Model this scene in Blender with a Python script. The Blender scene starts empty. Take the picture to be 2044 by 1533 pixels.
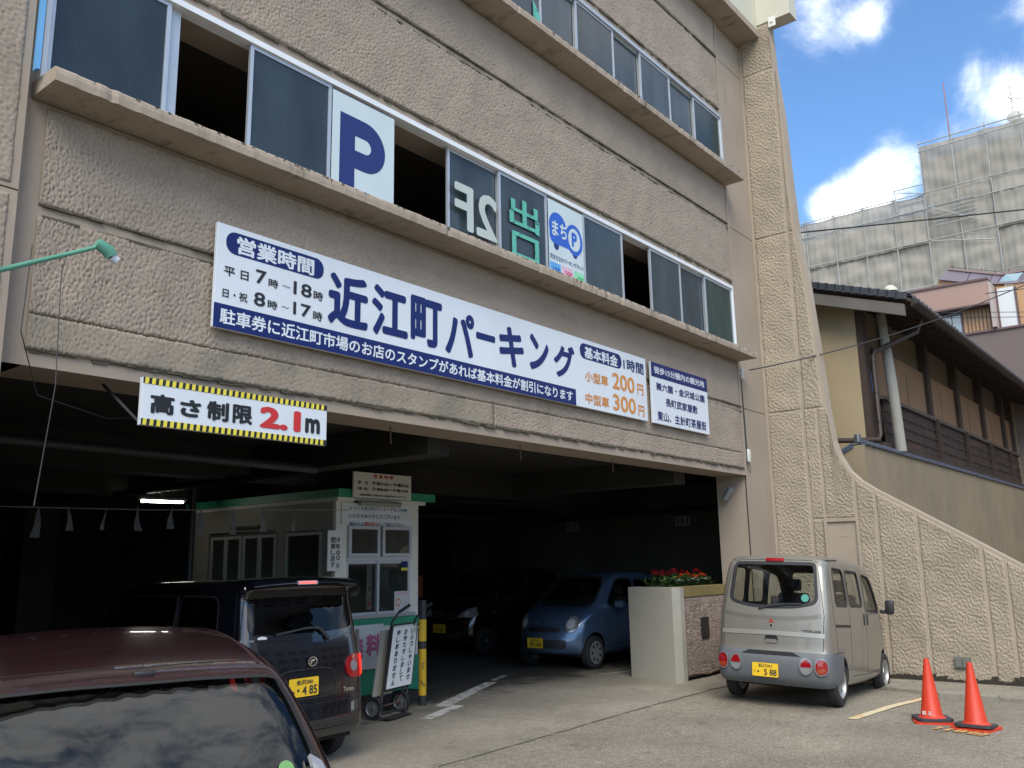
import bpy, bmesh, math, random
import numpy as np
from mathutils import Vector, Matrix
from mathutils.bvhtree import BVHTree
from mathutils.geometry import delaunay_2d_cdt

SC = bpy.context.scene
COL = SC.collection
random.seed(7)
RNG = np.random.default_rng(11)
R = math.radians

# ------------------------------------------------------------------ camera
cam_d = bpy.data.cameras.new("camera")
cam_d.sensor_width = 36.0
cam_d.lens = 31.10
cam_d.clip_start = 0.05
cam_d.clip_end = 2000
cam = bpy.data.objects.new("camera", cam_d)
COL.objects.link(cam)
cam.matrix_world = Matrix(((0.63001, -0.14416, -0.76309, 0.0),
                           (-0.77639, -0.13923, -0.61469, 0.0),
                           (-0.01764, 0.97971, -0.19964, 1.85),
                           (0, 0, 0, 1)))
SC.camera = cam

# ------------------------------------------------------------------ light
SUN_EL, SUN_AZ = R(46), R(215)       # azimuth from +X towards +Y: bright veiled light from high on the left
world = bpy.data.worlds.new("World")
SC.world = world
world.use_nodes = True
wn, wl = world.node_tree.nodes, world.node_tree.links
wn.clear()
def N(nt, typ, **k):
    n = nt.nodes.new(typ)
    for a, b in k.items():
        if a.startswith("i_"):
            n.inputs[int(a[2:])].default_value = b
        else:
            setattr(n, a, b)
    return n
WT = world.node_tree
sky = N(WT, "ShaderNodeTexSky", sky_type='NISHITA', sun_disc=False, sun_elevation=SUN_EL,
        sun_rotation=R(90) - SUN_AZ, air_density=1.0, dust_density=0.5, ozone_density=1.5)
tc = N(WT, "ShaderNodeTexCoord")
sep = N(WT, "ShaderNodeSeparateXYZ")
wl.new(tc.outputs['Generated'], sep.inputs[0])
zc = N(WT, "ShaderNodeMath", operation='MAXIMUM', i_1=0.0); wl.new(sep.outputs[2], zc.inputs[0])
za = N(WT, "ShaderNodeMath", operation='ADD', i_1=0.22); wl.new(zc.outputs[0], za.inputs[0])
dv = N(WT, "ShaderNodeVectorMath", operation='SCALE')
inv = N(WT, "ShaderNodeMath", operation='DIVIDE', i_0=1.0); wl.new(za.outputs[0], inv.inputs[1])
wl.new(tc.outputs['Generated'], dv.inputs[0]); wl.new(inv.outputs[0], dv.inputs['Scale'])
n1 = N(WT, "ShaderNodeTexNoise"); n1.inputs['Scale'].default_value = 1.15; n1.inputs['Detail'].default_value = 9
n1.inputs['Roughness'].default_value = 0.58; n1.inputs['Distortion'].default_value = 0.35
mp1 = N(WT, "ShaderNodeMapping"); mp1.name = 'cloud_shift'; mp1.inputs['Location'].default_value = (3.4, 4.6, 12.6)
wl.new(dv.outputs[0], mp1.inputs[0]); wl.new(mp1.outputs[0], n1.inputs['Vector'])
def blob(px, py, pz, r0, r1, gain):
    """a soft ball of density round one direction of the sky"""
    d = Vector((px, py, pz)).normalized()
    dt = N(WT, "ShaderNodeVectorMath", operation='DOT_PRODUCT'); dt.inputs[1].default_value = d
    wl.new(tc.outputs['Generated'], dt.inputs[0])
    mr = N(WT, "ShaderNodeMapRange", interpolation_type='SMOOTHSTEP')
    mr.inputs[1].default_value = math.cos(r1); mr.inputs[2].default_value = math.cos(r0)
    mr.inputs[3].default_value = 0.0; mr.inputs[4].default_value = gain
    wl.new(dt.outputs['Value'], mr.inputs[0])
    return mr.outputs[0]
def addn(a, b):
    m = N(WT, "ShaderNodeMath", operation='ADD'); wl.new(a, m.inputs[0]); wl.new(b, m.inputs[1]); return m.outputs[0]
def skydir(px, py):
    v = cam.matrix_world.to_3x3() @ Vector((px - 1022, -(py - 766.5), -1766)); return v
n3 = N(WT, "ShaderNodeTexNoise"); n3.inputs['Scale'].default_value = 7.5; n3.inputs['Detail'].default_value = 10; n3.inputs['Roughness'].default_value = .62; n3.inputs['Distortion'].default_value = .5
wl.new(tc.outputs['Generated'], n3.inputs['Vector'])
fz = N(WT, "ShaderNodeMath", operation='MULTIPLY_ADD', i_1=.50, i_2=-.25); wl.new(n3.outputs['Fac'], fz.inputs[0])
dens = addn(n1.outputs['Fac'], fz.outputs[0])
for px, py, r0, r1, g in ((1800, 170, .12, .50, -.22), (1812, 310, 0.0, .06, .17), (1750, 350, 0., .065, .18), (1680, 390, .0, .06, .17), (1615, 440, .0, .06, .15), (1700, 440, .0, .06, .08),
                          (2070, 120, .0, .11, .125), (1590, 10, 0.0, .10, .145), (1790, 65, 0.0, .06, .135), (1940, 195, 0., .06, .12), (1690, 30, 0., .07, .10)):
    dens = addn(dens, blob(*skydir(px, py), r0, r1, g))
cr = N(WT, "ShaderNodeMapRange", interpolation_type='SMOOTHSTEP')
cr.inputs[1].default_value = 0.40; cr.inputs[2].default_value = 0.66
wl.new(dens, cr.inputs[0])
# cloud body: bright rims, greyer thick parts
n2 = N(WT, "ShaderNodeTexNoise"); n2.inputs['Scale'].default_value = 2.2; n2.inputs['Detail'].default_value = 5
wl.new(dv.outputs[0], n2.inputs['Vector'])
cc = N(WT, "ShaderNodeMix", data_type='RGBA'); cc.inputs[6].default_value = (4.6, 4.75, 5.0, 1); cc.inputs[7].default_value = (7.6, 7.6, 7.5, 1)
wl.new(n2.outputs['Fac'], cc.inputs[0])
sc_ = N(WT, "ShaderNodeMix", data_type='RGBA', blend_type='MULTIPLY'); sc_.inputs[0].default_value = 1.0
sc_.inputs[7].default_value = (.42, .56, .68, 1)
wl.new(sky.outputs[0], sc_.inputs[6])
mx = N(WT, "ShaderNodeMix", data_type='RGBA')
cp = N(WT, "ShaderNodeMath", operation='POWER', i_1=1.9); wl.new(cr.outputs[0], cp.inputs[0])
wl.new(cp.outputs[0], mx.inputs[0]); wl.new(sc_.outputs[2], mx.inputs[6]); wl.new(cc.outputs[2], mx.inputs[7])
bg = N(WT, "ShaderNodeBackground"); bg.inputs[1].default_value = 0.15
wl.new(mx.outputs[2], bg.inputs[0])
wo = N(WT, "ShaderNodeOutputWorld"); wl.new(bg.outputs[0], wo.inputs[0])

sun_d = bpy.data.lights.new("sun", 'SUN'); sun_d.energy = 1.45; sun_d.angle = R(38); sun_d.color = (1.0, 0.93, 0.81)
sun = bpy.data.objects.new("sun", sun_d); COL.objects.link(sun)
sd = Vector((math.cos(SUN_EL) * math.cos(SUN_AZ), math.cos(SUN_EL) * math.sin(SUN_AZ), math.sin(SUN_EL)))
sun.rotation_euler = sd.to_track_quat('Z', 'Y').to_euler()
SC.view_settings.view_transform = 'Standard'
SC.view_settings.look = 'None'
SC.view_settings.exposure = 1.3
SC.view_settings.gamma = 1.0
SC.view_settings.use_curve_mapping = False
SC.cycles.max_bounces = 8
SC.cycles.transparent_max_bounces = 12
SC.cycles.use_denoising = True

# ------------------------------------------------------------------ materials
MATS = {}
def mat(name, col, rough=0.6, metal=0.0, var=0.08, vs=3.0, bump=0.0, bs=60.0, spec=0.5, coat=0.0,
        emit=None, es=0.0, dirt=None, grain=0.0, gs=200.0, coords='Object'):
    """principled with large-scale tone variation, optional fine grain, bump and dirt patches"""
    if name in MATS: return MATS[name]
    m = bpy.data.materials.new(name); m.use_nodes = True
    nt = m.node_tree; L = nt.links; p = nt.nodes['Principled BSDF']
    p.inputs['Roughness'].default_value = rough; p.inputs['Metallic'].default_value = metal
    p.inputs['Specular IOR Level'].default_value = spec
    p.inputs['Coat Weight'].default_value = coat; p.inputs['Coat Roughness'].default_value = 0.03
    c = (*col, 1)
    t = N(nt, "ShaderNodeTexCoord"); out = None
    if var or grain or dirt:
        rgb = N(nt, "ShaderNodeRGB"); rgb.outputs[0].default_value = c; cur = rgb.outputs[0]
        def mulnoise(cur, scale, amt, det=5):
            n = N(nt, "ShaderNodeTexNoise"); n.inputs['Scale'].default_value = scale; n.inputs['Detail'].default_value = det
            L.new(t.outputs[coords], n.inputs['Vector'])
            r = N(nt, "ShaderNodeMapRange"); r.inputs[1].default_value = .25; r.inputs[2].default_value = .75
            r.inputs[3].default_value = 1 - amt; r.inputs[4].default_value = 1 + amt
            L.new(n.outputs['Fac'], r.inputs[0])
            s = N(nt, "ShaderNodeVectorMath", operation='SCALE'); L.new(cur, s.inputs[0]); L.new(r.outputs[0], s.inputs['Scale'])
            return s.outputs[0]
        if var: cur = mulnoise(cur, vs, var)
        if grain: cur = mulnoise(cur, gs, grain, 3)
        if dirt:
            dc, dscale, lo, hi, dmax, stretch = dirt
            mp = N(nt, "ShaderNodeMapping"); mp.inputs['Scale'].default_value = stretch
            L.new(t.outputs[coords], mp.inputs[0])
            n = N(nt, "ShaderNodeTexNoise"); n.inputs['Scale'].default_value = dscale; n.inputs['Detail'].default_value = 8
            n.inputs['Roughness'].default_value = .65
            L.new(mp.outputs[0], n.inputs['Vector'])
            r = N(nt, "ShaderNodeMapRange"); r.inputs[1].default_value = lo; r.inputs[2].default_value = hi
            r.inputs[3].default_value = 0; r.inputs[4].default_value = dmax
            L.new(n.outputs['Fac'], r.inputs[0])
            x = N(nt, "ShaderNodeMix", data_type='RGBA'); L.new(r.outputs[0], x.inputs[0]); L.new(cur, x.inputs[6])
            x.inputs[7].default_value = (*dc, 1); cur = x.outputs[2]
        L.new(cur, p.inputs['Base Color'])
    else:
        p.inputs['Base Color'].default_value = c
    if bump:
        n = N(nt, "ShaderNodeTexNoise"); n.inputs['Scale'].default_value = bs; n.inputs['Detail'].default_value = 6
        n.inputs['Roughness'].default_value = .6
        L.new(t.outputs[coords], n.inputs['Vector'])
        b = N(nt, "ShaderNodeBump"); b.inputs['Distance'].default_value = bump; b.inputs['Strength'].default_value = 1
        L.new(n.outputs['Fac'], b.inputs['Height']); L.new(b.outputs[0], p.inputs['Normal'])
    if emit:
        p.inputs['Emission Color'].default_value = (*emit, 1); p.inputs['Emission Strength'].default_value = es
    MATS[name] = m
    return m

def glass(name, tint, refl=1.0, rough=0.0, opaque=0.0, base=(0.02, 0.02, 0.025), vary=0.0):
    """pane: tinted see-through plus mirror reflection by angle"""
    if name in MATS: return MATS[name]
    m = bpy.data.materials.new(name); m.use_nodes = True
    nt = m.node_tree; L = nt.links; nt.nodes.clear()
    o = N(nt, "ShaderNodeOutputMaterial"); tr = N(nt, "ShaderNodeBsdfTransparent"); tr.inputs[0].default_value = (*tint, 1)
    di = N(nt, "ShaderNodeBsdfDiffuse"); di.inputs[0].default_value = (*base, 1)
    if vary:                                                       # every pane is a little different: dust, film, age
        oi = N(nt, "ShaderNodeObjectInfo"); tc_ = N(nt, "ShaderNodeTexCoord"); mp = N(nt, "ShaderNodeMapping"); mp.inputs['Scale'].default_value = (1, 1, .35); L.new(tc_.outputs['Object'], mp.inputs[0])
        nz_ = N(nt, "ShaderNodeTexNoise"); nz_.inputs['Scale'].default_value = 2.4; nz_.inputs['Detail'].default_value = 6; L.new(mp.outputs[0], nz_.inputs['Vector'])
        w_ = N(nt, "ShaderNodeTexWave"); w_.inputs['Scale'].default_value = 14; w_.inputs['Distortion'].default_value = .3; L.new(tc_.outputs['Object'], w_.inputs['Vector'])
        a1 = N(nt, "ShaderNodeMath", operation='MULTIPLY_ADD', i_1=vary * 1.6, i_2=1 - vary); L.new(oi.outputs['Random'], a1.inputs[0])
        a2 = N(nt, "ShaderNodeMath", operation='MULTIPLY_ADD', i_1=1.4, i_2=.3); L.new(nz_.outputs['Fac'], a2.inputs[0])
        a3 = N(nt, "ShaderNodeMath", operation='MULTIPLY_ADD', i_1=.22, i_2=.89); L.new(w_.outputs['Fac'], a3.inputs[0])
        m1 = N(nt, "ShaderNodeMath", operation='MULTIPLY'); L.new(a1.outputs[0], m1.inputs[0]); L.new(a2.outputs[0], m1.inputs[1])
        m3 = N(nt, "ShaderNodeMath", operation='MULTIPLY'); L.new(m1.outputs[0], m3.inputs[0]); L.new(a3.outputs[0], m3.inputs[1])
        vs_ = N(nt, "ShaderNodeVectorMath", operation='SCALE'); vs_.inputs[0].default_value = base; L.new(m3.outputs[0], vs_.inputs['Scale']); L.new(vs_.outputs[0], di.inputs[0])
    mi = N(nt, "ShaderNodeMixShader"); mi.inputs[0].default_value = opaque
    L.new(tr.outputs[0], mi.inputs[1]); L.new(di.outputs[0], mi.inputs[2])
    gl = N(nt, "ShaderNodeBsdfGlossy"); gl.inputs['Roughness'].default_value = rough
    ge = N(nt, "ShaderNodeNewGeometry"); dt = N(nt, "ShaderNodeVectorMath", operation='DOT_PRODUCT')
    L.new(ge.outputs['Normal'], dt.inputs[0]); L.new(ge.outputs['Incoming'], dt.inputs[1])
    ab = N(nt, "ShaderNodeMath", operation='ABSOLUTE'); L.new(dt.outputs['Value'], ab.inputs[0])
    on = N(nt, "ShaderNodeMath", operation='SUBTRACT', i_0=1.0, use_clamp=True); L.new(ab.outputs[0], on.inputs[1])
    pw = N(nt, "ShaderNodeMath", operation='POWER', i_1=5.0); L.new(on.outputs[0], pw.inputs[0])
    fr = N(nt, "ShaderNodeMath", operation='MULTIPLY_ADD', i_1=.95, i_2=.05); L.new(pw.outputs[0], fr.inputs[0])
    mu = N(nt, "ShaderNodeMath", operation='MULTIPLY', use_clamp=True, i_1=refl); L.new(fr.outputs[0], mu.inputs[0])
    m2 = N(nt, "ShaderNodeMixShader"); L.new(mu.outputs[0], m2.inputs[0]); L.new(mi.outputs[0], m2.inputs[1]); L.new(gl.outputs[0], m2.inputs[2])
    L.new(m2.outputs[0], o.inputs[0])
    MATS[name] = m
    return m

# ------------------------------------------------------------------ object helpers
WM = {}      # object name -> world matrix, so that children can be written in world coordinates
def tag(o, label=None, cat=None, group=None, kind=None):
    if label: o['label'] = label
    if cat: o['category'] = cat
    if group: o['group'] = group
    if kind: o['kind'] = kind
    return o
def thing(name, label, cat, loc=(0, 0, 0), rz=0.0, group=None, rot=None):
    o = bpy.data.objects.new(name, None); COL.objects.link(o)
    o.empty_display_size = .2
    M = Matrix.Translation(loc) @ (rot if rot is not None else Matrix.Rotation(rz, 4, 'Z'))
    o.matrix_world = M; WM[o.name] = M
    return tag(o, label, cat, group)
def link(name, me, parent=None, local=False, mats=None, label=None, kind=None):
    o = bpy.data.objects.new(name, me); COL.objects.link(o)
    if mats:
        for m_ in (mats if isinstance(mats, (list, tuple)) else [mats]): me.materials.append(m_)
    W = Matrix.Identity(4)
    if parent is not None:
        o.parent = parent
        if not local: o.matrix_parent_inverse = WM[parent.name].inverted()
        else: W = WM[parent.name]
    WM[o.name] = W
    return tag(o, label, kind=kind)
def smooth(me, ang=35):
    me.polygons.foreach_set("use_smooth", [True] * len(me.polygons))
    try: me.set_sharp_from_angle(angle=R(ang))
    except Exception: pass

class MB:
    """collects shapes and links them as one mesh"""
    def __init__(s): s.v = []; s.f = []
    def add(s, vs, fs, M=None):
        b = len(s.v)
        s.v += [tuple(M @ Vector(v)) for v in vs] if M is not None else [tuple(v) for v in vs]
        s.f += [tuple(b + i for i in f) for f in fs]; return s
    def box(s, x0, x1, y0, y1, z0, z1, M=None, bev=0.0):
        if bev <= 0:
            vs = [(x, y, z) for x in (x0, x1) for y in (y0, y1) for z in (z0, z1)]
            fs = [(0, 1, 3, 2), (4, 6, 7, 5), (0, 4, 5, 1), (2, 3, 7, 6), (0, 2, 6, 4), (1, 5, 7, 3)]
            return s.add(vs, fs, M)
        bm = bmesh.new(); bmesh.ops.create_cube(bm, size=1)
        for v in bm.verts: v.co = Vector(((x0 + x1) / 2 + v.co.x * (x1 - x0), (y0 + y1) / 2 + v.co.y * (y1 - y0), (z0 + z1) / 2 + v.co.z * (z1 - z0)))
        bmesh.ops.bevel(bm, geom=bm.edges[:], offset=bev, segments=2, profile=.5, affect='EDGES')
        return s.bm(bm, M)
    def bm(s, bm, M=None):
        bm.verts.index_update()
        s.add([v.co[:] for v in bm.verts], [[v.index for v in f.verts] for f in bm.faces], M); bm.free(); return s
    def tube(s, pts, r, n=8, closed=False, caps=True, M=None):
        pts = [Vector(p) for p in pts]; m = len(pts); rr = r if isinstance(r, (list, tuple)) else [r] * m
        vs = []; up = None
        for i, p in enumerate(pts):
            a = pts[(i - 1) % m] if (closed or i > 0) else p; b = pts[(i + 1) % m] if (closed or i < m - 1) else p
            d = (b - a).normalized()
            if up is None:
                up = Vector((0, 0, 1)) if abs(d.z) < .9 else Vector((1, 0, 0))
            x = d.cross(up).normalized(); up = x.cross(d).normalized()
            for k in range(n):
                t = 2 * math.pi * k / n
                vs.append(p + (x * math.cos(t) + up * math.sin(t)) * rr[i])
        fs = []
        for i in range(m if closed else m - 1):
            j = (i + 1) % m
            for k in range(n):
                l = (k + 1) % n; fs.append((i * n + k, i * n + l, j * n + l, j * n + k))
        if caps and not closed:
            fs.append(tuple(range(n))[::-1]); fs.append(tuple((m - 1) * n + k for k in range(n)))
        return s.add(vs, fs, M)
    def lathe(s, prof, n=32, M=None):
        """profile of (r, h) turned round local Z"""
        vs = []; fs = []; m = len(prof)
        for r_, h in prof:
            for k in range(n):
                t = 2 * math.pi * k / n; vs.append((r_ * math.cos(t), r_ * math.sin(t), h))
        for i in range(m - 1):
            for k in range(n):
                l = (k + 1) % n; fs.append((i * n + k, i * n + l, (i + 1) * n + l, (i + 1) * n + k))
        return s.add(vs, fs, M)
    def prism(s, poly, a, b, axis='y', M=None):
        """2D polygon extruded along an axis: y -> (x,z), x -> (y,z), z -> (x,y)"""
        n = len(poly)
        P = {'y': lambda p, h: (p[0], h, p[1]), 'x': lambda p, h: (h, p[0], p[1]), 'z': lambda p, h: (p[0], p[1], h)}[axis]
        vs = [P(p, a) for p in poly] + [P(p, b) for p in poly]
        fs = [tuple(range(n)), tuple(range(2 * n - 1, n - 1, -1))] + [(i, i + n, (i + 1) % n + n, (i + 1) % n) for i in range(n)]
        return s.add(vs, fs, M)
    def build(s, name, m, parent=None, local=False, sm=False, label=None, kind=None, fix=True, ang=35):
        me = bpy.data.meshes.new(name); me.from_pydata(s.v, [], s.f)
        if fix:
            bm = bmesh.new(); bm.from_mesh(me); bmesh.ops.recalc_face_normals(bm, faces=bm.faces[:]); bm.to_mesh(me); bm.free()
        me.update()
        if sm: smooth(me, ang)
        return link(name, me, parent, local, m, label, kind)

def frame(o, right, up):
    r_, u = Vector(right).normalized(), Vector(up).normalized(); n = r_.cross(u)
    return Matrix(((r_.x, u.x, n.x, o[0]), (r_.y, u.y, n.y, o[1]), (r_.z, u.z, n.z, o[2]), (0, 0, 0, 1)))
def poly_plate(mb, poly, M, h0=0.0, h1=0.002):
    """thin plate from a 2D outline in the plane of M, standing h1 proud"""
    return mb.prism(poly, h0, h1, 'z', M)
def rpoly(x0, x1, y0, y1, r, n=6):
    out = []
    for cx, cy, a in ((x1 - r, y1 - r, 0), (x0 + r, y1 - r, 90), (x0 + r, y0 + r, 180), (x1 - r, y0 + r, 270)):
        for k in range(n + 1):
            t = R(a + 90 * k / n); out.append((cx + r * math.cos(t), cy + r * math.sin(t)))
    return out
def ell(cx, cy, rx, ry, n=28):
    return [(cx + rx * math.cos(2 * math.pi * k / n), cy + ry * math.sin(2 * math.pi * k / n)) for k in range(n)]
TXT = {}
def text(s, m, parent, M, rect, bold=0.02, name='lettering', h=0.004, mirror=False, shear=0.0, local=False, keep=False):
    """flat lettering fitted into rect (x0, x1, y0, y1) of the plane M"""
    key = s
    if key not in TXT:
        c = bpy.data.curves.new("t", "FONT"); c.body = s; c.resolution_u = 3; c.fill_mode = 'FRONT'
        if '\n' in s: c.space_line = 0.78
        o = bpy.data.objects.new("t", c); COL.objects.link(o)
        dg = bpy.context.evaluated_depsgraph_get()
        me = bpy.data.meshes.new_from_object(o.evaluated_get(dg))
        TXT[key] = ([v.co[:2] for v in me.vertices], [tuple(p.vertices) for p in me.polygons])
        bpy.data.objects.remove(o); bpy.data.curves.remove(c); bpy.data.meshes.remove(me)
    V, F = TXT[key]
    a = np.array(V); lo, hi = a.min(0) - bold, a.max(0) + bold
    if mirror: a[:, 0] = lo[0] + hi[0] - a[:, 0]
    a[:, 0] += shear * (a[:, 1] - lo[1])
    if shear: hi[0] += shear * (hi[1] - lo[1])
    x0, x1, y0, y1 = rect
    sx, sy = (x1 - x0) / max(hi[0] - lo[0], 1e-6), (y1 - y0) / max(hi[1] - lo[1], 1e-6)
    if keep: sx = sy = min(sx, sy)
    mb = MB(); FF = [f if not mirror else f[::-1] for f in F]
    # the strokes are thickened with a few shifted layers, each a hair above the last
    sh = [(0, 0)] if bold < .004 else [(0, 0), (1, 0), (-1, 0), (0, 1), (0, -1), (.7, .7), (-.7, .7), (.7, -.7), (-.7, -.7)]
    for i, (dx, dy) in enumerate(sh):
        mb.add([(x0 + (p[0] + dx * bold - lo[0]) * sx, y0 + (p[1] + dy * bold - lo[1]) * sy, h + i * 6e-5) for p in a], FF, M)
    return mb.build(name, m, parent, local=local, fix=False)

# tileable band-passed noise maps (4 m square, 1024 px) for real relief
def vtext(s, m, parent, M, rect, bold=.02, h=.004, shear=0.0, gap=.1):
    """characters set one under another"""
    x0, x1, y0, y1 = rect; k = (y1 - y0) / len(s)
    for i, ch in enumerate(s): text(ch, m, parent, M, (x0, x1, y1 - (i + 1) * k + k * gap, y1 - i * k), bold, h=h, shear=shear)
def band_noise(lo, hi, seed, n=1024, size=4.0, ax=1.0, ay=1.0):
    g = np.random.default_rng(seed).standard_normal((n, n)); F = np.fft.rfft2(g)
    fy = np.fft.fftfreq(n, size / n)[:, None] * ay; fx = np.fft.rfftfreq(n, size / n)[None, :] * ax
    f = np.hypot(fx, fy); f[0, 0] = 1
    c = math.sqrt(lo * hi); w = math.log(hi / lo) / 2
    F *= np.exp(-(np.log(f / c) / w) ** 2); h = np.fft.irfft2(F, s=(n, n)); return h / h.std()
def samp(m, u, v, size=4.0):
    n = m.shape[0]; x = (u / size * n) % n; y = (v / size * n) % n
    i = np.floor(x).astype(int); j = np.floor(y).astype(int); fx = x - i; fy = y - j
    i %= n; j %= n; i2 = (i + 1) % n; j2 = (j + 1) % n
    return (m[j, i] * (1 - fx) + m[j, i2] * fx) * (1 - fy) + (m[j2, i] * (1 - fx) + m[j2, i2] * fx) * fy
sstep = lambda a, b, x: (lambda t: t * t * (3 - 2 * t))(np.clip((x - a) / (b - a), 0, 1))
NA = band_noise(15, 42, 1); NB = band_noise(35, 90, 2); NC = band_noise(14, 38, 3, ay=1.6); ND = band_noise(1, 3, 4); NE = band_noise(22, 48, 5)
NP = band_noise(16, 38, 9, ax=.8)
STUCCO = .0085 * sstep(-1.7, -0.1, NA) + .0022 * NB + .003 * ND - .012 * sstep(1.3, 2.1, NP)
STUCCO2 = .0125 * sstep(-1.4, 1.1, NC + .35 * NB) + .0022 * NB + .003 * ND
PEBBLE = .020 * sstep(-.6, .9, NE)

def relief(name, m, parent, nx, nz, pos, uv, hmap, normal, depth=.03, label=None, edge=.012, mask_edges=(1, 1, 1, 1)):
    """rough-cast slab: a grid whose front is pushed out by hmap, with skirts back to the wall.
    pos(s, t) -> base point, uv(s, t) -> map coordinates; s, t in 0..1"""
    s, t = np.meshgrid(np.linspace(0, 1, nx + 1), np.linspace(0, 1, nz + 1))
    U, V = uv(s, t); h = samp(hmap, U, V)
    P = pos(s, t).astype(float)                      # (...,3)
    # ragged border: rows next to the rim wander and round off
    rim = np.minimum.reduce([s * nx + (0 if mask_edges[0] else 99), (1 - s) * nx + (0 if mask_edges[1] else 99),
                             t * nz + (0 if mask_edges[2] else 99), (1 - t) * nz + (0 if mask_edges[3] else 99)])
    fall = np.clip((rim + .6 + .5 * samp(NB, U * 1.3, V * 1.3)) / 1.6, 0.0, 1)
    hh = (depth + h) * fall
    n = np.array(normal, float)
    Q = P + n * hh[..., None]
    Vv = Q.reshape(-1, 3)
    idx = np.arange((nx + 1) * (nz + 1)).reshape(nz + 1, nx + 1)
    a, b, c, d = idx[:-1, :-1].ravel(), idx[:-1, 1:].ravel(), idx[1:, 1:].ravel(), idx[1:, :-1].ravel()
    F = np.stack([a, b, c, d], 1)
    border = np.concatenate([idx[0, :], idx[1:, -1], idx[-1, -2::-1], idx[-2:0:-1, 0]])
    base = (P.reshape(-1, 3) - n * .01)[border]
    nb = len(border); o = len(Vv)
    Vv = np.concatenate([Vv, base]); k = np.arange(nb); k2 = (k + 1) % nb
    F = np.concatenate([F, np.stack([border[k], o + k, o + k2, border[k2]], 1)])
    me = bpy.data.meshes.new(name)
    me.vertices.add(len(Vv)); me.vertices.foreach_set("co", Vv.ravel())
    me.loops.add(F.size); me.loops.foreach_set("vertex_index", F.ravel().astype(np.int32))
    me.polygons.add(len(F)); me.polygons.foreach_set("loop_start", np.arange(0, F.size, 4, dtype=np.int32))
    me.update(calc_edges=True); me.validate()
    me.polygons.foreach_set("use_smooth", [True] * len(me.polygons))
    # orient outwards
    p0 = me.polygons[len(F) // 3]
    if p0.normal.dot(Vector(normal)) < 0: me.flip_normals()
    return link(name, me, parent, False, m, label)
# ------------------------------------------------------------------ ground
def gz(x, y):
    x = np.asarray(x, float); y = np.asarray(y, float)
    return (.08 * sstep(3.5, 8.0, y) * sstep(6.0, 11.0, x)
            - .032 * np.clip(x - 12.2, 0, 3.2) * (1 - sstep(5.4, 7.2, y)))
def axis_vals(a, b, step, far):
    mid = np.arange(a, b + 1e-6, step); k = np.geomspace(step * 2, far, 26)
    return np.concatenate([(a - k)[::-1], mid, b + k])
def sheet(name, xs, ys, m, off=0.0, parent=None, kind=None, keep=None, label=None, cat=None):
    X, Y = np.meshgrid(xs, ys); Z = gz(X, Y) + off
    V = np.stack([X, Y, Z], -1).reshape(-1, 3); nx, ny = len(xs), len(ys)
    i = np.arange(nx * ny).reshape(ny, nx)
    F = np.stack([i[:-1, :-1].ravel(), i[:-1, 1:].ravel(), i[1:, 1:].ravel(), i[1:, :-1].ravel()], 1)
    if keep is not None:
        cx, cy = V[F].mean(1)[:, 0], V[F].mean(1)[:, 1]; F = F[keep(cx, cy)]
    me = bpy.data.meshes.new(name); me.from_pydata(V.tolist(), [], F.tolist()); me.update()
    bm = bmesh.new(); bm.from_mesh(me); bmesh.ops.delete(bm, geom=[v for v in bm.verts if not v.link_faces], context='VERTS'); bm.to_mesh(me); bm.free()
    o = link(name, me, parent, False, m); tag(o, label, cat, None, kind); return o

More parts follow.
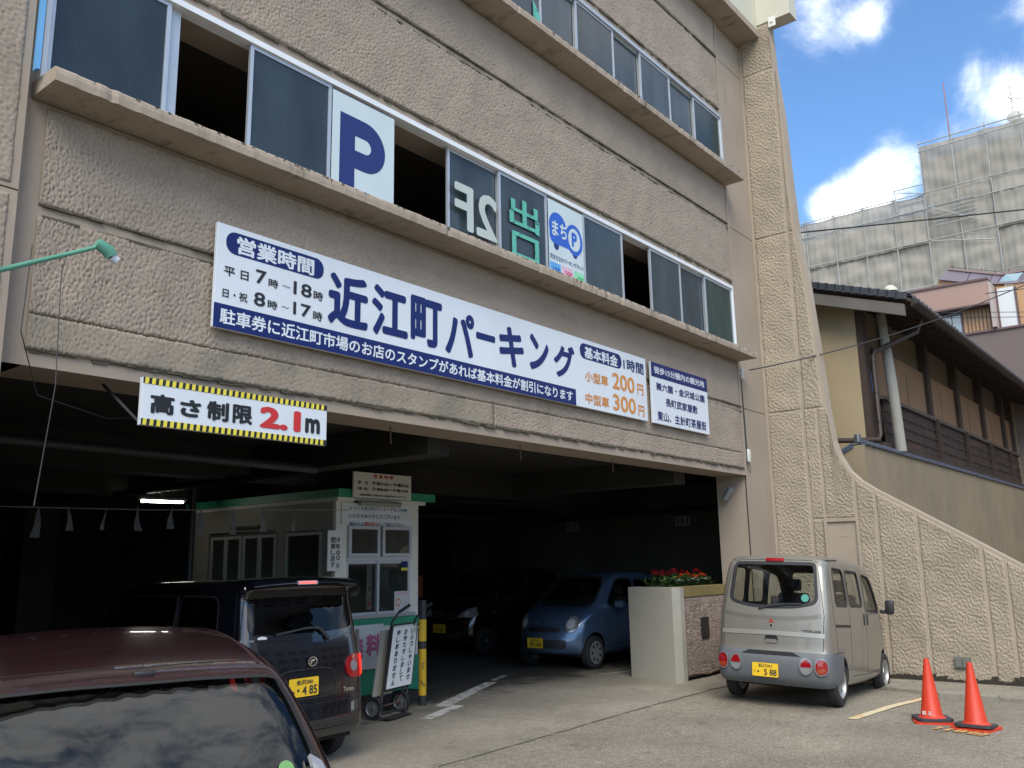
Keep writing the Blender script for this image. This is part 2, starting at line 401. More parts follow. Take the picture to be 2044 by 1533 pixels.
def ground_mat(name, base, spots, lo=.35, patch=None, bumpd=.004, fade=None):
    m = bpy.data.materials.new(name); m.use_nodes = True; nt = m.node_tree; L = nt.links; p = nt.nodes['Principled BSDF']
    p.inputs['Roughness'].default_value = .85; p.inputs['Specular IOR Level'].default_value = .3
    t = N(nt, "ShaderNodeTexCoord"); O = t.outputs['Object']
    v = N(nt, "ShaderNodeTexVoronoi"); v.inputs['Scale'].default_value = 85; L.new(O, v.inputs['Vector'])
    n = N(nt, "ShaderNodeTexNoise"); n.inputs['Scale'].default_value = 160; n.inputs['Detail'].default_value = 3; L.new(O, n.inputs['Vector'])
    big = N(nt, "ShaderNodeTexNoise"); big.inputs['Scale'].default_value = .9; big.inputs['Detail'].default_value = 7; L.new(O, big.inputs['Vector'])
    sep_ = N(nt, "ShaderNodeSeparateColor"); L.new(v.outputs['Color'], sep_.inputs[0])
    r = N(nt, "ShaderNodeMapRange"); r.inputs[1].default_value = .3; r.inputs[2].default_value = .98; L.new(sep_.outputs[0], r.inputs[0])
    a = N(nt, "ShaderNodeMix", data_type='RGBA'); a.inputs[6].default_value = (*base, 1); a.inputs[7].default_value = (*spots, 1); L.new(r.outputs[0], a.inputs[0])
    def mul(c, src, x0, x1, y0, y1):
        q = N(nt, "ShaderNodeMapRange"); q.inputs[1].default_value = x0; q.inputs[2].default_value = x1; q.inputs[3].default_value = y0; q.inputs[4].default_value = y1
        L.new(src, q.inputs[0]); s = N(nt, "ShaderNodeVectorMath", operation='SCALE'); L.new(c, s.inputs[0]); L.new(q.outputs[0], s.inputs['Scale']); return s.outputs[0]
    c = mul(a.outputs[2], n.outputs['Fac'], .3, .7, .72, 1.28)
    c = mul(c, big.outputs['Fac'], .3, .7, .80, 1.16)
    med = N(nt, 'ShaderNodeTexNoise'); med.inputs['Scale'].default_value = 11; med.inputs['Detail'].default_value = 6; med.inputs['Roughness'].default_value = .7; L.new(O, med.inputs['Vector'])
    c = mul(c, med.outputs['Fac'], .3, .7, .84, 1.14)
    # tar stains and tyre grime
    st = N(nt, "ShaderNodeTexNoise"); st.inputs['Scale'].default_value = 2.6; st.inputs['Detail'].default_value = 9; st.inputs['Roughness'].default_value = .7; L.new(O, st.inputs['Vector'])
    q = N(nt, "ShaderNodeMapRange"); q.inputs[1].default_value = .57; q.inputs[2].default_value = .70; q.inputs[3].default_value = 0; q.inputs[4].default_value = .6; L.new(st.outputs['Fac'], q.inputs[0])
    x = N(nt, "ShaderNodeMix", data_type='RGBA'); L.new(q.outputs[0], x.inputs[0]); L.new(c, x.inputs[6]); x.inputs[7].default_value = (base[0] * .5, base[1] * .5, base[2] * .5, 1); c = x.outputs[2]
    # cracks
    if patch:
        vc = N(nt, "ShaderNodeTexVoronoi", feature='DISTANCE_TO_EDGE'); vc.inputs['Scale'].default_value = .33; 
        wv = N(nt, "ShaderNodeTexNoise"); wv.inputs['Scale'].default_value = 2.5; wv.inputs['Detail'].default_value = 6; L.new(O, wv.inputs['Vector'])
        ad = N(nt, "ShaderNodeMix", data_type='RGBA'); ad.inputs[0].default_value = .12; L.new(O, ad.inputs[6]); L.new(wv.outputs['Color'], ad.inputs[7]); L.new(ad.outputs[2], vc.inputs['Vector'])
        q = N(nt, "ShaderNodeMapRange"); q.inputs[1].default_value = .0015; q.inputs[2].default_value = .006; q.inputs[3].default_value = patch; q.inputs[4].default_value = 0; L.new(vc.outputs['Distance'], q.inputs[0])
        x = N(nt, "ShaderNodeMix", data_type='RGBA'); L.new(q.outputs[0], x.inputs[0]); L.new(c, x.inputs[6]); x.inputs[7].default_value = (.02, .02, .018, 1); c = x.outputs[2]
    if fade:                                                        # cement colour blends to the darker floor colour towards the inside
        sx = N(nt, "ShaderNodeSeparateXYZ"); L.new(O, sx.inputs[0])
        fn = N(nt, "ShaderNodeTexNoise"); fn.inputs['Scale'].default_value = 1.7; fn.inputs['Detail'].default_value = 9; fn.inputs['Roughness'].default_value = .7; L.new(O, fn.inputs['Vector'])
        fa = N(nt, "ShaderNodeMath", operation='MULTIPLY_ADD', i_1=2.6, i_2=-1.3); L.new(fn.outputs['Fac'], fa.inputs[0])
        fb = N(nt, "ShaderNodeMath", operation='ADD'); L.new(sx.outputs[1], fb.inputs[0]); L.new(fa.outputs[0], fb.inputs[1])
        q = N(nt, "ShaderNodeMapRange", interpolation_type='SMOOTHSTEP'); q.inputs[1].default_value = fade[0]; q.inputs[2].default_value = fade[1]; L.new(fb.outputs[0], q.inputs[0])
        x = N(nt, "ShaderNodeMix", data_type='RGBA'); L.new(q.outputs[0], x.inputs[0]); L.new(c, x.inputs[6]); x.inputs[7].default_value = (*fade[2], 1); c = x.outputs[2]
    L.new(c, p.inputs['Base Color'])
    b = N(nt, "ShaderNodeBump"); b.inputs['Distance'].default_value = bumpd; L.new(v.outputs['Distance'], b.inputs['Height'])
    b2 = N(nt, "ShaderNodeBump"); b2.inputs['Distance'].default_value = bumpd; L.new(n.outputs['Fac'], b2.inputs['Height']); L.new(b.outputs[0], b2.inputs['Normal']); L.new(b2.outputs[0], p.inputs['Normal'])
    MATS[name] = m; return m
ASPH = ground_mat('asphalt', (.19, .168, .128), (.35, .315, .25), patch=.18)
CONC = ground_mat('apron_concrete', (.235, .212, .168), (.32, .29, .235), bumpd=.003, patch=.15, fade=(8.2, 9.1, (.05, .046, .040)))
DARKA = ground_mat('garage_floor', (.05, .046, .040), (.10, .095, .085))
sheet('ground', axis_vals(-14, 34, .5, 700), axis_vals(-14, 26, .5, 700), ASPH, kind='structure')
rag = lambda x, y, s, k=1.0: .05 * np.sin(x * 5.1 + s) + .03 * np.sin(y * 13 + x * 7 + s)
# pale cement apron across the entrance, bounded by a straight saw joint towards the street
def in_apron(x, y):
    return (y > 6.15 + .03 * np.sin(x * 9)) & (y < 9.6) & (x > 2.35) & (x < 13.9)
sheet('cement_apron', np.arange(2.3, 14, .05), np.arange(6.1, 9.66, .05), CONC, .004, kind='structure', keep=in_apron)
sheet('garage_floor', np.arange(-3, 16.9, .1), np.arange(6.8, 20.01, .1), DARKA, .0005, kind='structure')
mb = MB()                                                            # the joint between street asphalt and cement
for i in range(60):
    x0 = 6.4 + i * .12; 
    mb.box(x0, x0 + .12, 6.12 + .01 * math.sin(i), 6.130 + .008 * math.sin(i * 1.7), float(gz(x0, 6.1)) + .002, float(gz(x0, 6.1)) + .009)
mb.build('paving_joint', mat('joint', (.095, .088, .072), .9), kind='structure')
PAINTW = mat('road_paint', (.62, .60, .55), .7, var=.12, vs=9, dirt=((.16, .15, .13), 7, .50, .62, .9, (1, 1, 1)))
PAINTY = mat('yellow_road_paint', (.62, .52, .33), .7, var=.1, vs=6, dirt=((.62, .33, .10), 2.2, .52, .60, .75, (1, 1, 1)))
def marking(name, quad, m, lab, off=.009):
    (a, b, c, d) = [Vector((*q, 0)) for q in quad]; n = 14; mb = MB(); vs = []
    for i in range(n + 1):
        t = i / n; p = a.lerp(b, t); q = d.lerp(c, t)
        j = .004 * math.sin(i * 2.3) 
        for w in (p, q):
            w = w + Vector((j * .3, j, 0)); vs.append((w.x, w.y, float(gz(w.x, w.y)) + off))
    mb.add(vs, [(2 * i, 2 * i + 2, 2 * i + 3, 2 * i + 1) for i in range(n)])
    o = mb.build(name, m, fix=True); return tag(o, lab, None, None, 'structure')
marking('bay_line', ((10.95, 3.87), (13.35, 3.66), (13.36, 3.55), (10.96, 3.76)), PAINTY, 'worn yellowish white bay line beside the silver van')
marking('lane_line', ((8.72, 8.45), (10.75, 9.28), (10.85, 9.13), (8.85, 8.27)), PAINTW, 'worn white lane line beside the striped bollard')
marking('lane_line', ((10.95, 9.36), (11.5, 9.6), (11.56, 9.5), (11.0, 9.28)), PAINTW, 'short worn end of the white lane line in the garage mouth')
marking('lane_line', ((12.4, 8.33), (13.9, 8.02), (13.9, 7.94), (12.4, 8.25)), PAINTW, 'white bay line between blue car and flower planter')
marking('lane_line', ((8.05, 8.02), (8.95, 8.3), (9.0, 8.14), (8.1, 7.86)), PAINTW, 'short white paint bar at the foot of the bollard')

# ------------------------------------------------------------------ car park building
def stucco_mat(name, col, stain=None, fine=.0025):
    """rough-cast coat: tone patches, algae streaks under the ledges, fine bump"""
    m = mat(name, col, .92, var=.10, vs=1.6, grain=.10, gs=45, bump=fine, bs=130, spec=.2, dirt=stain)
    return m
TAUPE = (.318, .260, .206)
ST = stucco_mat('rough_cast', TAUPE, ((.13, .125, .085), 1.3, .60, .80, .6, (1.2, 1.2, .5)))
STG = stucco_mat('rough_cast_grey_patch', (.285, .24, .185), ((.12, .125, .09), 2.6, .50, .72, .6, (1, 1, 1)))
SM = mat('smooth_render', (.325, .265, .208), .88, var=.09, vs=1.1, grain=.05, gs=70, bump=.0012, bs=90, spec=.25, dirt=((.16, .14, .10), 1.6, .60, .78, .55, (2, 2, .35)))
WG = stucco_mat('wing_rough_cast', (.35, .292, .222), ((.20, .16, .11), 1.6, .54, .74, .55, (1, 1, .4)))
SMW = mat('wing_smooth', (.36, .298, .232), .88, var=.08, vs=1.3, grain=.05, gs=70, bump=.001, bs=90, spec=.25, dirt=((.19, .16, .11), 1.4, .58, .78, .5, (2, 2, .5)))
SILL = mat('sill_concrete', (.34, .28, .22), .9, var=.12, vs=2.2, grain=.08, gs=60, bump=.002, bs=60, spec=.2, dirt=((.07, .066, .05), 3.0, .56, .70, .65, (2.2, 1, .25)))
SOF = mat('soffit', (.20, .165, .135), .92, var=.12, vs=1.2, spec=.15)
MOSS = mat('dark_algae', (.09, .08, .055), .95, var=.3, vs=8)
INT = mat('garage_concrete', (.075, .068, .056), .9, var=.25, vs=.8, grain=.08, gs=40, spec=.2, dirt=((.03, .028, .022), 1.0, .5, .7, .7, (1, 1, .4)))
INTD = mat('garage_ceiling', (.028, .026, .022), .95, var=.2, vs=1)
ALU = mat('aluminium_sash', (.50, .52, .54), .42, .55, var=.06, vs=5, grain=.04, gs=60)
ALUW = mat('white_sash', (.68, .70, .72), .45, var=.06, vs=4)
FG = glass('frosted_wired_glass', (.2, .25, .3), .9, rough=.16, opaque=.88, base=(.048, .066, .078), vary=.40)
FG2 = glass('frosted_green_glass', (.25, .3, .33), .9, rough=.16, opaque=.88, base=(.035, .062, .062), vary=.4)

B = thing('parking_building', 'tan rough-cast multi-storey car park with ribbon windows and a wide dark entrance', 'building', (8.5, 6.3, 0))
XL, XR, YB = 2.30, 13.87, 6.25
def wallbox(name, x0, x1, y0, y1, z0, z1, m, **k): return MB().box(x0, x1, y0, y1, z0, z1).build(name, m, B, **k)
wallbox('spandrel', XL, XR, YB, 6.75, 3.235, 5.16, SM)
wallbox('spandrel', XL, XR, YB, 6.75, 6.50, 8.37, SM)
wallbox('spandrel', XL, XR, YB, 6.75, 9.71, 11.66, SM)
MB().box(XL, 15.2, 6.76, 20.3, 4.9, 5.16).build('floor_slab', INT, B)
MB().box(XL, 15.2, 6.76, 20.3, 7.9, 8.37).build('floor_slab', INT, B)
MB().box(XL, 15.2, 6.76, 20.3, 6.62, 6.85).build('floor_slab', INT, B)
for z in (5.16, 8.37):
    MB().box(2.5, 15.1, 13.0, 13.2, z, z + 1.4).build('partition', INTD, B)
# rough-cast panels between smooth bands
def fpanel(x0, x1, z0, z1, hm, m, dx=.0125, dz=.0115, depth=.022, me=(1, 1, 1, 1)):
    nx, nz = int((x1 - x0) / dx), int((z1 - z0) / dz)
    # columns grow wider with distance: near ones are seen larger
    def pos(s, t):
        q = s ** 1.35
        return np.stack([x0 + (x1 - x0) * q, np.full_like(s, YB), z0 + (z1 - z0) * t], -1)
    def uv(s, t): return x0 + (x1 - x0) * s ** 1.35, z0 + (z1 - z0) * t + z0 * .37
    return relief('wall_panel', m, B, nx, nz, pos, uv, hm, (0, -1, 0), depth, mask_edges=me)
fpanel(2.47, 13.82, 3.60, 4.31, STUCCO, ST)
fpanel(2.47, 13.82, 4.39, 5.13, STUCCO, ST)
fpanel(2.47, 13.82, 6.60, 7.57, STUCCO, ST)
fpanel(2.47, 13.82, 7.65, 8.345, STUCCO, ST)
fpanel(2.47, 13.82, 9.83, 10.83, STUCCO, ST, .018, .017)
fpanel(2.47, 13.82, 10.91, 11.63, STUCCO, ST, .018, .017)
# the lowest strip was patched in flatter grey plaster near the street end
fpanel(2.47, 7.4, 3.345, 3.598, STUCCO * .6 + .008, STG)
fpanel(7.42, 13.82, 3.345, 3.598, STUCCO, ST)
# dark algae line under each step
def algae(z, x0=2.5, x1=13.8, h=.02):
    mb = MB(); x = x0
    while x < x1:
        w = random.uniform(.04, .16); 
        if random.random() < .88:
            a = random.uniform(.2, 1.0) * h; mb.box(x, x + w, YB - .012 - random.random() * .022, YB + .005, z - a, z + .006)
        x += w
    o = mb.build('algae_line', MOSS, B); o['kind'] = 'stuff'
for z in (3.345, 4.39, 4.31, 6.60, 7.65, 7.57, 9.83, 10.91): algae(z, h=.022 if z not in (4.39, 7.65) else .008)

# sills: thick concrete ledges with a weathered, slightly uneven front edge
def ledge(x0, x1, z0, z1, yo=5.88):
    mb = MB(); n = 260; vs = []
    for i in range(n + 1):
        x = x0 + (x1 - x0) * i / n
        e = .0015 * math.sin(i * 1.7) + random.uniform(-.002, .002) - (random.random() < .04) * -.012; f = .001 * math.sin(i * .9) + random.uniform(-.0018, .0018)
        vs += [(x, YB + .02, z0), (x, yo + e, z0 + f), (x, yo - .004 + e, z0 + (z1 - z0) * .5), (x, yo + e, z1 - .02 + f), (x, yo + .02 + e, z1 + f), (x, YB + .02, z1 + .012)]
    fs = [(6 * i + k, 6 * i + 6 + k, 6 * i + 6 + (k + 1) % 6, 6 * i + (k + 1) % 6) for i in range(n) for k in range(6)]
    fs += [tuple(range(6)), tuple(range(6 * n + 5, 6 * n - 1, -1))]
    mb.add(vs, fs); return mb.build('window_sill', SILL, B)
ledge(2.36, 13.9, 5.17, 5.28); ledge(2.36, 13.9, 8.38, 8.49)
DRIP = mat('ledge_grime', (.13, .11, .08), .95, var=.35, vs=12)
for z in (5.28, 8.49):                                              # grime and short drips along the top edge of the ledges
    mb = MB(); x = 2.4
    while x < 13.85:
        w = random.uniform(.01, .06)
        if random.random() < .30: mb.box(x, x + w * .6, 5.8745, 5.9, z - .012 - random.uniform(.002, .014) * (3.5 if random.random() < .14 else 1), z - .014)
        x += w
    o = mb.build('grime', DRIP, B); o['kind'] = 'stuff'

# sash windows
MX = [2.42, 3.33, 4.13, 5.01, 5.87, 6.72, 7.56, 8.47, 9.31, 10.26, 11.05, 11.96, 12.81, 13.80]
OPEN2 = {1, 4, 9}
def sash(x0, x1, z0, z1, y, gm, w=.036, open_=False):
    f = MB(); f.box(x0, x0 + w, y, y + .028, z0, z1).box(x1 - w, x1, y, y + .028, z0, z1)
    f.box(x0 + w, x1 - w, y + .001, y + .027, z0, z0 + .045).box(x0 + w, x1 - w, y + .001, y + .027, z1 - .04, z1)
    wdw = f.build('window', ALU, B)
    MB().box(x0 + w - .004, x1 - w + .004, y + .011, y + .016, z0 + .042, z1 - .037).build('pane', gm, wdw)
    return wdw
WIN = {}
for row, (z0, z1) in enumerate(((5.30, 6.435), (8.51, 9.645))):
    fr = MB().box(2.40, 13.83, 6.20, 6.34, z1, z1 + .055).box(2.40, 13.83, 6.215, 6.34, z0 - .025, z0)
    fr.box(2.385, 2.42, 6.20, 6.34, z0, z1).box(13.80, 13.835, 6.20, 6.34, z0, z1)
    fr.build('window_track', ALUW if row == 0 else ALU, B)
    for i in range(13):
        a, b = MX[i], MX[i + 1]; y = 6.222 if i % 2 == 0 else 6.262
        gm = FG if i not in (12,) else FG2
        if row == 0 and i in OPEN2:
            WIN[(row, i)] = None; continue
        ex = .02
        WIN[(row, i)] = sash(a - (ex if i else 0), b + (ex if i < 12 else 0), z0, z1, y, gm)
# slid-back sashes seen edge-on beside the gaps
sash(3.36, 3.46, 5.30, 6.435, 6.27, FG, .05); 

# lettering and posters on the panes
WPL = frame((0, 6.215, 0), (1, 0, 0), (0, 0, 1))
WHITEP = mat('white_film', (.50, .58, .60), .5, var=.03, vs=3)
NAVY = mat('navy_print', (.010, .022, .13), .45, var=.03)
def plate(poly, m, parent, M, h0, h1, name='sheet', **k): return MB().prism(poly, h0, h1, 'z', M).build(name, m, parent, **k)
w = WIN[(0, 3)]
plate(rpoly(5.035, 5.845, 5.345, 6.395, .004, 1), WHITEP, w, WPL, .0, .002, 'film')
def P_poly(x0, x1, y0, y1, st):
    """outline of a capital P as a list of quads"""
    mb = MB(); H_ = (y1 - y0); r = H_ * .31; cy = y1 - r; cx = x1 - r
    mb.prism([(x0, y0), (x0 + st, y0), (x0 + st, y1), (x0, y1)], .003, .004, 'z', WPL)
    mb.prism([(x0 + st, y1 - st), (cx, y1 - st), (cx, y1), (x0 + st, y1)], .003, .004, 'z', WPL)
    mb.prism([(x0 + st, y1 - 2 * r), (cx, y1 - 2 * r), (cx, y1 - 2 * r + st), (x0 + st, y1 - 2 * r + st)], .003, .004, 'z', WPL)
    for k in range(16):
        a, b = R(90 - k * 180 / 16), R(90 - (k + 1) * 180 / 16)
        mb.prism([(cx + r * math.cos(a), cy + r * math.sin(a)), (cx + r * math.cos(b), cy + r * math.sin(b)),
                  (cx + (r - st) * math.cos(b), cy + (r - st) * math.sin(b)), (cx + (r - st) * math.cos(a), cy + (r - st) * math.sin(a))], .003, .004, 'z', WPL)
    return mb
P_poly(5.13, 5.72, 5.34, 6.20, .19).build('lettering', NAVY, w)
FADE = mat('faded_white_letter', (.42, .47, .44), .6)
text('2F', FADE, WIN[(0, 5)], WPL, (6.76, 7.49, 5.50, 6.04), .022, mirror=True)
GRN = mat('green_tape_letter', (.10, .40, .31), .6, dirt=((.02, .06, .06), 18, .58, .64, .9, (1, 1, 1)))
text('出', GRN, WIN[(0, 6)], WPL, (7.72, 8.31, 5.82, 6.19), .020)
text('口', GRN, WIN[(0, 6)], WPL, (7.76, 8.29, 5.40, 5.75), .022)
w = WIN[(0, 7)]
plate(rpoly(8.50, 9.27, 5.345, 6.395, .004, 1), WHITEP, w, WPL, .0, .002, 'film')
BLU = mat('bright_blue_print', (.02, .10, .48), .45)
plate(ell(8.70, 6.05, .19, .20), BLU, w, WPL, .003, .004, 'logo'); plate(ell(9.06, 5.98, .19, .21), BLU, w, WPL, .0032, .0042, 'logo')
plate(rpoly(8.52, 9.24, 5.82, 6.06, .10), BLU, w, WPL, .0031, .0041, 'logo')
plate(ell(8.66, 5.80, .055, .06), NAVY, w, WPL, .0026, .0036, 'logo'); plate(ell(9.07, 5.79, .055, .06), NAVY, w, WPL, .0026, .0036, 'logo')
plate(ell(9.06, 5.98, .135, .155), WHITEP, w, WPL, .0045, .0055, 'logo')
text('P', BLU, w, WPL, (9.0, 9.12, 5.88, 6.08), .05, h=.006)
text('まち', WHITEP, w, WPL, (8.57, 8.89, 5.92, 6.13), .03, h=.006)
text('沢まちなかパーキングネット', NAVY, w, WPL, (8.52, 9.26, 5.60, 5.67), .02, h=.004)
for x, c, s, cs in ((8.51, (.10, .35, .68), '100', (.02, .12, .45)), (8.77, (.62, .38, .50), '200', (.5, .06, .15)), (9.03, (.25, .60, .38), '400', (.05, .4, .16))):
    plate(rpoly(x, x + .23, 5.35, 5.56, .004, 1), mat('film_' + s, c, .5), w, WPL, .003, .004, 'film')
    text(s, mat('digits_' + s, cs, .5), w, WPL, (x + .06, x + .22, 5.42, 5.51), .03, h=.006)
plate([(8.30, 8.53), (8.44, 8.53), (8.44, 8.93), (8.30, 9.1)], GRN, WIN[(1, 6)], WPL, .0, .003, 'film')

# piers and edges
def courses(x0, x1, y0, y1, zs, m, name='pier', g=.014):
    mb = MB()
    for a, b in zip(zs[:-1], zs[1:]): mb.box(x0, x1, y0, y1, a + g / 2, b - g / 2)
    mb.box(x0 + .01, x1 - .01, y0 + .02, y1 - .02, zs[0], zs[-1])
    return mb.build(name, m, B)
courses(13.95, 15.0, 6.275, 6.80, [-.25, 4.39, 7.66, 10.95, 11.66], SM)
wallbox('edge_strip', 13.872, 13.95, 6.235, 6.7, 3.235, 11.66, SM)
MB().box(13.945, 13.955, 6.262, 6.28, -.2, 11.6).build('shadow_strip', mat('gap', (.05, .042, .035), .95), B)  # solid dark strip, the groove's shadow put into its colour
courses(-3.0, 2.285, 6.12, 6.8, [-.1, 4.40, 7.66, 12], SM, 'pier')
wallbox('edge_strip', 2.286, 2.47, 6.262, 6.7, 3.235, 11.66, SM)
def lp(s, t): return np.stack([.2 + 2.03 * s, np.full_like(s, 6.12), 3.0 + 5.0 * t], -1)
for z0, z1 in ((-.05, 4.36), (4.44, 7.62)):
    relief('wall_panel', ST, B, 170, int((z1 - z0) / .0125), (lambda s, t, z0=z0, z1=z1: np.stack([.15 + 2.08 * s, np.full_like(s, 6.12), z0 + (z1 - z0) * t], -1)),
           (lambda s, t, z0=z0, z1=z1: (.15 + 2.08 * s + 1.7, z0 + (z1 - z0) * t)), STUCCO * .7, (0, -1, 0), .006)
MB().box(2.30, 2.325, 6.06, 6.12, 5.30, 8.3).build('downpipe', mat('blue_edge_trim', (.12, .34, .62), .5), B)
# roof edge
wallbox('roof_slab', -3, 15.0, 5.83, 6.30, 11.665, 11.80, SILL)
PAR = mat('pale_parapet', (.52, .50, .40), .6, var=.06, vs=1.2, dirt=((.30, .29, .24), 2, .6, .8, .4, (1, 1, .3)))
wallbox('parapet', -3, 15.3, 5.86, 6.2, 11.805, 14.2, PAR)
wallbox('parapet', 14.98, 15.32, 5.20, 5.858, 11.93, 14.2, PAR)
wallbox('roof_slab', -3, 15.2, 6.3, 20.3, 11.66, 11.9, INT)
MB().box(14.955, 14.975, 5.48, 5.62, 11.78, 11.98, bev=.004).box(14.93, 14.955, 5.53, 5.57, 11.86, 11.90).build('junction_box', mat('box_white', (.7, .68, .62), .5), B)

# garage interior
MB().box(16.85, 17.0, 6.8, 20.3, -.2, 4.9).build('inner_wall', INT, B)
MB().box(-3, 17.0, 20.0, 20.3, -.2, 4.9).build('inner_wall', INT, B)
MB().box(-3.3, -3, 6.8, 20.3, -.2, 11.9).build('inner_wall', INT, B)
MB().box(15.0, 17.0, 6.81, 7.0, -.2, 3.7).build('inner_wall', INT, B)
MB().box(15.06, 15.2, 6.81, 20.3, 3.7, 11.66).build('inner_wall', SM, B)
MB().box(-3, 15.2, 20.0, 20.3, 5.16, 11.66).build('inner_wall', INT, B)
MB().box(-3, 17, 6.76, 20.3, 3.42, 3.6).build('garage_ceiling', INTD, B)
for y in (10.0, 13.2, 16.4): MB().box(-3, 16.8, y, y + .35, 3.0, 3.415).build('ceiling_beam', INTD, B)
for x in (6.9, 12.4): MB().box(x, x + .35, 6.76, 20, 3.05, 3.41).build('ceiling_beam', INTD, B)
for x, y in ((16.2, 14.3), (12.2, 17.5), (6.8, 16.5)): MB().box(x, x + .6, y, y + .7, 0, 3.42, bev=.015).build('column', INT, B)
MB().tube([(2.5, 8.2, 3.0), (6.6, 8.3, 2.98), (6.6, 13, 2.98)], .05, 10).tube([(6.68, 11, 3.1), (6.68, 11, 0.1)], .05, 10).build('drain_pipe', mat('pipe_grey', (.022, .024, .024), .5), B, sm=True)
MB().tube([(9.3, 12.6, 2.95), (11.4, 12.4, 2.95), (11.6, 12.4, 2.85), (11.6, 12.4, 2.5)], .07, 12).build('drain_pipe', MATS['pipe_grey'], B, sm=True)
MB().tube([(11, 13.9, 2.9), (16.75, 12.2, 2.85), (16.75, 7.3, 2.9)], .06, 10).tube([(12, 11, 3.0), (16.7, 9.8, 2.95)], .035, 8).build('drain_pipe', MATS['pipe_grey'], B, sm=True)
for x, y in ((6.1, 6.5), (8.2, 6.5), (10.3, 6.55), (3.9, 6.5)): MB().tube([(x, y, 3.24), (x + .01, y, 3.06)], .007, 6).build('hanging_wire', mat('rust', (.12, .07, .045), .9), B)
NUM = mat('bay_plate', (.22, .215, .20), .7); NUMT = mat('bay_digits', (.02, .02, .02), .6)
for s, y in (('111', 9.03), ('112', 11.85)):
    M = frame((16.84, y, 2.675), (0, -1, 0), (0, 0, 1))
    p = MB().prism(rpoly(-.17, .17, -.10, .10, .01, 2), 0, .01, 'z', M).build('bay_plate', NUM, B)
    text(s, NUMT, p, M, (-.13, .13, -.07, .07), .03, h=.013)
TUBE = mat('fluorescent', (.9, .9, .85), .3, var=0, emit=(1.0, .97, .86), es=9.0)
t = thing('strip_light', 'lit fluorescent strip light under the garage ceiling left of the booth', 'light', (6.8, 12.4, 2.9))
MB().tube([(6.60, 12.2, 2.835), (7.25, 12.2, 2.845)], .018, 10).build('tube', TUBE, t, sm=True)
MB().box(6.56, 7.29, 12.15, 12.25, 2.86, 2.90).box(6.9, 6.92, 12.19, 12.21, 2.90, 3.42).build('housing', mat('housing', (.3, .3, .28), .5), t)

# ------------------------------------------------------------------ side wall (flared buttress), reaching towards the street
OUT = [(5.80, 11.99), (5.70, 12.08), (5.64, 11.95), (5.61, 11.0), (5.53, 10.04), (5.49, 8.81), (5.44, 7.60), (5.33, 6.66), (5.25, 5.53), (5.18, 4.4),
       (5.12, 3.80), (5.05, 3.56), (4.91, 3.29), (4.75, 3.12), (4.52, 2.95), (3.97, 2.61), (3.09, 2.06), (2.55, 1.715), (1.6, 1.12), (.9, .68)]
wing = [(.9, -.3), (6.8, -.3), (6.8, 11.99)] + OUT
mb = MB(); poly = [(y, z) for y, z in wing]; mb.prism(poly, 15.0, 15.24, 'x')
mb.build('flared_wall', SMW, B)
oy = np.array([p[0] for p in OUT[2:]])[::-1]; oz = np.array([p[1] for p in OUT[2:]])[::-1]
def top_at(y): return np.interp(y, oy, oz)
def wcol(y0, y1, z0, z1, m=WG, door=None):
    """rough-cast field of the side wall between two ribs, its top following the outline"""
    zt = lambda y: np.minimum(z1, top_at(y) - .065)
    hz = max(float(zt(np.array([y0 + .01]))[0]), float(zt(np.array([y1 - .01]))[0])) - z0
    if hz < .1: return
    nx, nz = max(3, int((y1 - y0) / .0115)), max(4, int(hz / .0125))
    def pos(s, t):
        y = y0 + (y1 - y0) * s; z = z0 + (zt(y) - z0) * t; return np.stack([np.full_like(s, 15.0), y, z], -1)
    def uv(s, t):
        y = y0 + (y1 - y0) * s; z = z0 + (zt(y) - z0) * t; return y * .94 + z * .34, z * .94 - y * .34
    relief('wall_panel', m, B, nx, nz, pos, uv, STUCCO2, (-1, 0, 0), .006)
zj = [(-.02, 4.385), (4.41, 7.65), (7.675, 10.95), (10.975, 11.93)]
for a, b in zj:
    wcol(5.625, 6.215, a, b)
    # narrow column right of rib one; its edge follows the flare
for a, b in zj[1:3]:
    y_lo = 5.36 if a < 5 else 5.56
    nx, nz = 18, int((b - a) / .0125)
    def pos(s, t, a=a, b=b):
        z = a + (b - a) * t; yr = np.interp(z, oz, oy) + .06; yr = np.minimum(yr, 5.56)
        return np.stack([np.full_like(s, 15.0), yr + (5.565 - yr) * s, z], -1)
    relief('wall_panel', WG, B, nx, nz, pos, (lambda s, t, a=a, b=b: (5.4 + .2 * s + (a + (b - a) * t) * .34, (a + (b - a) * t) * .94)), STUCCO2, (-1, 0, 0), .006)
wcol(5.375, 5.575, 2.52, 4.385); wcol(5.375, 5.575, -.02, 2.50)
wcol(4.865, 5.335, 2.52, 4.385)
wcol(4.55, 4.815, -.02, 4)
wcol(3.955, 4.505, -.02, 4); wcol(3.075, 3.905, -.02, 4); wcol(2.775, 3.03, -.02, 4); wcol(2.0, 2.73, -.02, 4); wcol(1.1, 1.96, -.02, 4)
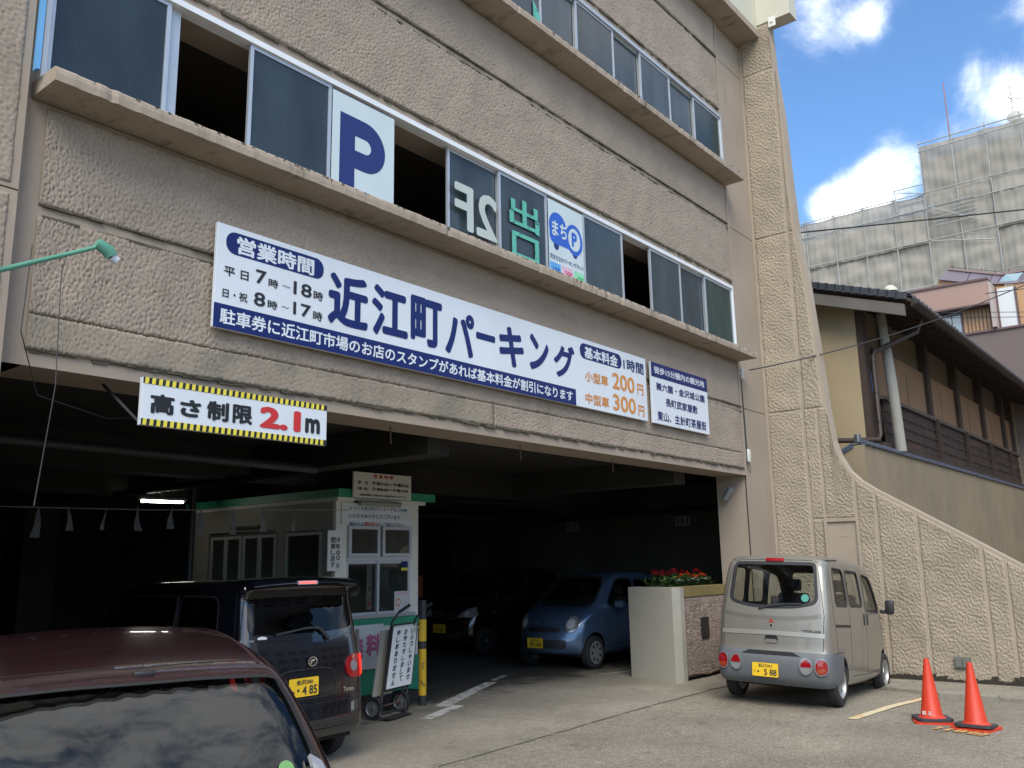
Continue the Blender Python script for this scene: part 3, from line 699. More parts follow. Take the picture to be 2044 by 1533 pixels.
# walled-up doorway with a proud frame
MB().box(14.955, 15.0, 5.335, 5.385, -.02, 2.50).box(14.955, 15.0, 4.81, 4.86, -.02, 2.50).box(14.955, 15.0, 4.86, 5.335, 2.45, 2.50).box(14.99, 15.0, 4.86, 5.335, -.02, 2.45).box(14.985, 14.99, 5.0, 5.15, 2.2, 2.21).build('blocked_doorway', SMW, B)
MB().box(14.93, 14.96, 3.39, 3.48, .22, .35, bev=.004).box(14.93, 14.96, 3.49, 3.58, .22, .35, bev=.004).box(14.95, 15.0, 3.37, 3.60, .20, .37).build('outlet_box', mat('outlet_metal', (.14, .145, .12), .6), B)
mo = MB()
for i in range(520):
    y = random.uniform(1.2, 5.2); s = random.uniform(.01, .05); h = abs(random.gauss(0, .035)) * (1 + .6 * math.sin(y * 5))
    mo.box(14.955 - s * .5, 14.99, y, y + s * 1.6, -.02, h + .01)
o = mo.build('moss', mat('moss', (.035, .03, .02), .95, var=.3, vs=20), B); o['kind'] = 'stuff'
# ------------------------------------------------------------------ sign boards on the front
SW = mat('sign_white', (.63, .67, .71), .35, var=.04, vs=1.2, dirt=((.45, .45, .42), 1.6, .6, .8, .4, (1, 1, .25)), spec=.4)
SN = mat('sign_navy', (.009, .019, .115), .35, var=.03, spec=.3)
SK = mat('sign_black', (.012, .014, .016), .5, var=0)
SO = mat('sign_orange', (.60, .24, .05), .5, var=.03)
SR = mat('sign_red', (.52, .03, .03), .45, var=.03)
SY = mat('sign_yellow', (.72, .60, .06), .45, var=.05)
YS = 6.145
PL = frame((0, YS, 0), (1, 0, 0), (0, 0, 1))
CAMC = cam.matrix_world.translation; CAMR = cam.matrix_world.to_3x3()
def px(x, y, plane_y):
    """point of a vertical plane y = const that is seen at photo pixel (x, y): used once, to lay out the printed words"""
    d = CAMR @ Vector((x - 1022, -(y - 766.5), -1766)); t = plane_y / d.y; p = CAMC + d * t; return p.x, p.z
def R5(a, b, c, d): # crop of the photo at (400,430), scale .24462
    x0, z1 = px(400 + a * .24462, 430 + b * .24462, YS); x1, z0 = px(400 + c * .24462, 430 + d * .24462, YS); return (x0, x1, z0, z1)
def R6(a, b, c, d):
    x0, z1 = px(850 + a * .29354, 530 + b * .29354, YS); x1, z0 = px(850 + c * .29354, 530 + d * .29354, YS); return (x0, x1, z0, z1)
X0, Z1 = px(435, 442, YS); X1, Z0 = px(1294, 841, YS)
s = thing('sign_board', 'long white and navy sign with parking hours and prices across the front', 'sign', ((X0 + X1) / 2, 6.19, Z0))
MB().box(X0, X1, YS, YS + .035, Z0, Z1, bev=.004).build('board', SW, s)
_, ZB = px(427, 602, YS); XB, _ = px(1150, 800, YS)
plate([(X0 + .001, Z0 + .001), (XB, Z0 + .001), (XB, ZB), (X0 + .001, ZB)], SN, s, PL, .0, .002, 'band')
a = R5(215, 118, 1003, 533); plate(rpoly(a[0], a[1], a[2] , a[3], (a[3] - a[2]) * .46, 8), SN, s, PL, 0, .002, 'pill')
text('営業時間', SW, s, PL, R5(300, 165, 925, 497), .030)
text('平 日', SK, s, PL, R5(192, 408, 390, 538), .018); text('7', SK, s, PL, R5(452, 437, 535, 572), .018)
text('時', SK, s, PL, R5(555, 510, 632, 602), .018); text('〜', SK, s, PL, R5(668, 566, 730, 596), .01)
text('18', SK, s, PL, R5(760, 532, 905, 680), .018); text('時', SK, s, PL, R5(922, 610, 998, 705), .018)
text('日・祝', SK, s, PL, R5(180, 590, 380, 714), .018); text('8', SK, s, PL, R5(437, 617, 525, 753), .018)
text('時', SK, s, PL, R5(547, 685, 625, 775), .018); text('〜', SK, s, PL, R5(660, 736, 722, 764), .01)
text('17', SK, s, PL, R5(757, 702, 898, 840), .018); text('時', SK, s, PL, R5(918, 775, 992, 870), .018)
for ch, rc in (('近', R5(1045, 440, 1365, 955)), ('江', R5(1400, 545, 1690, 1035)), ('町', R5(1715, 640, 1970, 1100)),
               ('パ', R6(130, 285, 330, 640)), ('ー', R6(340, 447, 470, 530)), ('キ', R6(495, 395, 668, 712)),
               ('ン', R6(700, 455, 838, 735)), ('グ', R6(865, 515, 1015, 785))):
    text(ch, SN, s, PL, rc, .036)
x0, z1 = px(439, 613, YS); x1, z0 = px(1143.5, 802, YS)
text('駐車券に近江町市場のお店のスタンプがあれば基本料金が割引になります', SW, s, PL, (x0, x1, z0, z1), .022)
a = R6(1045, 520, 1332, 708); plate(rpoly(a[0], a[1], a[2], a[3], (a[3] - a[2]) * .46, 8), SN, s, PL, 0, .002, 'pill')
text('基本料金', SW, s, PL, R6(1075, 545, 1305, 693), .028); text('1時間', SN, s, PL, R6(1340, 627, 1480, 747), .02)
text('小型車', SO, s, PL, R6(1080, 712, 1240, 825), .022); text('200', SO, s, PL, R6(1265, 724, 1420, 874), .02); text('円', SO, s, PL, R6(1435, 802, 1480, 888), .022)
text('中型車', SO, s, PL, R6(1083, 862, 1247, 972), .022); text('300', SO, s, PL, R6(1270, 870, 1430, 1016), .02); text('円', SO, s, PL, R6(1443, 947, 1487, 1031), .022)
x0, z1 = px(1298.6, 721, YS); x1, z0 = px(1417, 868, YS)
s = thing('sign_board', 'small white sign with navy heading listing sights within walking distance', 'sign', ((x0 + x1) / 2, 6.19, z0))
MB().box(x0, x1, YS, YS + .035, z0, z1, bev=.004).build('board', SW, s)
a = R6(1523, 650, 1910, 862); plate([(x0 + .001, a[2]), (x1 - .001, a[2]), (x1 - .001, z1 - .001), (x0 + .001, z1 - .001)], SN, s, PL, 0, .002, 'band')
text('徒歩15分圏内の観光地', SW, s, PL, R6(1548, 680, 1892, 833), .025)
text('兼六園・金沢城公園', SN, s, PL, R6(1563, 790, 1895, 935), .02); text('長町武家屋敷', SN, s, PL, R6(1628, 900, 1848, 1012), .02)
text('東山、主計町茶屋街', SN, s, PL, R6(1573, 985, 1908, 1125), .02)
# height limit board hanging in front of the lintel
YH = 6.0
PH = frame((0, YH, 0), (1, 0, 0), (0, 0, 1))
def R4(a, b, c, d):
    x0, z1 = px(a * .34247, 450 + b * .34247, YH); x1, z0 = px(c * .34247, 450 + d * .34247, YH); return (x0, x1, z0, z1)
x0, x1, z0, z1 = R4(836, 880, 1901, 1284)
s = thing('height_limit_sign', 'white height limit board with yellow and black hazard edges hanging at the entrance', 'sign', ((x0 + x1) / 2, YH, z0))
MB().box(x0, x1, YH, YH + .045, z0, z1, bev=.003).build('board', SW, s)
hb = (z1 - z0) * .135
for zb in (z0 + .001, z1 - hb):
    plate([(x0 + .001, zb), (x1 - .001, zb), (x1 - .001, zb + hb - .001), (x0 + .001, zb + hb - .001)], SK, s, PH, 0, .0015, 'hazard_band')
    mb = MB(); w_ = (x1 - x0) / 31.5
    for k in range(31):
        a = x0 + (k + .25) * w_; mb.prism([(a, zb), (a + w_ * .52, zb), (a + w_ * .60, zb + hb - .001), (a + w_ * .08, zb + hb - .001)], .0015, .003, 'z', PH)
    o = mb.build('hazard_stripes', SY, s); o['kind'] = 'stuff'
for ch, rc, m_, b_ in (('高', R4(877, 975, 1012, 1110), SK, .045), ('さ', R4(1050, 1008, 1168, 1125), SK, .05), ('制', R4(1207, 1018, 1330, 1148), SK, .04),
                   ('限', R4(1357, 1040, 1468, 1165), SK, .04), ('2.1', R4(1515, 1050, 1750, 1207), SR, .05), ('m', R4(1778, 1120, 1862, 1218), SK, .045)):
    text(ch, m_, s, PH, rc, b_)
MB().tube([(x0 + .02, YH + .05, z0 + .02), (x0 - .05, 6.5, 3.235)], .012, 6).tube([(x1 - .05, YH + .05, z1 - .05), (x1 - .05, 6.5, 3.235)], .012, 6).tube([(x0 + .5, YH + .04, z1 - .04), (x0 + .5, 6.3, 3.24)], .012, 6).build('bracket', MATS['pipe_grey'], s)

# ------------------------------------------------------------------ attendant booth
BW = mat('booth_panel', (.76, .74, .66), .6, var=.06, vs=2, dirt=((.33, .29, .2), 4, .6, .78, .5, (1, 1, .3)))
BG = mat('booth_green', (.035, .30, .17), .5, var=.06, vs=3)
BS = mat('booth_panel_shaded', (.34, .32, .27), .7, var=.06, vs=2)  # darker copy of the booth panel, garage shade put into the colour
CG = glass('clear_glass', (.72, .75, .75), 1.2)
DG = glass('dim_glass', (.35, .37, .37), 1.2)
bx0, bx1, by0, by1 = 7.93, 9.50, 9.50, 13.0
b = thing('ticket_booth', 'cream and green attendant booth standing inside the garage mouth', 'booth', (8.7, 11.2, .08))
MB().box(bx0 - .06, bx1 + .24, by0 - .12, by1 + .15, 2.79, 2.90).build('roof', BG, b)
MB().box(bx0 - .02, bx1 + .1, by0 - .05, by1, 2.74, 2.79).build('roof_trim', BW, b)
pan = MB(); pan.box(bx0, bx0 + .20, by0, by0 + .06, 1.18, 2.74).box(bx1 - .19, bx1, by0, by0 + .06, 1.14, 2.74).box(bx0 + .20, bx1 - .19, by0, by0 + .06, 2.42, 2.74)
pan.box(bx0, bx1, by0, by0 + .06, .06, 1.14).box(bx1 - .06, bx1, by0 + .06, by1, .06, 2.74).box(bx0, bx1, by1 - .06, by1, .06, 2.74)
pan.build('wall', BW, b)
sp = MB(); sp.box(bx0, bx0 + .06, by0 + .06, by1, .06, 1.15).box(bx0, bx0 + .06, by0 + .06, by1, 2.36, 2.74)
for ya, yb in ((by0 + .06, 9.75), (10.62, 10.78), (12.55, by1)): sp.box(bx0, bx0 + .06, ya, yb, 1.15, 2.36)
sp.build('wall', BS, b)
MB().box(bx0 - .012, bx1 + .012, by0 - .014, by0, 1.04, 1.15).build('green_stripe', BG, b)
MB().box(bx0 - .012, bx1 + .012, by0 - .014, by0, .06, .60).build('green_skirt', BG, b)
MB().box(bx0 + .1, bx1 - .02, by0 - .04, by0 - .0145, .96, 1.0).build('ledge', BW, b)
MB().box(bx0 + .15, bx1 - .1, by0 - .05, by0 + .1, 1.155, 1.20).build('counter', ALU, b)
def win(x0, x1, z0, z1, y, gm, w, m=ALUW, M=None, parent=b):
    f = MB(); f.box(x0, x0 + w, y, y + .04, z0, z1, M).box(x1 - w, x1, y, y + .04, z0, z1, M).box(x0 + w, x1 - w, y, y + .04, z0, z0 + w, M).box(x0 + w, x1 - w, y, y + .04, z1 - w, z1, M)
    o = f.build('window', m, parent); MB().box(x0 + w - .003, x1 - w + .003, y + .015, y + .02, z0 + w - .003, z1 - w + .003, M).build('pane', gm, o); return o
SASH = mat('grey_sash', (.55, .57, .60), .45, .2, var=.04)
win(8.13, 8.70, 1.99, 2.41, by0 - .05, CG, .045, SASH); win(8.75, 9.32, 1.99, 2.41, by0 - .05, CG, .045, SASH)
MB().box(8.12, 9.34, by0 - .02, by0 + .05, 1.93, 1.988).box(8.12, 9.34, by0 - .02, by0 + .05, 2.412, 2.43).build('window_rail', SASH, b)
win(8.13, 8.72, 1.20, 1.928, by0 + .0, CG, .035, SASH); win(8.68, 9.31, 1.20, 1.928, by0 - .022, CG, .035, SASH)
# what stands inside, seen through the glass
MB().box(8.05, 9.4, by0 + .12, by0 + .55, .95, 1.0).build('desk', mat('desk', (.12, .11, .1), .6), b)
MB().box(8.9, 9.12, by0 + .14, by0 + .3, 1.01, 1.28, bev=.01).box(8.62, 8.72, by0 + .15, by0 + .25, 1.01, 1.2).build('desk_equipment', mat('device', (.30, .31, .32), .5), b)
PAP = mat('paper', (.62, .60, .62), .7, var=.03, vs=5)
BP = frame((0, by0 - .028, 0), (1, 0, 0), (0, 0, 1))
o = MB().prism(rpoly(9.0, 9.27, 1.225, 1.50, .005, 1), 0, .002, 'z', BP).build('notice', PAP, b)
PINK = mat('print_pink', (.62, .22, .28), .6); ORG = mat('print_orange', (.62, .30, .14), .6); GRY = mat('print_grey', (.3, .3, .33), .6)
text('———————', PINK, o, BP, (9.03, 9.24, 1.463, 1.475), .03, h=.004); MB().prism(ell(9.075, 1.345, .05, .062), .002, .003, 'z', BP).build('emblem', ORG, o)
MB().prism(ell(9.075, 1.345, .03, .035), .003, .004, 'z', BP).build('emblem', PAP, o)
MB().prism([(9.15, 1.29), (9.25, 1.29), (9.25, 1.294), (9.15, 1.294)], .002, .003, 'z', BP).prism([(9.15, 1.32), (9.25, 1.32), (9.25, 1.324), (9.15, 1.324)], .002, .003, 'z', BP).prism([(9.15, 1.35), (9.25, 1.35), (9.25, 1.354), (9.15, 1.354)], .002, .003, 'z', BP).build('print', GRY, o)
o = MB().prism([(9.13, 1.83), (9.26, 1.83), (9.26, 1.92), (9.13, 1.92)], 0, .002, 'z', BP).build('sticker', SN, b)
MB().prism([(9.13, 1.79), (9.26, 1.79), (9.26, 1.83), (9.13, 1.83)], 0, .002, 'z', BP).build('sticker', SY, b)
MB().prism([(8.72, 1.56), (8.93, 1.56), (8.93, 1.81), (8.72, 1.81)], -.05, -.048, 'z', BP).build('notice', mat('grey_sheet', (.16, .17, .18), .6), b)
o = MB().prism([(8.52, 1.27), (8.61, 1.27), (8.61, 1.92), (8.52, 1.92)], -.05, -.048, 'z', BP).build('notice', mat('dim_paper', (.34, .32, .28), .7), b)
vtext('セルお得', SK, o, BP, (8.54, 8.59, 1.50, 1.90), .03, h=-.045); text('↓', SR, o, BP, (8.535, 8.595, 1.30, 1.42), .05, h=-.045)
# board on the roof edge
def RB(a, b_, c, d, y=9.33):
    x0, z1 = px(650 + a * .21516, 920 + b_ * .21516, y); x1, z0 = px(650 + c * .21516, 920 + d * .21516, y); return (x0, x1, z0, z1)
TB = frame((0, 9.33, 0), (1, 0, 0), (0, 0, 1))
x0, x1, z0, z1 = RB(261, 97, 792, 368)
s = thing('opening_hours_board', 'white hand-painted opening hours board on top of the booth', 'sign', ((x0 + x1) / 2, 9.34, z0))
CRM = mat('cream_board', (.72, .70, .62), .6, var=.05, vs=4)
MB().box(x0, x1, 9.33, 9.355, z0, z1).build('board', CRM, s)
MB().box(x0 + .12, x0 + .15, 9.355, 9.5, z0 - .0, z0 + .3).box(x1 - .15, x1 - .12, 9.355, 9.5, z0, z0 + .3).build('bracket', SK, s)
SK2 = mat('hand_black', (.04, .04, .045), .6, var=0); SR2 = mat('hand_red', (.55, .06, .05), .6, var=0)
text('営 業 時 間', SR2, s, TB, RB(444, 125, 625, 175), .03)
text('平   日', SK2, s, TB, RB(296, 183, 390, 221), .03); text('午前7:00〜午後6:00', SK2, s, TB, RB(430, 190, 768, 252), .03)
text('日曜・祭日', SK2, s, TB, RB(296, 240, 390, 275), .03); text('午前8:00〜午後5:00', SK2, s, TB, RB(430, 245, 762, 300), .03)
text('※営業時間外ご利用の方は係員迄お申し出下さい。', SK2, s, TB, RB(311, 302, 747, 350), .03)
t = thing('tube_lamp', 'unlit grey tube lamp fixed under the opening hours board', 'lamp', (8.6, 9.36, 2.7))
x0, x1, z0, z1 = RB(325, 365, 700, 432, 9.38)
MB().tube([(x0, 9.40, (z0 + z1) / 2), (x1, 9.40, (z0 + z1) / 2)], (z1 - z0) / 2, 14).build('cover', mat('lamp_cover', (.33, .33, .28), .5), t, sm=True)
MB().box(x0 - .05, x1 + .02, 9.44, 9.47, z1 - .03, z1 + .0).build('housing', SK, t)
# welcome notice
x0, x1, z0, z1 = RB(150, 385, 788, 608, 9.48)
WP = frame((0, 9.478, 0), (1, 0, 0), (0, 0, 1))
s = thing('welcome_notice', 'white hand-lettered welcome notice above the booth windows', 'sign', ((x0 + x1) / 2, 9.48, z0))
MB().box(x0, x1, 9.478, 9.499, z0, z1).build('board', mat('notice_white', (.72, .74, .73), .6, var=.05, vs=5), s)
TEAL = mat('hand_teal', (.05, .13, .22), .6)
def RN(a, b_, c, d): return RB(a, b_, c, d, 9.478)
text('ようこそ近江町パーキングをご利用', TEAL, s, WP, RN(217, 420, 752, 478), .02)
text('いただきありがとうございます.', TEAL, s, WP, RN(217, 485, 697, 545), .02)
text('場内では', TEAL, s, WP, RN(217, 565, 355, 608), .02); text('事故防止', SR2, s, WP, RN(358, 563, 490, 612), .02); text('にご協力下さい', TEAL, s, WP, RN(495, 570, 720, 612), .02)
# closing time board beside the windows
x0, x1, z0, z1 = RB(22, 645, 155, 1020, 9.46)
CP = frame((0, 9.455, 0), (1, 0, 0), (0, 0, 1))
s = thing('closing_time_board', 'narrow white upright board with closing time at the booth corner', 'sign', ((x0 + x1) / 2, 9.46, z0))
MB().box(x0, x1, 9.455, 9.475, z0, z1).build('board', mat('board_white', (.76, .76, .72), .55, var=.03), s)
vtext('閉鎖します', SK2, s, CP, RB(48, 708, 85, 995, 9.455), .02); text('18', SK2, s, CP, RB(97, 708, 132, 755, 9.455), .02, shear=.2)
text('時', SK2, s, CP, RB(95, 768, 130, 820, 9.455), .02); vtext('00', SK2, s, CP, RB(97, 830, 130, 925, 9.455), .02); text('分', SK2, s, CP, RB(92, 945, 128, 998, 9.455), .02)
# notice with large pink word low on the booth
x0, z1 = px(690, 1251, 9.44); x1, z0 = px(765, 1332, 9.44)
LP = frame((0, 9.44, 0), (1, 0, 0), (0, 0, 1))
s = thing('price_notice', 'white notice with a large pink word low on the booth front', 'sign', ((x0 + x1) / 2, 9.44, z0))
MB().box(8.1, x1, 9.44, 9.46, z0, z1).build('board', MATS['notice_white'], s)
MGT = mat('hand_pink', (.60, .16, .30), .6)
text('料', MGT, s, LP, (*[px(730, 1300, 9.44)[0], px(760, 1300, 9.44)[0]], px(745, 1310, 9.44)[1], px(745, 1265, 9.44)[1]), .05); text('無', MGT, s, LP, (px(699, 1300, 9.44)[0], px(725, 1300, 9.44)[0], px(712, 1316, 9.44)[1], px(712, 1272, 9.44)[1]), .05)
MB().box(8.14, 8.16, 9.46, 9.5, z0, z1).build('batten', SK, s)
# side windows of the booth (facing -X)
MS = Matrix(((0, 1, 0, bx0 - .012), (1, 0, 0, 0), (0, 0, 1, 0), (0, 0, 0, 1)))
def side(y0, y1, n=2):
    ys = np.linspace(y0, y1, n + 1)
    for i in range(n):
        o = win(ys[i] + .01, ys[i + 1] - .01, 1.16, 2.34, 0.0 + .02 * (i % 2), CG, .045, mat('dull_sash', (.40, .40, .38), .5), MS)
side(9.78, 10.6, 1); side(10.8, 12.5, 4)
MB().box(bx0 - .01, bx0 + .05, 10.85, 12.5, 2.37, 2.40).box(bx0 - .05, bx0, 11.2, 11.9, 2.44, 2.48).build('side_rail', SK, b)
SP = frame((bx0 - .02, 0, 0), (0, -1, 0), (0, 0, 1))
for (y, z, w_, h_, s_) in ((10.0, 1.33, .28, .16, '駐車券'), (9.98, 1.53, .2, .07, '領収証')):
    o = MB().prism([(-y - w_ / 2, z - h_ / 2), (-y + w_ / 2, z - h_ / 2), (-y + w_ / 2, z + h_ / 2), (-y - w_ / 2, z + h_ / 2)], -.0, .003, 'z', SP).build('notice', MATS['dim_paper'], b)
    text(s_, SK2, o, SP, (-y - w_ * .4, -y + w_ * .4, z - h_ * .3, z + h_ * .3), .02, h=.006)
mb = MB()                                                           # screws on the cream corner posts
for z in np.arange(1.3, 2.7, .17): mb.tube([(bx1 - .03, by0 - .004, z), (bx1 - .03, by0 + .002, z)], .006, 6)
o = mb.build('screw', SK, b); o['kind'] = 'stuff'
MB().box(8.0, 9.4, 9.55, 12.9, .05, .12).build('floor', INTD, b)

# ------------------------------------------------------------------ bollard and hand-truck notice
bo = thing('striped_bollard', 'yellow bollard with black bands beside the booth corner', 'bollard', (8.77, 8.68, .05))
BY = mat('bollard_yellow', (.62, .40, .02), .45, var=.06, vs=9, dirt=((.05, .05, .05), 9, .62, .66, .9, (1, 1, .4))); BK = mat('bollard_black', (.03, .032, .035), .5)
z = float(gz(8.77, 8.68))
for a, b_, m_ in ((-.02, .13, BK), (.13, .72, BY), (.72, .82, BK), (.82, 1.10, BY), (1.10, 1.35, BK)):
    mb = MB(); mb.lathe([(.0, z + a), (.052, z + a), (.052, z + b_), (.0, z + b_)], 20, Matrix.Translation((8.77, 8.68, 0))); mb.build('band' if a > 0 else 'base_band', m_, bo, sm=True)
MB().lathe([(.0525, z + .46), (.054, z + .46), (.054, z + .47), (.0525, z + .47)], 20, Matrix.Translation((8.77, 8.68, 0))).build('rim_band', BY, bo)
tr = thing('hand_truck', 'two-wheeled black hand truck leaning by the booth with a board strapped on', 'hand truck', (7.95, 8.3, .04))
z = float(gz(7.95, 8.3))
# local frame: u to the right along the truck, v up its leaning back
uR = Vector((.97, .22, 0)).normalized(); nB = Vector((-.22, .97, 0)).normalized() * 1.0
lean = (Vector((0, 0, 1)) * math.cos(R(14)) + nB * math.sin(R(14)) + uR * .58).normalized()
O = Vector((7.66, 8.32, z + .03))
P3 = lambda u, v, w=0: O + uR * u + lean * v + (uR.cross(lean)) * w
TF = mat('truck_frame', (.045, .042, .045), .5, .3, var=.1); TRU = mat('truck_rust', (.14, .08, .06), .7, .2)
L_ = .58
mb = MB(); 
for u in (0.02, L_): mb.tube([P3(u, 0.02), P3(u, 1.28)] + [P3(u + .10, 1.42, .04), P3(u + .26, 1.50, .10)] , .014, 8)
for v in (.05, .35, .8, 1.24): mb.tube([P3(.02, v), P3(L_, v)], .011, 8)
mb.build('frame', TF, tr, sm=True)
mb = MB()
for u in (.02, L_): mb.tube([P3(u + .10, 1.42, .04), P3(u + .26, 1.50, .10)], .022, 8)
mb.build('grip', mat('rubber', (.02, .02, .022), .7), tr, sm=True)
mb = MB(); ax0, ax1 = P3(.00, .16, -.12), P3(L_ + .02, .16, -.12)
ax0.z = ax1.z = z + .135
mb.tube([ax0 - uR * .04, ax1 + uR * .04], .010, 8)
for u in (.06, L_ - .04): mb.tube([P3(u, .42), ax0 + uR * u], .012, 6)
mb.build('axle', TRU, tr, sm=True)
for c in (ax0, ax1):
    M = frame(c, nB, (0, 0, 1)); 
    wv = MB(); wv.lathe([(.090, -.022), (.128, -.026), (.135, -.012), (.135, .012), (.128, .026), (.090, .022)], 28, M); wo_ = wv.build('wheel', MATS['rubber'], tr, sm=True)
    MB().lathe([(.0, -.012), (.03, -.02), (.035, -.01), (.085, -.012), (.092, -.02), (.092, .02), (.085, .012), (.035, .01), (.03, .02), (.0, .012)], 28, M).build('rim', mat('wheel_steel', (.25, .27, .28), .45, .6), wo_, sm=True)
MB().box(-.26, .26, -.012, .0, -.02, .0, frame(P3(L_ / 2, .0), uR, lean)).box(-.24, .24, .0, .14, -.005, .005, frame(P3(L_ / 2, .0), uR, -nB)).build('toe_plate', TF, tr)
s = thing('welcome_board', 'white board of slanting black handwriting strapped to the hand truck', 'sign', O + uR * .3 + Vector((0, 0, .4)))
MBd = frame(P3(.0, .36, .03), uR, lean)
MB().box(.03, .60, .0, .84, .0, .014, Matrix(MBd)).build('board', MATS['notice_white'], s)
MB().box(.0, .03, -.0, .86, -.002, .016, MBd).build('board_edge', TF, s); MB().box(.60, .615, .0, .86, -.002, .016, MBd).build('board_edge', TF, s)
def vcol(txt, xc, y0, y1, sh=.0):
    n = len(txt); hgt = (y1 - y0) / n
    for i, ch in enumerate(txt):
        yy = y1 - (i + 1) * hgt; k = -.0 * i
        text(ch, SK2, s, MBd, (xc - .045 + k, xc + .045 + k, yy + hgt * .12, yy + hgt * .95), .035, h=.017, shear=.12)
vcol('いらっしゃいませ', .50, .06, .80); vcol('お待たせしまして', .335, .06, .80); vcol('申し訳ありません', .165, .02, .80)
s2 = thing('spare_board', 'grey timber board standing behind the hand truck', 'board', (7.75, 8.9, .05))
MB().box(0, .05, 0, 1.05, 0, .02, frame((7.80, 8.85, z), uR, (.05, .12, 1))).build('plank', mat('old_wood', (.27, .24, .19), .8, var=.15), s2)
mb = MB(); Mq = frame(P3(.06, .20, -.10), uR, lean)
mb.box(-.12, .30, .10, 1.0, -.02, -.0, Mq); mb.build('panel', mat('old_panel', (.36, .34, .28), .7, var=.08), s2)
t = thing('low_step', 'low concrete step at the foot of the booth behind the hand truck', 'step', (8.3, 9.3, .05))
MB().box(7.75, 9.3, 9.15, 9.48, .04, .15, bev=.01).build('step', CONC, t)

# ------------------------------------------------------------------ planter with flowers
pl = thing('flower_planter', 'concrete planter with pebble-dash front and ochre coping beside the pier', 'planter', (13.2, 7.4, .05))
GC = mat('planter_concrete', (.36, .345, .29), .8, var=.07, vs=2, grain=.03, gs=60, bump=.001, dirt=((.24, .20, .10), 1.8, .58, .72, .7, (1, 1, .5)))
OCH = mat('ochre_coping', (.20, .155, .055), .7, var=.15, vs=5, dirt=((.42, .38, .28), 9, .62, .68, .8, (3, 3, .5)))
PEB = mat('pebble_dash', (.30, .235, .19), .85, var=.15, vs=7, grain=.42, gs=38, bump=.002, bs=90)
mb = MB(); mb.prism([(12.17, 6.78), (12.31, 6.72), (12.43, 6.72), (12.66, 7.68), (12.45, 7.72)], -.02, 1.46, 'z'); mb.build('end_wall', GC, pl)
MB().box(12.42, 13.94, 6.775, 6.92, .12, 1.30).build('front_core', MOSS, pl)
MB().box(12.46, 13.94, 6.82, 6.95, -.05, .12).build('recessed_base', mat('dark_base', (.02, .018, .015), .95), pl)
relief('pebble_face', PEB, pl, 150, 130, lambda s, t: np.stack([12.43 + 1.50 * s, np.full_like(s, 6.775), .13 + .02 * np.sin(s * 9) * (1 - t) + 1.17 * t - .0 * t], -1), lambda s, t: (1.5 * s + .3, 1.17 * t), PEBBLE, (0, -1, 0), .004)
MB().box(12.431, 13.94, 6.745, 6.93, 1.305, 1.465, bev=.006).build('coping', OCH, pl)
MB().box(12.6, 13.94, 7.64, 7.76, -.02, 1.45).build('back_wall', GC, pl)
MB().box(12.5, 13.94, 6.93, 7.64, 1.2, 1.41).build('soil', mat('soil', (.03, .022, .015), .95), pl)
MB().box(13.00, 13.24, 6.735, 6.765, .66, .98, bev=.004).build('black_panel', mat('black_panel', (.018, .018, .02), .5), pl)
LEAF = [mat('leaf_%d' % i, c, .55, var=.25, vs=30) for i, c in enumerate(((.035, .085, .025), (.06, .12, .03), (.02, .055, .02)))]
STEM = mat('flower_stem', (.05, .10, .03), .6)
def leafgeo(mb, c, d, L0, W0):
    d = d.normalized(); sd_ = d.cross(Vector((0, 0, 1))); sd_ = sd_.normalized() if sd_.length > .01 else Vector((1, 0, 0)); up = sd_.cross(d)
    a, b_, e = c + d * L0 * .45 + sd_ * W0 + up * W0 * .3, c + d * L0 * .45 - sd_ * W0 + up * W0 * .3, c + d * L0 - up * L0 * .12
    mid = c + d * L0 * .5; mb.add([c, a, e, b_, mid], [(0, 4, 1), (1, 4, 2), (2, 4, 3), (3, 4, 0)])
def flower(x, y, z0, kind, cols, lab, grp, size):
    t = thing('flower_plant', lab, 'flower', (x, y, z0), group=grp)
    mb = MB(); st = MB(); hgt = size[0]
    for k in range(30):
        a = random.uniform(0, 2 * math.pi); h = random.uniform(.02, hgt * .72); rr = random.uniform(0, .06)
        leafgeo(mb, Vector((x + rr * math.cos(a), y + rr * math.sin(a), z0 + h)), Vector((math.cos(a), math.sin(a), random.uniform(-.1, .9))), random.uniform(.07, .12), random.uniform(.022, .038))
    mb.build('leaves', random.choice(LEAF), t, fix=False)['kind'] = 'stuff'
    heads = []
    for k in range(size[1]):
        a = random.uniform(0, 2 * math.pi); rr = random.uniform(0, .07); top = Vector((x + rr * math.cos(a), y + rr * math.sin(a), z0 + hgt * random.uniform(.8, 1.05)))
        st.tube([(x, y, z0), tuple(top)], .003, 5); heads.append(top)
    st.build('stem', STEM, t)
    for top in heads:
        fb = MB()
        if kind == 'salvia':
            for j in range(18):
                a = random.uniform(0, 6.28); fb_c = top + Vector((0, 0, random.uniform(-.03, .035)))
                leafgeo(fb, fb_c, Vector((math.cos(a), math.sin(a), .5)), .034, .013)
        else:
            for j in range(14):
                a = j * 2.4; leafgeo(fb, top, Vector((math.cos(a), math.sin(a), .15 + .06 * j)), size[2], size[2] * (.42 if kind == 'marigold' else .62))
        fb.build('blossom', cols, t, fix=False)
RED = mat('petal_red', (.45, .012, .02), .5); ORA = mat('petal_orange', (.80, .16, .01), .5); WHI = mat('petal_white', (.70, .72, .62), .5)
ORD = 'first second third fourth fifth sixth seventh eighth ninth tenth eleventh twelfth thirteenth fourteenth'.split()
for i in range(13):
    flower(12.62 + i * .103 + random.uniform(-.03, .03), 7.22 + random.uniform(-.08, .22), 1.41, 'salvia', RED, 'tall red flower at the back of the planter, %s from its concrete end' % ORD[i], 'red flowers in the planter', (.27, 3, .03))
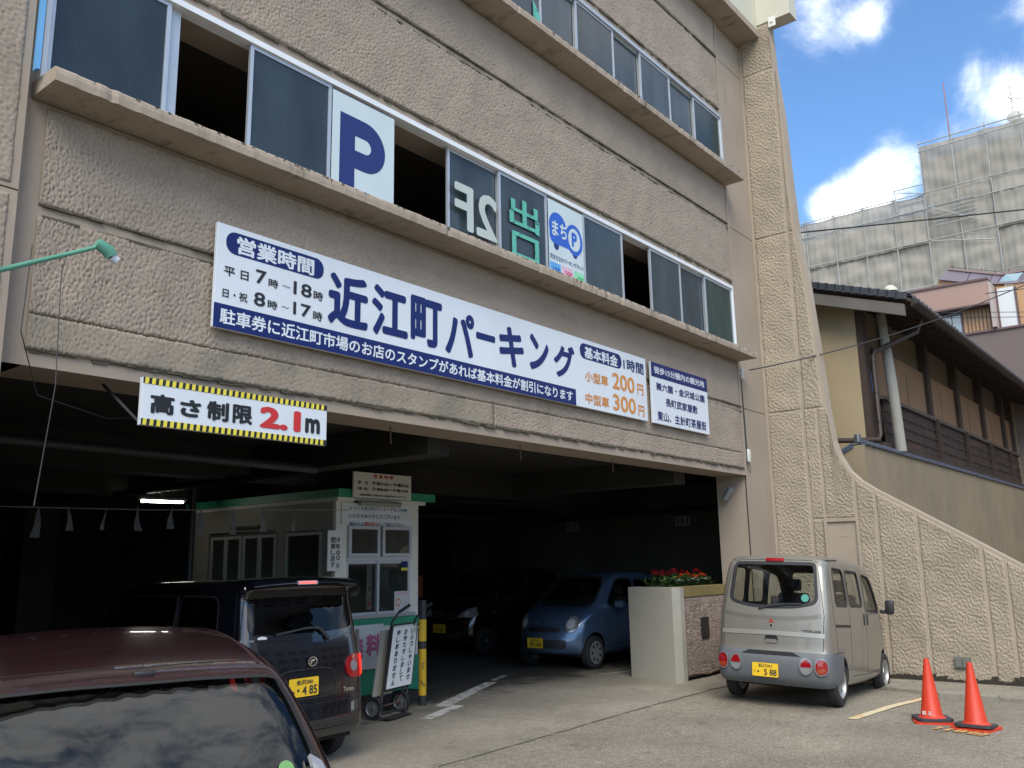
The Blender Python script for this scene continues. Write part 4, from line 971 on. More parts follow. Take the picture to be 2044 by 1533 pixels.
for i in range(7):
    flower(13.0 + i * .13 + random.uniform(-.02, .02), 7.03 + random.uniform(-.03, .05), 1.41, 'marigold', ORA, 'orange flower in the planter, %s of the orange ones from the concrete end' % ORD[i], 'orange flowers in the planter', (.22, 3, .040))
for i in range(7):
    flower(12.72 + i * .17 + random.uniform(-.03, .03), 6.965 + random.uniform(-.01, .03), 1.41, 'vinca', WHI, 'small white flower at the planter front edge, %s from its concrete end' % ORD[i], 'white flowers in the planter', (.15, 3, .036))
mb = MB()
for k in range(900):
    c = Vector((random.uniform(12.5, 13.92), random.uniform(6.94, 7.5), 1.41 + random.uniform(0, .17))); a = random.uniform(0, 6.28)
    leafgeo(mb, c, Vector((math.cos(a), math.sin(a), random.uniform(0, .8))), random.uniform(.06, .11), random.uniform(.020, .036))
o = mb.build('planter_greenery', LEAF[1], None, fix=False); tag(o, 'low green leaves filling the planter under the flowers', 'greenery', None, 'stuff')
for i, (x, y, a, l_) in enumerate(((12.95, 6.28, .12, .42), (13.42, 6.42, .05, .46))):
    t = thing('kerb_block', ('split kerb block lying under the planter, nearest its concrete end' if i == 0 else 'second kerb block lying behind the van wheel'), 'kerb block', (x, y, float(gz(x, y))), a)
    MB().box(-l_ / 2, l_ / 2, -.09, .09, -.01, .13, bev=.012).build('block', mat('kerb_stone', (.27, .23, .19), .85, var=.15, vs=9, grain=.1, gs=60), t, local=True)

# ------------------------------------------------------------------ cones, kerbs, small things
CR = mat('cone_red', (.58, .045, .016), .45, var=.05, vs=6); CB = mat('cone_weight', (.035, .037, .042), .6)
def cone(x, y, rz, lab, tilt=0.0, name_text=None):
    z = float(gz(x, y)); t = thing('traffic_cone', lab, 'traffic cone', (x, y, z), rz, 'orange traffic cones by the side wall')
    mb = MB(); mb.prism(rpoly(-.205, .205, -.205, .205, .05, 4), .0, .024, 'z'); mb.build('base', CR, t, local=True)
    mb = MB(); mb.lathe([(.145, .022), (.15, .055), (.135, .060), (.118, .085), (.115, .09), (.030, .675), (.026, .695), (.012, .70), (0.0, .70)], 36); mb.build('body', CR, t, local=True, sm=True, ang=50)
    M = Matrix.Translation((.0, 0.0, .028)) @ Matrix.Rotation(R(tilt), 4, 'Y') @ Matrix.Rotation(R(11), 4, 'Z')
    mb = MB(); outer, inner = rpoly(-.19, .19, -.19, .19, .07, 5), ell(0, 0, .152, .152, 24)
    n = 24; vs = []; 
    for h in (0, .028):
        vs += [(p[0], p[1], h) for p in outer] + [(p[0], p[1], h) for p in inner]
    # rotate the inner ring so both rings start at the same bearing (45 degrees)
    outer_ang = [math.atan2(p[1], p[0]) for p in outer]
    inner = [(.152 * math.cos(a), .152 * math.sin(a)) for a in outer_ang]; vs = []
    for h in (0, .028): vs += [(p[0], p[1], h) for p in outer] + [(p[0], p[1], h) for p in inner]
    k = 24; fs = []
    for i in range(k):
        j = (i + 1) % k
        fs += [(i, j, k + j, k + i), (2 * k + i, 3 * k + i, 3 * k + j, 2 * k + j), (i, 2 * k + i, 2 * k + j, j), (k + i, k + j, 3 * k + j, 3 * k + i)]
    mb.add(vs, fs, M); mb.build('weight_ring', CB, t, local=True)
    return t
c1 = cone(11.30, 3.02, .35, 'left of the two red-orange cones, white handwriting low on its body')
c2 = cone(11.10, 2.52, -.2, 'right of the two red-orange cones, its black weight ring torn and tilted', tilt=4)
Mt = frame((-.118, 0.0, .085), (.0, -1, .0), (.14, 0, 1))
WH2 = mat('chalk_white', (.7, .6, .58), .7)
Mt = Matrix.Rotation(R(-28), 4, 'Z') @ frame((-.121, 0.0, .088), (.0, -1, .0), (.145, 0, .99)); text('駐 五', WH2, c1, Mt, (-.055, .055, .0, .045), .03, h=.003, local=True)
KS = mat('kerb_concrete', (.25, .23, .185), .85, var=.15, vs=5, grain=.08, gs=50, dirt=((.08, .07, .05), 5, .55, .68, .7, (1, 1, 1)))
def kerb(y0, y1, x, lab):
    n = max(1, round(abs(y1 - y0) / .6)); t = thing('kerb', lab, 'kerb', (x, (y0 + y1) / 2, float(gz(x, (y0 + y1) / 2))))
    for i in range(n):
        a = y0 + (y1 - y0) * i / n; b_ = y0 + (y1 - y0) * (i + 1) / n; z = float(gz(x, (a + b_) / 2))
        MB().box(x - .0 + .01 * (i % 2), x + .16, min(a, b_) + .006, max(a, b_) - .006, z - .06, z + .10, bev=.012).build('kerb_stone', KS, t)
kerb(3.45, 2.72, 13.30, 'low kerb behind the left cone at the side wall'); kerb(2.36, .6, 13.05, 'low kerb right of the cones at the picture edge')
kerb(4.75, 4.1, 14.45, 'short kerb in front of the van bonnet by the wall')
MB().prism([(13.46, .4), (14.93, .4), (14.93, 5.6), (14.3, 5.6), (13.7, 3.5)], -.12, .0, 'z').build('gutter_strip', CONC, kind='structure')
tx = frame((10.99, 2.86, float(gz(10.9, 2.6)) + .006), (-.25, -.97, 0), (.95, -.25, 0))
o = text('118台', mat('orange_ground_paint', (.62, .34, .10), .8, dirt=((.16, .15, .13), 20, .5, .56, .8, (1, 1, 1))), None, tx, (0.0, .58, -.20, .03), .05, name='bay_number'); tag(o, 'faded orange number painted on the ground before the cones', None, None, 'structure')

# lamp on the smooth pier above the van, security box, cables
t = thing('camera_housing', 'grey cylindrical camera housing on the pier corner under the lintel', 'camera', (13.9, 6.5, 2.9))
MB().tube([(13.86, 6.62, 2.86), (13.82, 6.48, 3.02)], .052, 16).build('body', mat('housing_grey', (.33, .34, .34), .4, .3), t, sm=True)
MB().tube([(13.84, 6.56, 2.95), (13.95, 6.56, 3.0)], .015, 8).build('arm', MATS['housing_grey'], t)
t = thing('white_sensor_box', 'small white rounded box with dangling wires on the pier beside the lintel', 'junction box', (14.1, 6.25, 3.5))
MB().box(13.99, 14.09, 6.20, 6.27, 3.46, 3.68, bev=.02).build('box', mat('box_white2', (.62, .62, .56), .5), t, sm=True)
WIRE = mat('black_cable', (.02, .022, .022), .6, var=0)
MB().tube([(14.0, 6.24, 3.47), (13.98, 6.23, 3.35), (14.05, 6.22, 3.28), (14.08, 6.23, 3.38), (14.06, 6.24, 3.46)], .004, 5).tube([(13.99, 6.235, 3.46), (13.985, 6.235, 4.3), (13.965, 6.235, 4.95)], .009, 6).tube([(14.03, 6.24, 3.68), (14.01, 6.24, 4.4), (13.99, 6.24, 4.95)], .005, 5).build('wire', WIRE, t)
MB().box(13.96, 14.06, 6.2, 6.25, 4.88, 5.06, bev=.01).build('junction', MATS['box_white2'], t)
def cable(pts, r, lab, name='cable', sag=0.0, cat='cable', n=24, m=WIRE):
    a, b_ = Vector(pts[0]), Vector(pts[-1]); P = [a.lerp(b_, i / n) - Vector((0, 0, sag * 4 * (i / n) * (1 - i / n))) for i in range(n + 1)]
    o = MB().tube(P, r, 6).build(name, m, None); tag(o, lab, cat); return o
# ------------------------------------------------------------------ old timber house beyond the side wall
WD = mat('dark_timber', (.045, .028, .02), .75, var=.25, vs=4, grain=.15, gs=30)
WD2 = mat('dark_boards', (.035, .022, .017), .8, var=.35, vs=2.2, grain=.1, gs=40, dirt=((.10, .05, .035), 1.2, .52, .7, .8, (.4, 1, 3)))
PLY = mat('plywood', (.25, .145, .075), .7, var=.12, vs=1.6, dirt=((.17, .10, .055), 1.1, .55, .8, .6, (2, 1, .4)))
TAN = mat('earth_render', (.35, .275, .165), .9, var=.08, vs=1.2, grain=.04, gs=60, bump=.001, dirt=((.20, .17, .13), .8, .55, .8, .7, (1, 1, .6)))
TAN2 = mat('garden_wall_render', (.225, .18, .115), .9, var=.12, vs=1.0, grain=.04, gs=60, bump=.001, dirt=((.13, .115, .09), .7, .50, .75, .7, (1, 1, .6)))
GP = mat('grey_post', (.28, .265, .23), .8, var=.1, vs=4, grain=.06, gs=40)
TL = mat('roof_tile', (.045, .05, .062), .35, var=.25, vs=5, spec=.6)
TLB = mat('blue_glaze_tile', (.06, .075, .11), .3, var=.2, vs=5, spec=.6)
COP = mat('copper_pipe', (.055, .038, .03), .55, .3, var=.15)
H_ = thing('timber_house', 'old dark timber house with tan render gable and boarded upper windows behind the side wall', 'house', (24, 7, 0))
XG, YW, XE = 17.03, 5.10, 31.6
MB().prism([(YW + .02, -.3), (10.0, -.3), (10.0, 6.5 + (10 - 4.05) * .335 - .14), (YW + .02, 6.5 + (YW - 4.05) * .335 - .14)], XG, XG + .25, 'x').build('gable_wall', TAN, H_)
MB().box(XG - .005, XG + .30, YW - .02, YW + .09, 3.0, 6.7).build('corner_post', WD, H_)
MB().box(XG + .2, XE + 6, YW + .15, YW + .35, -.3, 6.9).build('front_wall', mat('upper_render', (.13, .10, .065), .9, var=.15), H_)
MB().box(XE, XE + 6, YW - .02, YW + .10, -.3, 6.9).build('side_bay', TAN2, H_)
posts = [18.75, 21.66, 24.45, 27.30, 30.1, 31.5]
xs0 = [17.95] + posts
for x in posts: MB().box(x - .13, x + .13, YW - .03, YW + .2, 3.2, 7.0, bev=.01).build('post', WD, H_)
for a, b_ in zip([18.0, 18.88, 21.79, 24.58, 27.43, 30.23], [18.62, 21.53, 24.32, 27.17, 29.97, 31.37]):
    if b_ - a > .9 or a < 18.5:
        MB().box(a, b_, YW + .06, YW + .075, 4.93, 5.98 + random.uniform(-.02, .02)).build('plywood_board', PLY, H_)
        if b_ - a > 1: MB().box(a + (b_ - a) * .45, a + (b_ - a) * .45 + .012, YW + .055, YW + .061, 4.95, 5.75).build('board_joint', WD, H_)
MB().box(17.75, XE, YW - .10, YW + .02, 4.88, 4.955, bev=.008).build('rail', mat('rail_grey', (.07, .062, .055), .6), H_)
for k in range(4):
    z0 = 4.02 + k * .215
    for i in range(5):
        a = 17.9 + i * 2.74; MB().box(a, a + 2.72, YW - .06 + .008 * k, YW + .0 + .008 * k, z0, z0 + .205).build('plank', WD2, H_)
for z in (4.24, 4.46, 4.67): MB().tube([(17.9, YW - .085, z), (24, YW - .085, z - .03), (XE, YW - .085, z)], .009, 6).build('rail_wire', MATS['rail_grey'], H_)
for x in posts[1:5]: MB().box(x - .05, x + .05, YW - .14, YW - .06, 3.6, 4.9).build('rail_post', WD, H_)
MB().box(17.3, XE, YW - .15, YW + .15, 3.55, 3.99).build('sill_beam', WD, H_)
MB().tube([(17.80, YW - .30, 3.83), (17.72, YW - .28, 5.2), (17.72, YW - .2, 6.55)], [.105, .098, .09], 12).build('leaning_post', GP, H_, sm=True)
MB().box(17.36, 17.62, YW - .015, YW + .0, 4.95, 5.35).build('window', mat('blue_pane', (.08, .22, .5), .3), H_)
# downpipe
MB().tube([(17.9, 4.2, 6.38), (17.85, 4.3, 6.12), (17.25, 4.95, 5.72), (17.20, 4.98, 5.6), (17.20, 4.98, 4.12), (17.12, 5.0, 4.02), (16.7, 5.3, 3.99), (15.9, 5.9, 3.96)], .05, 10).build('downpipe', COP, H_, sm=True)
for z in (5.5, 4.9, 4.35): MB().lathe([(.05, 0), (.058, 0), (.058, .03), (.05, .03)], 12, Matrix.Translation((17.20, 4.98, z))).build('pipe_clip', MATS['pipe_grey'], H_)
# roof
EY, EZ, SL, XV = 4.05, 6.50, .335, 16.55
def rz_(y): return EZ + (y - EY) * SL
mb = MB(); x0, x1 = XV, 38
mb.add([(x0, EY, EZ - .04), (x1, EY, EZ - .04), (x1, 11, rz_(11) - .04), (x0, 11, rz_(11) - .04), (x0, EY, EZ - .10), (x1, EY, EZ - .10), (x1, 11, rz_(11) - .10), (x0, 11, rz_(11) - .10)],
       [(0, 1, 2, 3), (4, 7, 6, 5), (0, 4, 5, 1), (1, 5, 6, 2), (2, 6, 7, 3), (3, 7, 4, 0)])
mb.build('roof_deck', WD, H_)
mb = MB(); mb.add([(XV - .02, EY + .1, EZ - .14), (XV - .02, 7.4, rz_(7.3) - .14), (XV - .02, 7.4, rz_(7.3) + -.36), (XV - .02, EY + .1, EZ - .36),
                   (XV + .06, EY + .1, EZ - .14), (XV + .06, 7.4, rz_(7.3) - .14), (XV + .06, 7.4, rz_(7.3) - .36), (XV + .06, EY + .1, EZ - .36)],
                  [(0, 1, 2, 3), (4, 7, 6, 5), (0, 4, 5, 1), (1, 5, 6, 2), (2, 6, 7, 3), (3, 7, 4, 0)])
mb.build('barge_board', mat('barge', (.12, .11, .095), .8, var=.15), H_)
rf = None
x = XV + .25
while x < 36:
    me_mb = MB(); me_mb.box(x - .035, x + .035, 0, 1, 0, 1)
    mb = MB(); mb.add([(x - .035, EY + .12, EZ - .19), (x + .035, EY + .12, EZ - .19), (x + .035, YW + .2, rz_(YW + .2) - .19), (x - .035, YW + .2, rz_(YW + .2) - .19),
                       (x - .035, EY + .12, EZ - .11), (x + .035, EY + .12, EZ - .11), (x + .035, YW + .2, rz_(YW + .2) - .11), (x - .035, YW + .2, rz_(YW + .2) - .11)],
                      [(0, 1, 2, 3), (4, 7, 6, 5), (0, 4, 5, 1), (1, 5, 6, 2), (2, 6, 7, 3), (3, 7, 4, 0)])
    mb.build('rafter', WD, H_); x += .42
for a, m_ in ((EY + .3, 0), (EY + .62, 0), (EY + .95, 0)):
    MB().box(XV + .1, 36, a, a + .05, rz_(a) - .115, rz_(a) - .09).build('roof_batten', WD, H_)
MB().tube([(XV + .15, EY - .07, EZ - .09), (38, EY - .07, EZ - .09)], .042, 10).build('gutter', mat('gutter', (.028, .028, .028), .5), H_, sm=True)
MB().box(XV + .15, 38, EY - .01, EY + .03, EZ - .16, EZ - .0).build('fascia_board', WD, H_)
# tiles: eave course and verge course, each tile its own part sharing one mesh
def wave_tile():
    mb = MB(); n = 10; vs = []
    for j, (yy, zz) in enumerate(((0, 0), (.30, .30 * SL))):
        for i in range(n + 1):
            t = i / n; h = .035 * math.sin(t * 2 * math.pi) * (1 if t < .5 else .55); vs.append((t * .29, yy, zz + h + (.045 if j == 0 else .03)))
    for j, (yy, zz) in enumerate(((0, 0), (.30, .30 * SL))):
        for i in range(n + 1):
            t = i / n; h = .035 * math.sin(t * 2 * math.pi) * (1 if t < .5 else .55); vs.append((t * .29, yy, zz + h - (.01 if j == 0 else -.005)))
    m_ = n + 1; fs = []
    for i in range(n): fs += [(i, i + 1, m_ + i + 1, m_ + i), (2 * m_ + i, 3 * m_ + i, 3 * m_ + i + 1, 2 * m_ + i + 1), (i, 2 * m_ + i, 2 * m_ + i + 1, i + 1)]
    mb.add(vs, fs); return mb
tile = wave_tile().build('roof_tile', TL, H_, sm=True, ang=60); tile_me = tile.data
tile.location = (XV + .02, EY - .02, EZ + .0)
def dup_part(src, loc, parent, rot=None):
    c = src.copy(); c.parent = parent; c.matrix_parent_inverse = src.matrix_parent_inverse.copy(); c.location = loc; COL.objects.link(c)
    if rot: c.rotation_euler = rot
    return c
for i in range(1, 62): dup_part(tile, (XV + .02 + i * .27, EY - .02, EZ + .004 * random.random()), H_, (0, 0, random.uniform(-.012, .012)))
vt = MB(); vt.box(0, .30, 0, .20, .0, .035).box(-.015, .03, 0, .20, -.09, .035); vt = vt.build('verge_tile', TL, H_)
vt.location = (XV - .06, EY + .02, EZ + .02); vt.rotation_euler = (math.atan(SL) - .13, 0, 0)
for i in range(1, 20): dup_part(vt, (XV - .06, EY + .02 + i * .155, rz_(EY + .02 + i * .155) + .02), H_, (math.atan(SL) - .13, 0, 0))
mb = MB()
for i in range(2, 24):
    y = EY + i * .29 - .27; mb.add([(XV + .2, y, rz_(y) + .05), (38, y, rz_(y) + .05), (38, y + .29, rz_(y + .29) + .02), (XV + .2, y + .29, rz_(y + .29) + .02)], [(0, 1, 2, 3)])
o = mb.build('tile_courses', TL, H_); o['kind'] = 'stuff'
MB().lathe([(.0, .12), (.06, .11), (.12, .06), (.13, 0)], 16, Matrix.Translation((XV + .15, EY + .35, EZ + .18))).build('white_cap', mat('cap_white', (.55, .55, .45), .5), H_, sm=True)

# garden wall with tile coping between the side wall and the house
g = thing('garden_wall', 'tan rendered garden wall with a dark tile coping rising behind the side wall', 'wall', (22, 4.85, 0))
CZ = 3.80
MB().box(15.42, 38, 4.75, 4.90, -.3, CZ - .06).build('wall', TAN2, g)
mb = MB(); mb.add([(15.42, 4.90, CZ - .06), (15.42, 6.7, CZ - .06 - .93), (15.42, 6.7, -.3), (15.42, 4.9, -.3), (15.56, 4.90, CZ - .06), (15.56, 6.7, CZ - .99), (15.56, 6.7, -.3), (15.56, 4.9, -.3)],
                  [(0, 1, 2, 3), (4, 7, 6, 5), (0, 4, 5, 1), (1, 5, 6, 2), (2, 6, 7, 3), (3, 7, 4, 0)]); mb.build('wall', TAN2, g)
def cap(M, mt):
    mb = MB(); mb.tube([(0, 0, 0), (.30, 0, 0)], .048, 10).tube([(.27, 0, 0), (.325, 0, 0)], .060, 10).box(0, .30, -.11, .11, -.055, -.03)
    o = mb.build('coping_tile', mt, g, sm=True); return o
c0 = cap(None, TLB); c0.location = (15.45, 4.82, CZ); cd = None
for i in range(1, 50): dup_part(c0, (15.45 + i * .33, 4.82, CZ + random.uniform(-.004, .004)), g)
for i in range(6): dup_part(c0, (15.50, 4.95 + i * .28, CZ - .04 - i * .145), g, (0, R(27), R(90)))
MB().lathe([(.0, .10), (.05, .09), (.07, 0), (.075, -.05)], 12, Matrix.Translation((15.47, 4.86, CZ + .04))).build('ridge_cap', TL, g, sm=True)

# ------------------------------------------------------------------ pink office building
PK = mat('pink_panel', (.34, .215, .165), .5, var=.06, vs=.5); PKD = mat('pink_trim', (.12, .07, .065), .6); MV = mat('mauve_roof_panel', (.12, .10, .125), .4, var=.08, vs=.6)
ORP = mat('orange_panel', (.46, .27, .13), .5, var=.07, vs=.4); BRN = mat('brown_wall', (.15, .115, .10), .8, var=.06, vs=.4)
SKYG = glass('blue_window_glass', (.3, .4, .45), 2.6, rough=.02, opaque=.8, base=(.25, .38, .42))
k = thing('office_building', 'pink-panelled modern office building with sloping mauve roof panels behind the timber house', 'building', (36, 5, 0))
PX = 32.0
MB().box(PX, PX + 12, -8, 6.3, -1, 9.10).build('brown_wall', BRN, k); MB().box(PX - .06, PX + .1, -8, 6.4, 9.10, 9.17).build('trim', PKD, k)
mb = MB(); mb.prism([(9.0, 10.86), (5.33, 10.81), (5.33, 10.04), (9.0, 10.1)], PX - .25, PX + 3, 'x'); mb.build('parapet_beam', PK, k)
MB().prism([(9.0, 10.93), (5.30, 10.88), (5.30, 10.81), (9.0, 10.86)], PX - .3, PX + 3, 'x').prism([(9.0, 10.1), (5.33, 10.04), (5.33, 9.98), (9.0, 10.03)], PX - .26, PX + 3, 'x').build('trim', PKD, k)
MB().prism([(5.325, 10.81), (5.22, 10.70), (5.22, 9.2), (5.325, 9.2)], PX - .2, PX + 3, 'x').build('corner_panel', mat('grey_pink', (.40, .33, .30), .5), k)
MB().box(PX + .3, PX + 4, 6.36, 9, 9.17, 10.03).build('window_recess', BRN, k)
w = MB().box(PX + .22, PX + .28, 6.24, 6.33, 9.17, 10.0).box(PX + .22, PX + .28, 6.90, 6.96, 9.17, 10.0).box(PX + .22, PX + .28, 6.60, 6.62, 9.17, 10.0).build('window', PKD, k)
MB().box(PX + .24, PX + .25, 6.33, 7.5, 9.2, 9.97).build('pane', SKYG, w)
MB().box(PX + .2, PX + 3, 5.33, 6.24, 9.17, 10.0).build('orange_wall', ORP, k)
for i in range(7): MB().box(PX + .16, PX + .2, 5.42 + i * .115, 5.44 + i * .115, 9.2, 9.98).build('fin', PKD, k)
MB().prism([(7.1, 10.9), (6.93, 11.32), (5.0, 10.82), (5.0, 10.6)], PX + .5, PX + 1, 'x').prism([(6.95, 10.3), (6.95, 11.30), (5.3, 10.9), (5.3, 10.3)], PX + .6, PX + 3, 'x').build('roof_base', ORP, k)
# sloping panels
pts_top = [(6.66, 11.70), (5.95, 11.45), (5.28, 11.22), (5.02, 11.14), (4.2, 11.12), (1.5, 11.2)]
pts_bot = [(6.95, 11.32), (6.05, 11.02), (5.38, 10.83), (5.14, 10.76), (4.5, 10.66), (1.5, 10.8)]
for i in range(5):
    a, b_, c_, d_ = pts_top[i], pts_top[i + 1], pts_bot[i + 1], pts_bot[i]
    mb = MB(); e = .012
    mb.add([(PX + .75, a[0] - e, a[1]), (PX + .75, b_[0] + e, b_[1]), (PX + .35, c_[0] + e, c_[1]), (PX + .35, d_[0] - e, d_[1]),
            (PX + .85, a[0] - e, a[1]), (PX + .85, b_[0] + e, b_[1]), (PX + .45, c_[0] + e, c_[1]), (PX + .45, d_[0] - e, d_[1])],
           [(0, 1, 2, 3), (4, 7, 6, 5), (0, 4, 5, 1), (1, 5, 6, 2), (2, 6, 7, 3), (3, 7, 4, 0)])
    mb.build('roof_panel', MV, k)
mb = MB(); 
for a, b_ in zip(pts_top[:-1], pts_top[1:]): mb.add([(PX + .7, a[0], a[1]), (PX + .7, b_[0], b_[1]), (PX + .7, b_[0], b_[1] + .07), (PX + .7, a[0], a[1] + .07), (PX + 2, a[0], a[1]), (PX + 2, b_[0], b_[1]), (PX + 2, b_[0], b_[1] + .07), (PX + 2, a[0], a[1] + .07)],
           [(0, 1, 2, 3), (4, 7, 6, 5), (0, 4, 5, 1), (1, 5, 6, 2), (2, 6, 7, 3), (3, 7, 4, 0)])
mb.build('ridge_trim', mat('mauve_trim', (.25, .17, .16), .5), k)
MB().add([(PX + .62, 4.88, 11.11), (PX + .62, 4.37, 11.06), (PX + .42, 4.60, 10.72), (PX + .42, 5.10, 10.80)], [(0, 1, 2, 3)]).build('skylight', SKYG, k)
MB().box(PX + .4, PX + .45, -8, 5.2, 10.5, 10.66).box(PX + .4, PX + 3, -8, 4.6, 9.17, 10.5).build('orange_wall', ORP, k)
w = MB().box(PX + .3, PX + .38, 4.60, 4.66, 9.17, 10.56).box(PX + .3, PX + .38, 5.16, 5.22, 9.17, 10.6).build('window', PKD, k)
MB().box(PX + .33, PX + .34, 4.66, 5.16, 9.17, 10.58).build('pane', mat('white_blind', (.62, .64, .64), .5, var=.02), w)
for i, (y, z) in enumerate(((6.5, 11.72), (6.1, 11.6), (5.6, 11.42), (5.2, 11.28), (4.8, 11.2), (4.4, 11.2))): MB().box(PX + .8, PX + .84, y, y + .02, z, z + .14).build('rail_stub', PKD, k)
MB().tube([(PX + .82, 6.6, 11.82), (PX + .82, 5.1, 11.3), (PX + .82, 1, 11.35)], .01, 5).build('lightning_wire', MATS['pipe_grey'], k)
MB().lathe([(.0, .1), (.15, .06), (.2, 0)], 14, Matrix.Translation((PX - .1, 2.9, 8.0)) @ Matrix.Rotation(R(-90), 4, 'Y')).build('vent_cap', PKD, k)
MB().lathe([(0, 0), (.09, 0), (.09, .05), (0, .06)], 14, Matrix.Translation((PX + .0, 5.75, 8.22)) @ Matrix.Rotation(R(-90), 4, 'Y')).build('vent_cap', PKD, k)

# ------------------------------------------------------------------ tower wrapped in scaffold netting
NET = bpy.data.materials.new('scaffold_netting'); NET.use_nodes = True
nt = NET.node_tree; L = nt.links; p = nt.nodes['Principled BSDF']; p.inputs['Roughness'].default_value = .95; p.inputs['Specular IOR Level'].default_value = .1
t_ = N(nt, "ShaderNodeTexCoord"); n_ = N(nt, "ShaderNodeTexNoise"); n_.inputs['Scale'].default_value = 1.1; n_.inputs['Detail'].default_value = 9; n_.inputs['Roughness'].default_value = .65; L.new(t_.outputs['Object'], n_.inputs['Vector'])
r_ = N(nt, "ShaderNodeValToRGB"); r_.color_ramp.elements[0].position = .3; r_.color_ramp.elements[1].position = .7
r_.color_ramp.elements[0].color = (.285, .262, .225, 1); r_.color_ramp.elements[1].color = (.345, .320, .275, 1)
L.new(n_.outputs['Fac'], r_.inputs[0]); L.new(r_.outputs[0], p.inputs['Base Color'])
trn = N(nt, "ShaderNodeBsdfTransparent"); mxs = N(nt, "ShaderNodeMixShader", i_0=.92); mo_ = nt.nodes['Material Output']
L.new(trn.outputs[0], mxs.inputs[1]); L.new(p.outputs[0], mxs.inputs[2]); L.new(mxs.outputs[0], mo_.inputs[0])
s = thing('scaffolded_building', 'tall building wrapped in grey scaffold netting with steel tubes, mast and dish on top', 'building', (60, 10, 0))
SX = 55.0
BC = mat('far_concrete', (.26, .24, .20), .8, var=.1, vs=.3)
MB().box(SX + 1.2, SX + 22, 11.6, 40, -1, 22.6).build('building_wall', BC, s); MB().box(SX + 1.2, SX + 22, -25, 11.6, -1, 26.0).build('building_wall', BC, s)
WDK = mat('far_window', (.05, .06, .07), .3)
for j in range(8):
    for i in range(12):
        y = 38 - i * 3.2; z = 2 + j * 2.6
        if y > 6: MB().box(SX + 1.15, SX + 1.25, y - 1.9, y, z, z + 1.3).build('window', WDK, s)
for j in range(10): MB().box(SX + .9, SX + 1.21, -25, 40 if 1.0 + j * 2.7 < 22 else 11.6, .6 + j * 2.7, 1.0 + j * 2.7).build('balcony_band', mat('pale_band', (.42, .40, .35), .8), s)
STL = mat('scaffold_steel', (.34, .35, .33), .6, .2, var=.05)
def net(y0, y1, z0, z1, x=SX, seed=0):
    n, m_ = 20, 18; rr = random.Random(seed); A = rr.uniform(.03, .12); ph = rr.uniform(0, 6); k1 = rr.uniform(.5, 1.2)
    s_, t_ = np.meshgrid(np.linspace(0, 1, n + 1), np.linspace(0, 1, m_ + 1))
    X = x - A * np.sin(np.pi * s_) * np.sin(np.pi * np.clip(t_ * 1.0, 0, 1)) - .035 * np.sin(ph * 3 + 17 * s_ * (1 - .6 * t_) + 6 * t_) * np.sin(np.pi * s_) * k1 - .022 * np.sin(ph + 19 * t_ + 9 * s_ * (rr.random() - .5)) - .02 * np.sin(5 * ph + 31 * s_) - .05 * np.sin(ph + 9 * t_ + 4 * (s_ - .5) ** 2 * 4) * np.sin(np.pi * s_) + .0
    Z = z0 + (z1 - z0) * t_ - .10 * k1 * np.sin(np.pi * s_) * t_ ** 3
    Y = y0 + (y1 - y0) * s_
    V = np.stack([X, Y, Z], -1).reshape(-1, 3); i_ = np.arange(len(V)).reshape(m_ + 1, n + 1)
    F = np.stack([i_[:-1, :-1].ravel(), i_[:-1, 1:].ravel(), i_[1:, 1:].ravel(), i_[1:, :-1].ravel()], 1)
    me = bpy.data.meshes.new('net'); me.from_pydata(V.tolist(), [], F.tolist()); me.polygons.foreach_set("use_smooth", [True] * len(F)); link('netting_sheet', me, s, False, NET)
ycols = np.arange(-10, 24.2, 1.83)
rows = [(-1, 4), (4, 9.4), (9.4, 12.2), (12.2, 14.9), (14.9, 17.6), (17.6, 20.4), (20.4, 23.42)]
sd_ = 0
for a, b_ in zip(ycols[:-1], ycols[1:]):
    for z0, z1 in rows:
        if z1 < 9: continue
        sd_ += 1; net(a - .03, b_ + .03, z0 - .12, z1 + (.0 if z1 < 23 else 0), SX + .08 * ((sd_ * 7) % 3), sd_)
    if b_ <= 12.3:
        for z0, z1 in ((23.42, 26.6),): sd_ += 1; net(a, b_, z0, z1, SX + .3, sd_)
tb = MB()
for y in ycols: tb.tube([(SX - .08, y, -1), (SX - .08, y, 23.7 if y > 12.3 else 26.85)], .032, 6); 

for y in np.arange(-10, 24, .915): tb.tube([(SX + .75, y, -1), (SX + .75, y, 23.2 if y > 12 else 26.3)], .03, 5)
for z in np.arange(8, 23, .95): tb.tube([(SX + .72, -10, z), (SX + .72, 24, z)], .025, 5)
vt_ = tb.build('scaffold_uprights', STL, s); vt_['kind'] = 'stuff'
tb = MB()
for z in (9.4, 12.2, 14.9, 17.6, 20.4, 22.4, 23.42): tb.tube([(SX - .12, -10, z), (SX - .12, 24, z)], .032, 6)
for z in (26.1, 26.6): tb.tube([(SX - .12, -10, z), (SX - .12, 12, z)], .035, 6)
tb.tube([(SX - .12, 12, 23.42), (SX - .12, 13.6, 23.9)], .03, 6).tube([(SX - .12, 12, 23.0), (SX - .12, 13.4, 23.0)], .03, 6).tube([(SX - .12, 12, 24.0), (SX - .12, 13.7, 24.0)], .03, 6).tube([(SX - .12, 13.6, 22.6), (SX - .12, 13.6, 24.4)], .03, 6)
for k_ in range(6): tb.tube([(SX - .2, 9.3, 21.2 + k_ * .25), (SX - .2, 11.6, 21.2 + k_ * .25)], .03, 5)
tb.tube([(SX - .2, 9.2, 21), (SX - .2, 11.8, 22.5)], .035, 5).tube([(SX - .2, 15, 9.6), (SX - .2, 10, 12.2)], .035, 5).tube([(SX - .2, 11.8, 20.3), (SX - .2, 8.5, 19.6)], .035, 5)
o = tb.build('scaffold_ledgers', STL, s); o['kind'] = 'stuff'
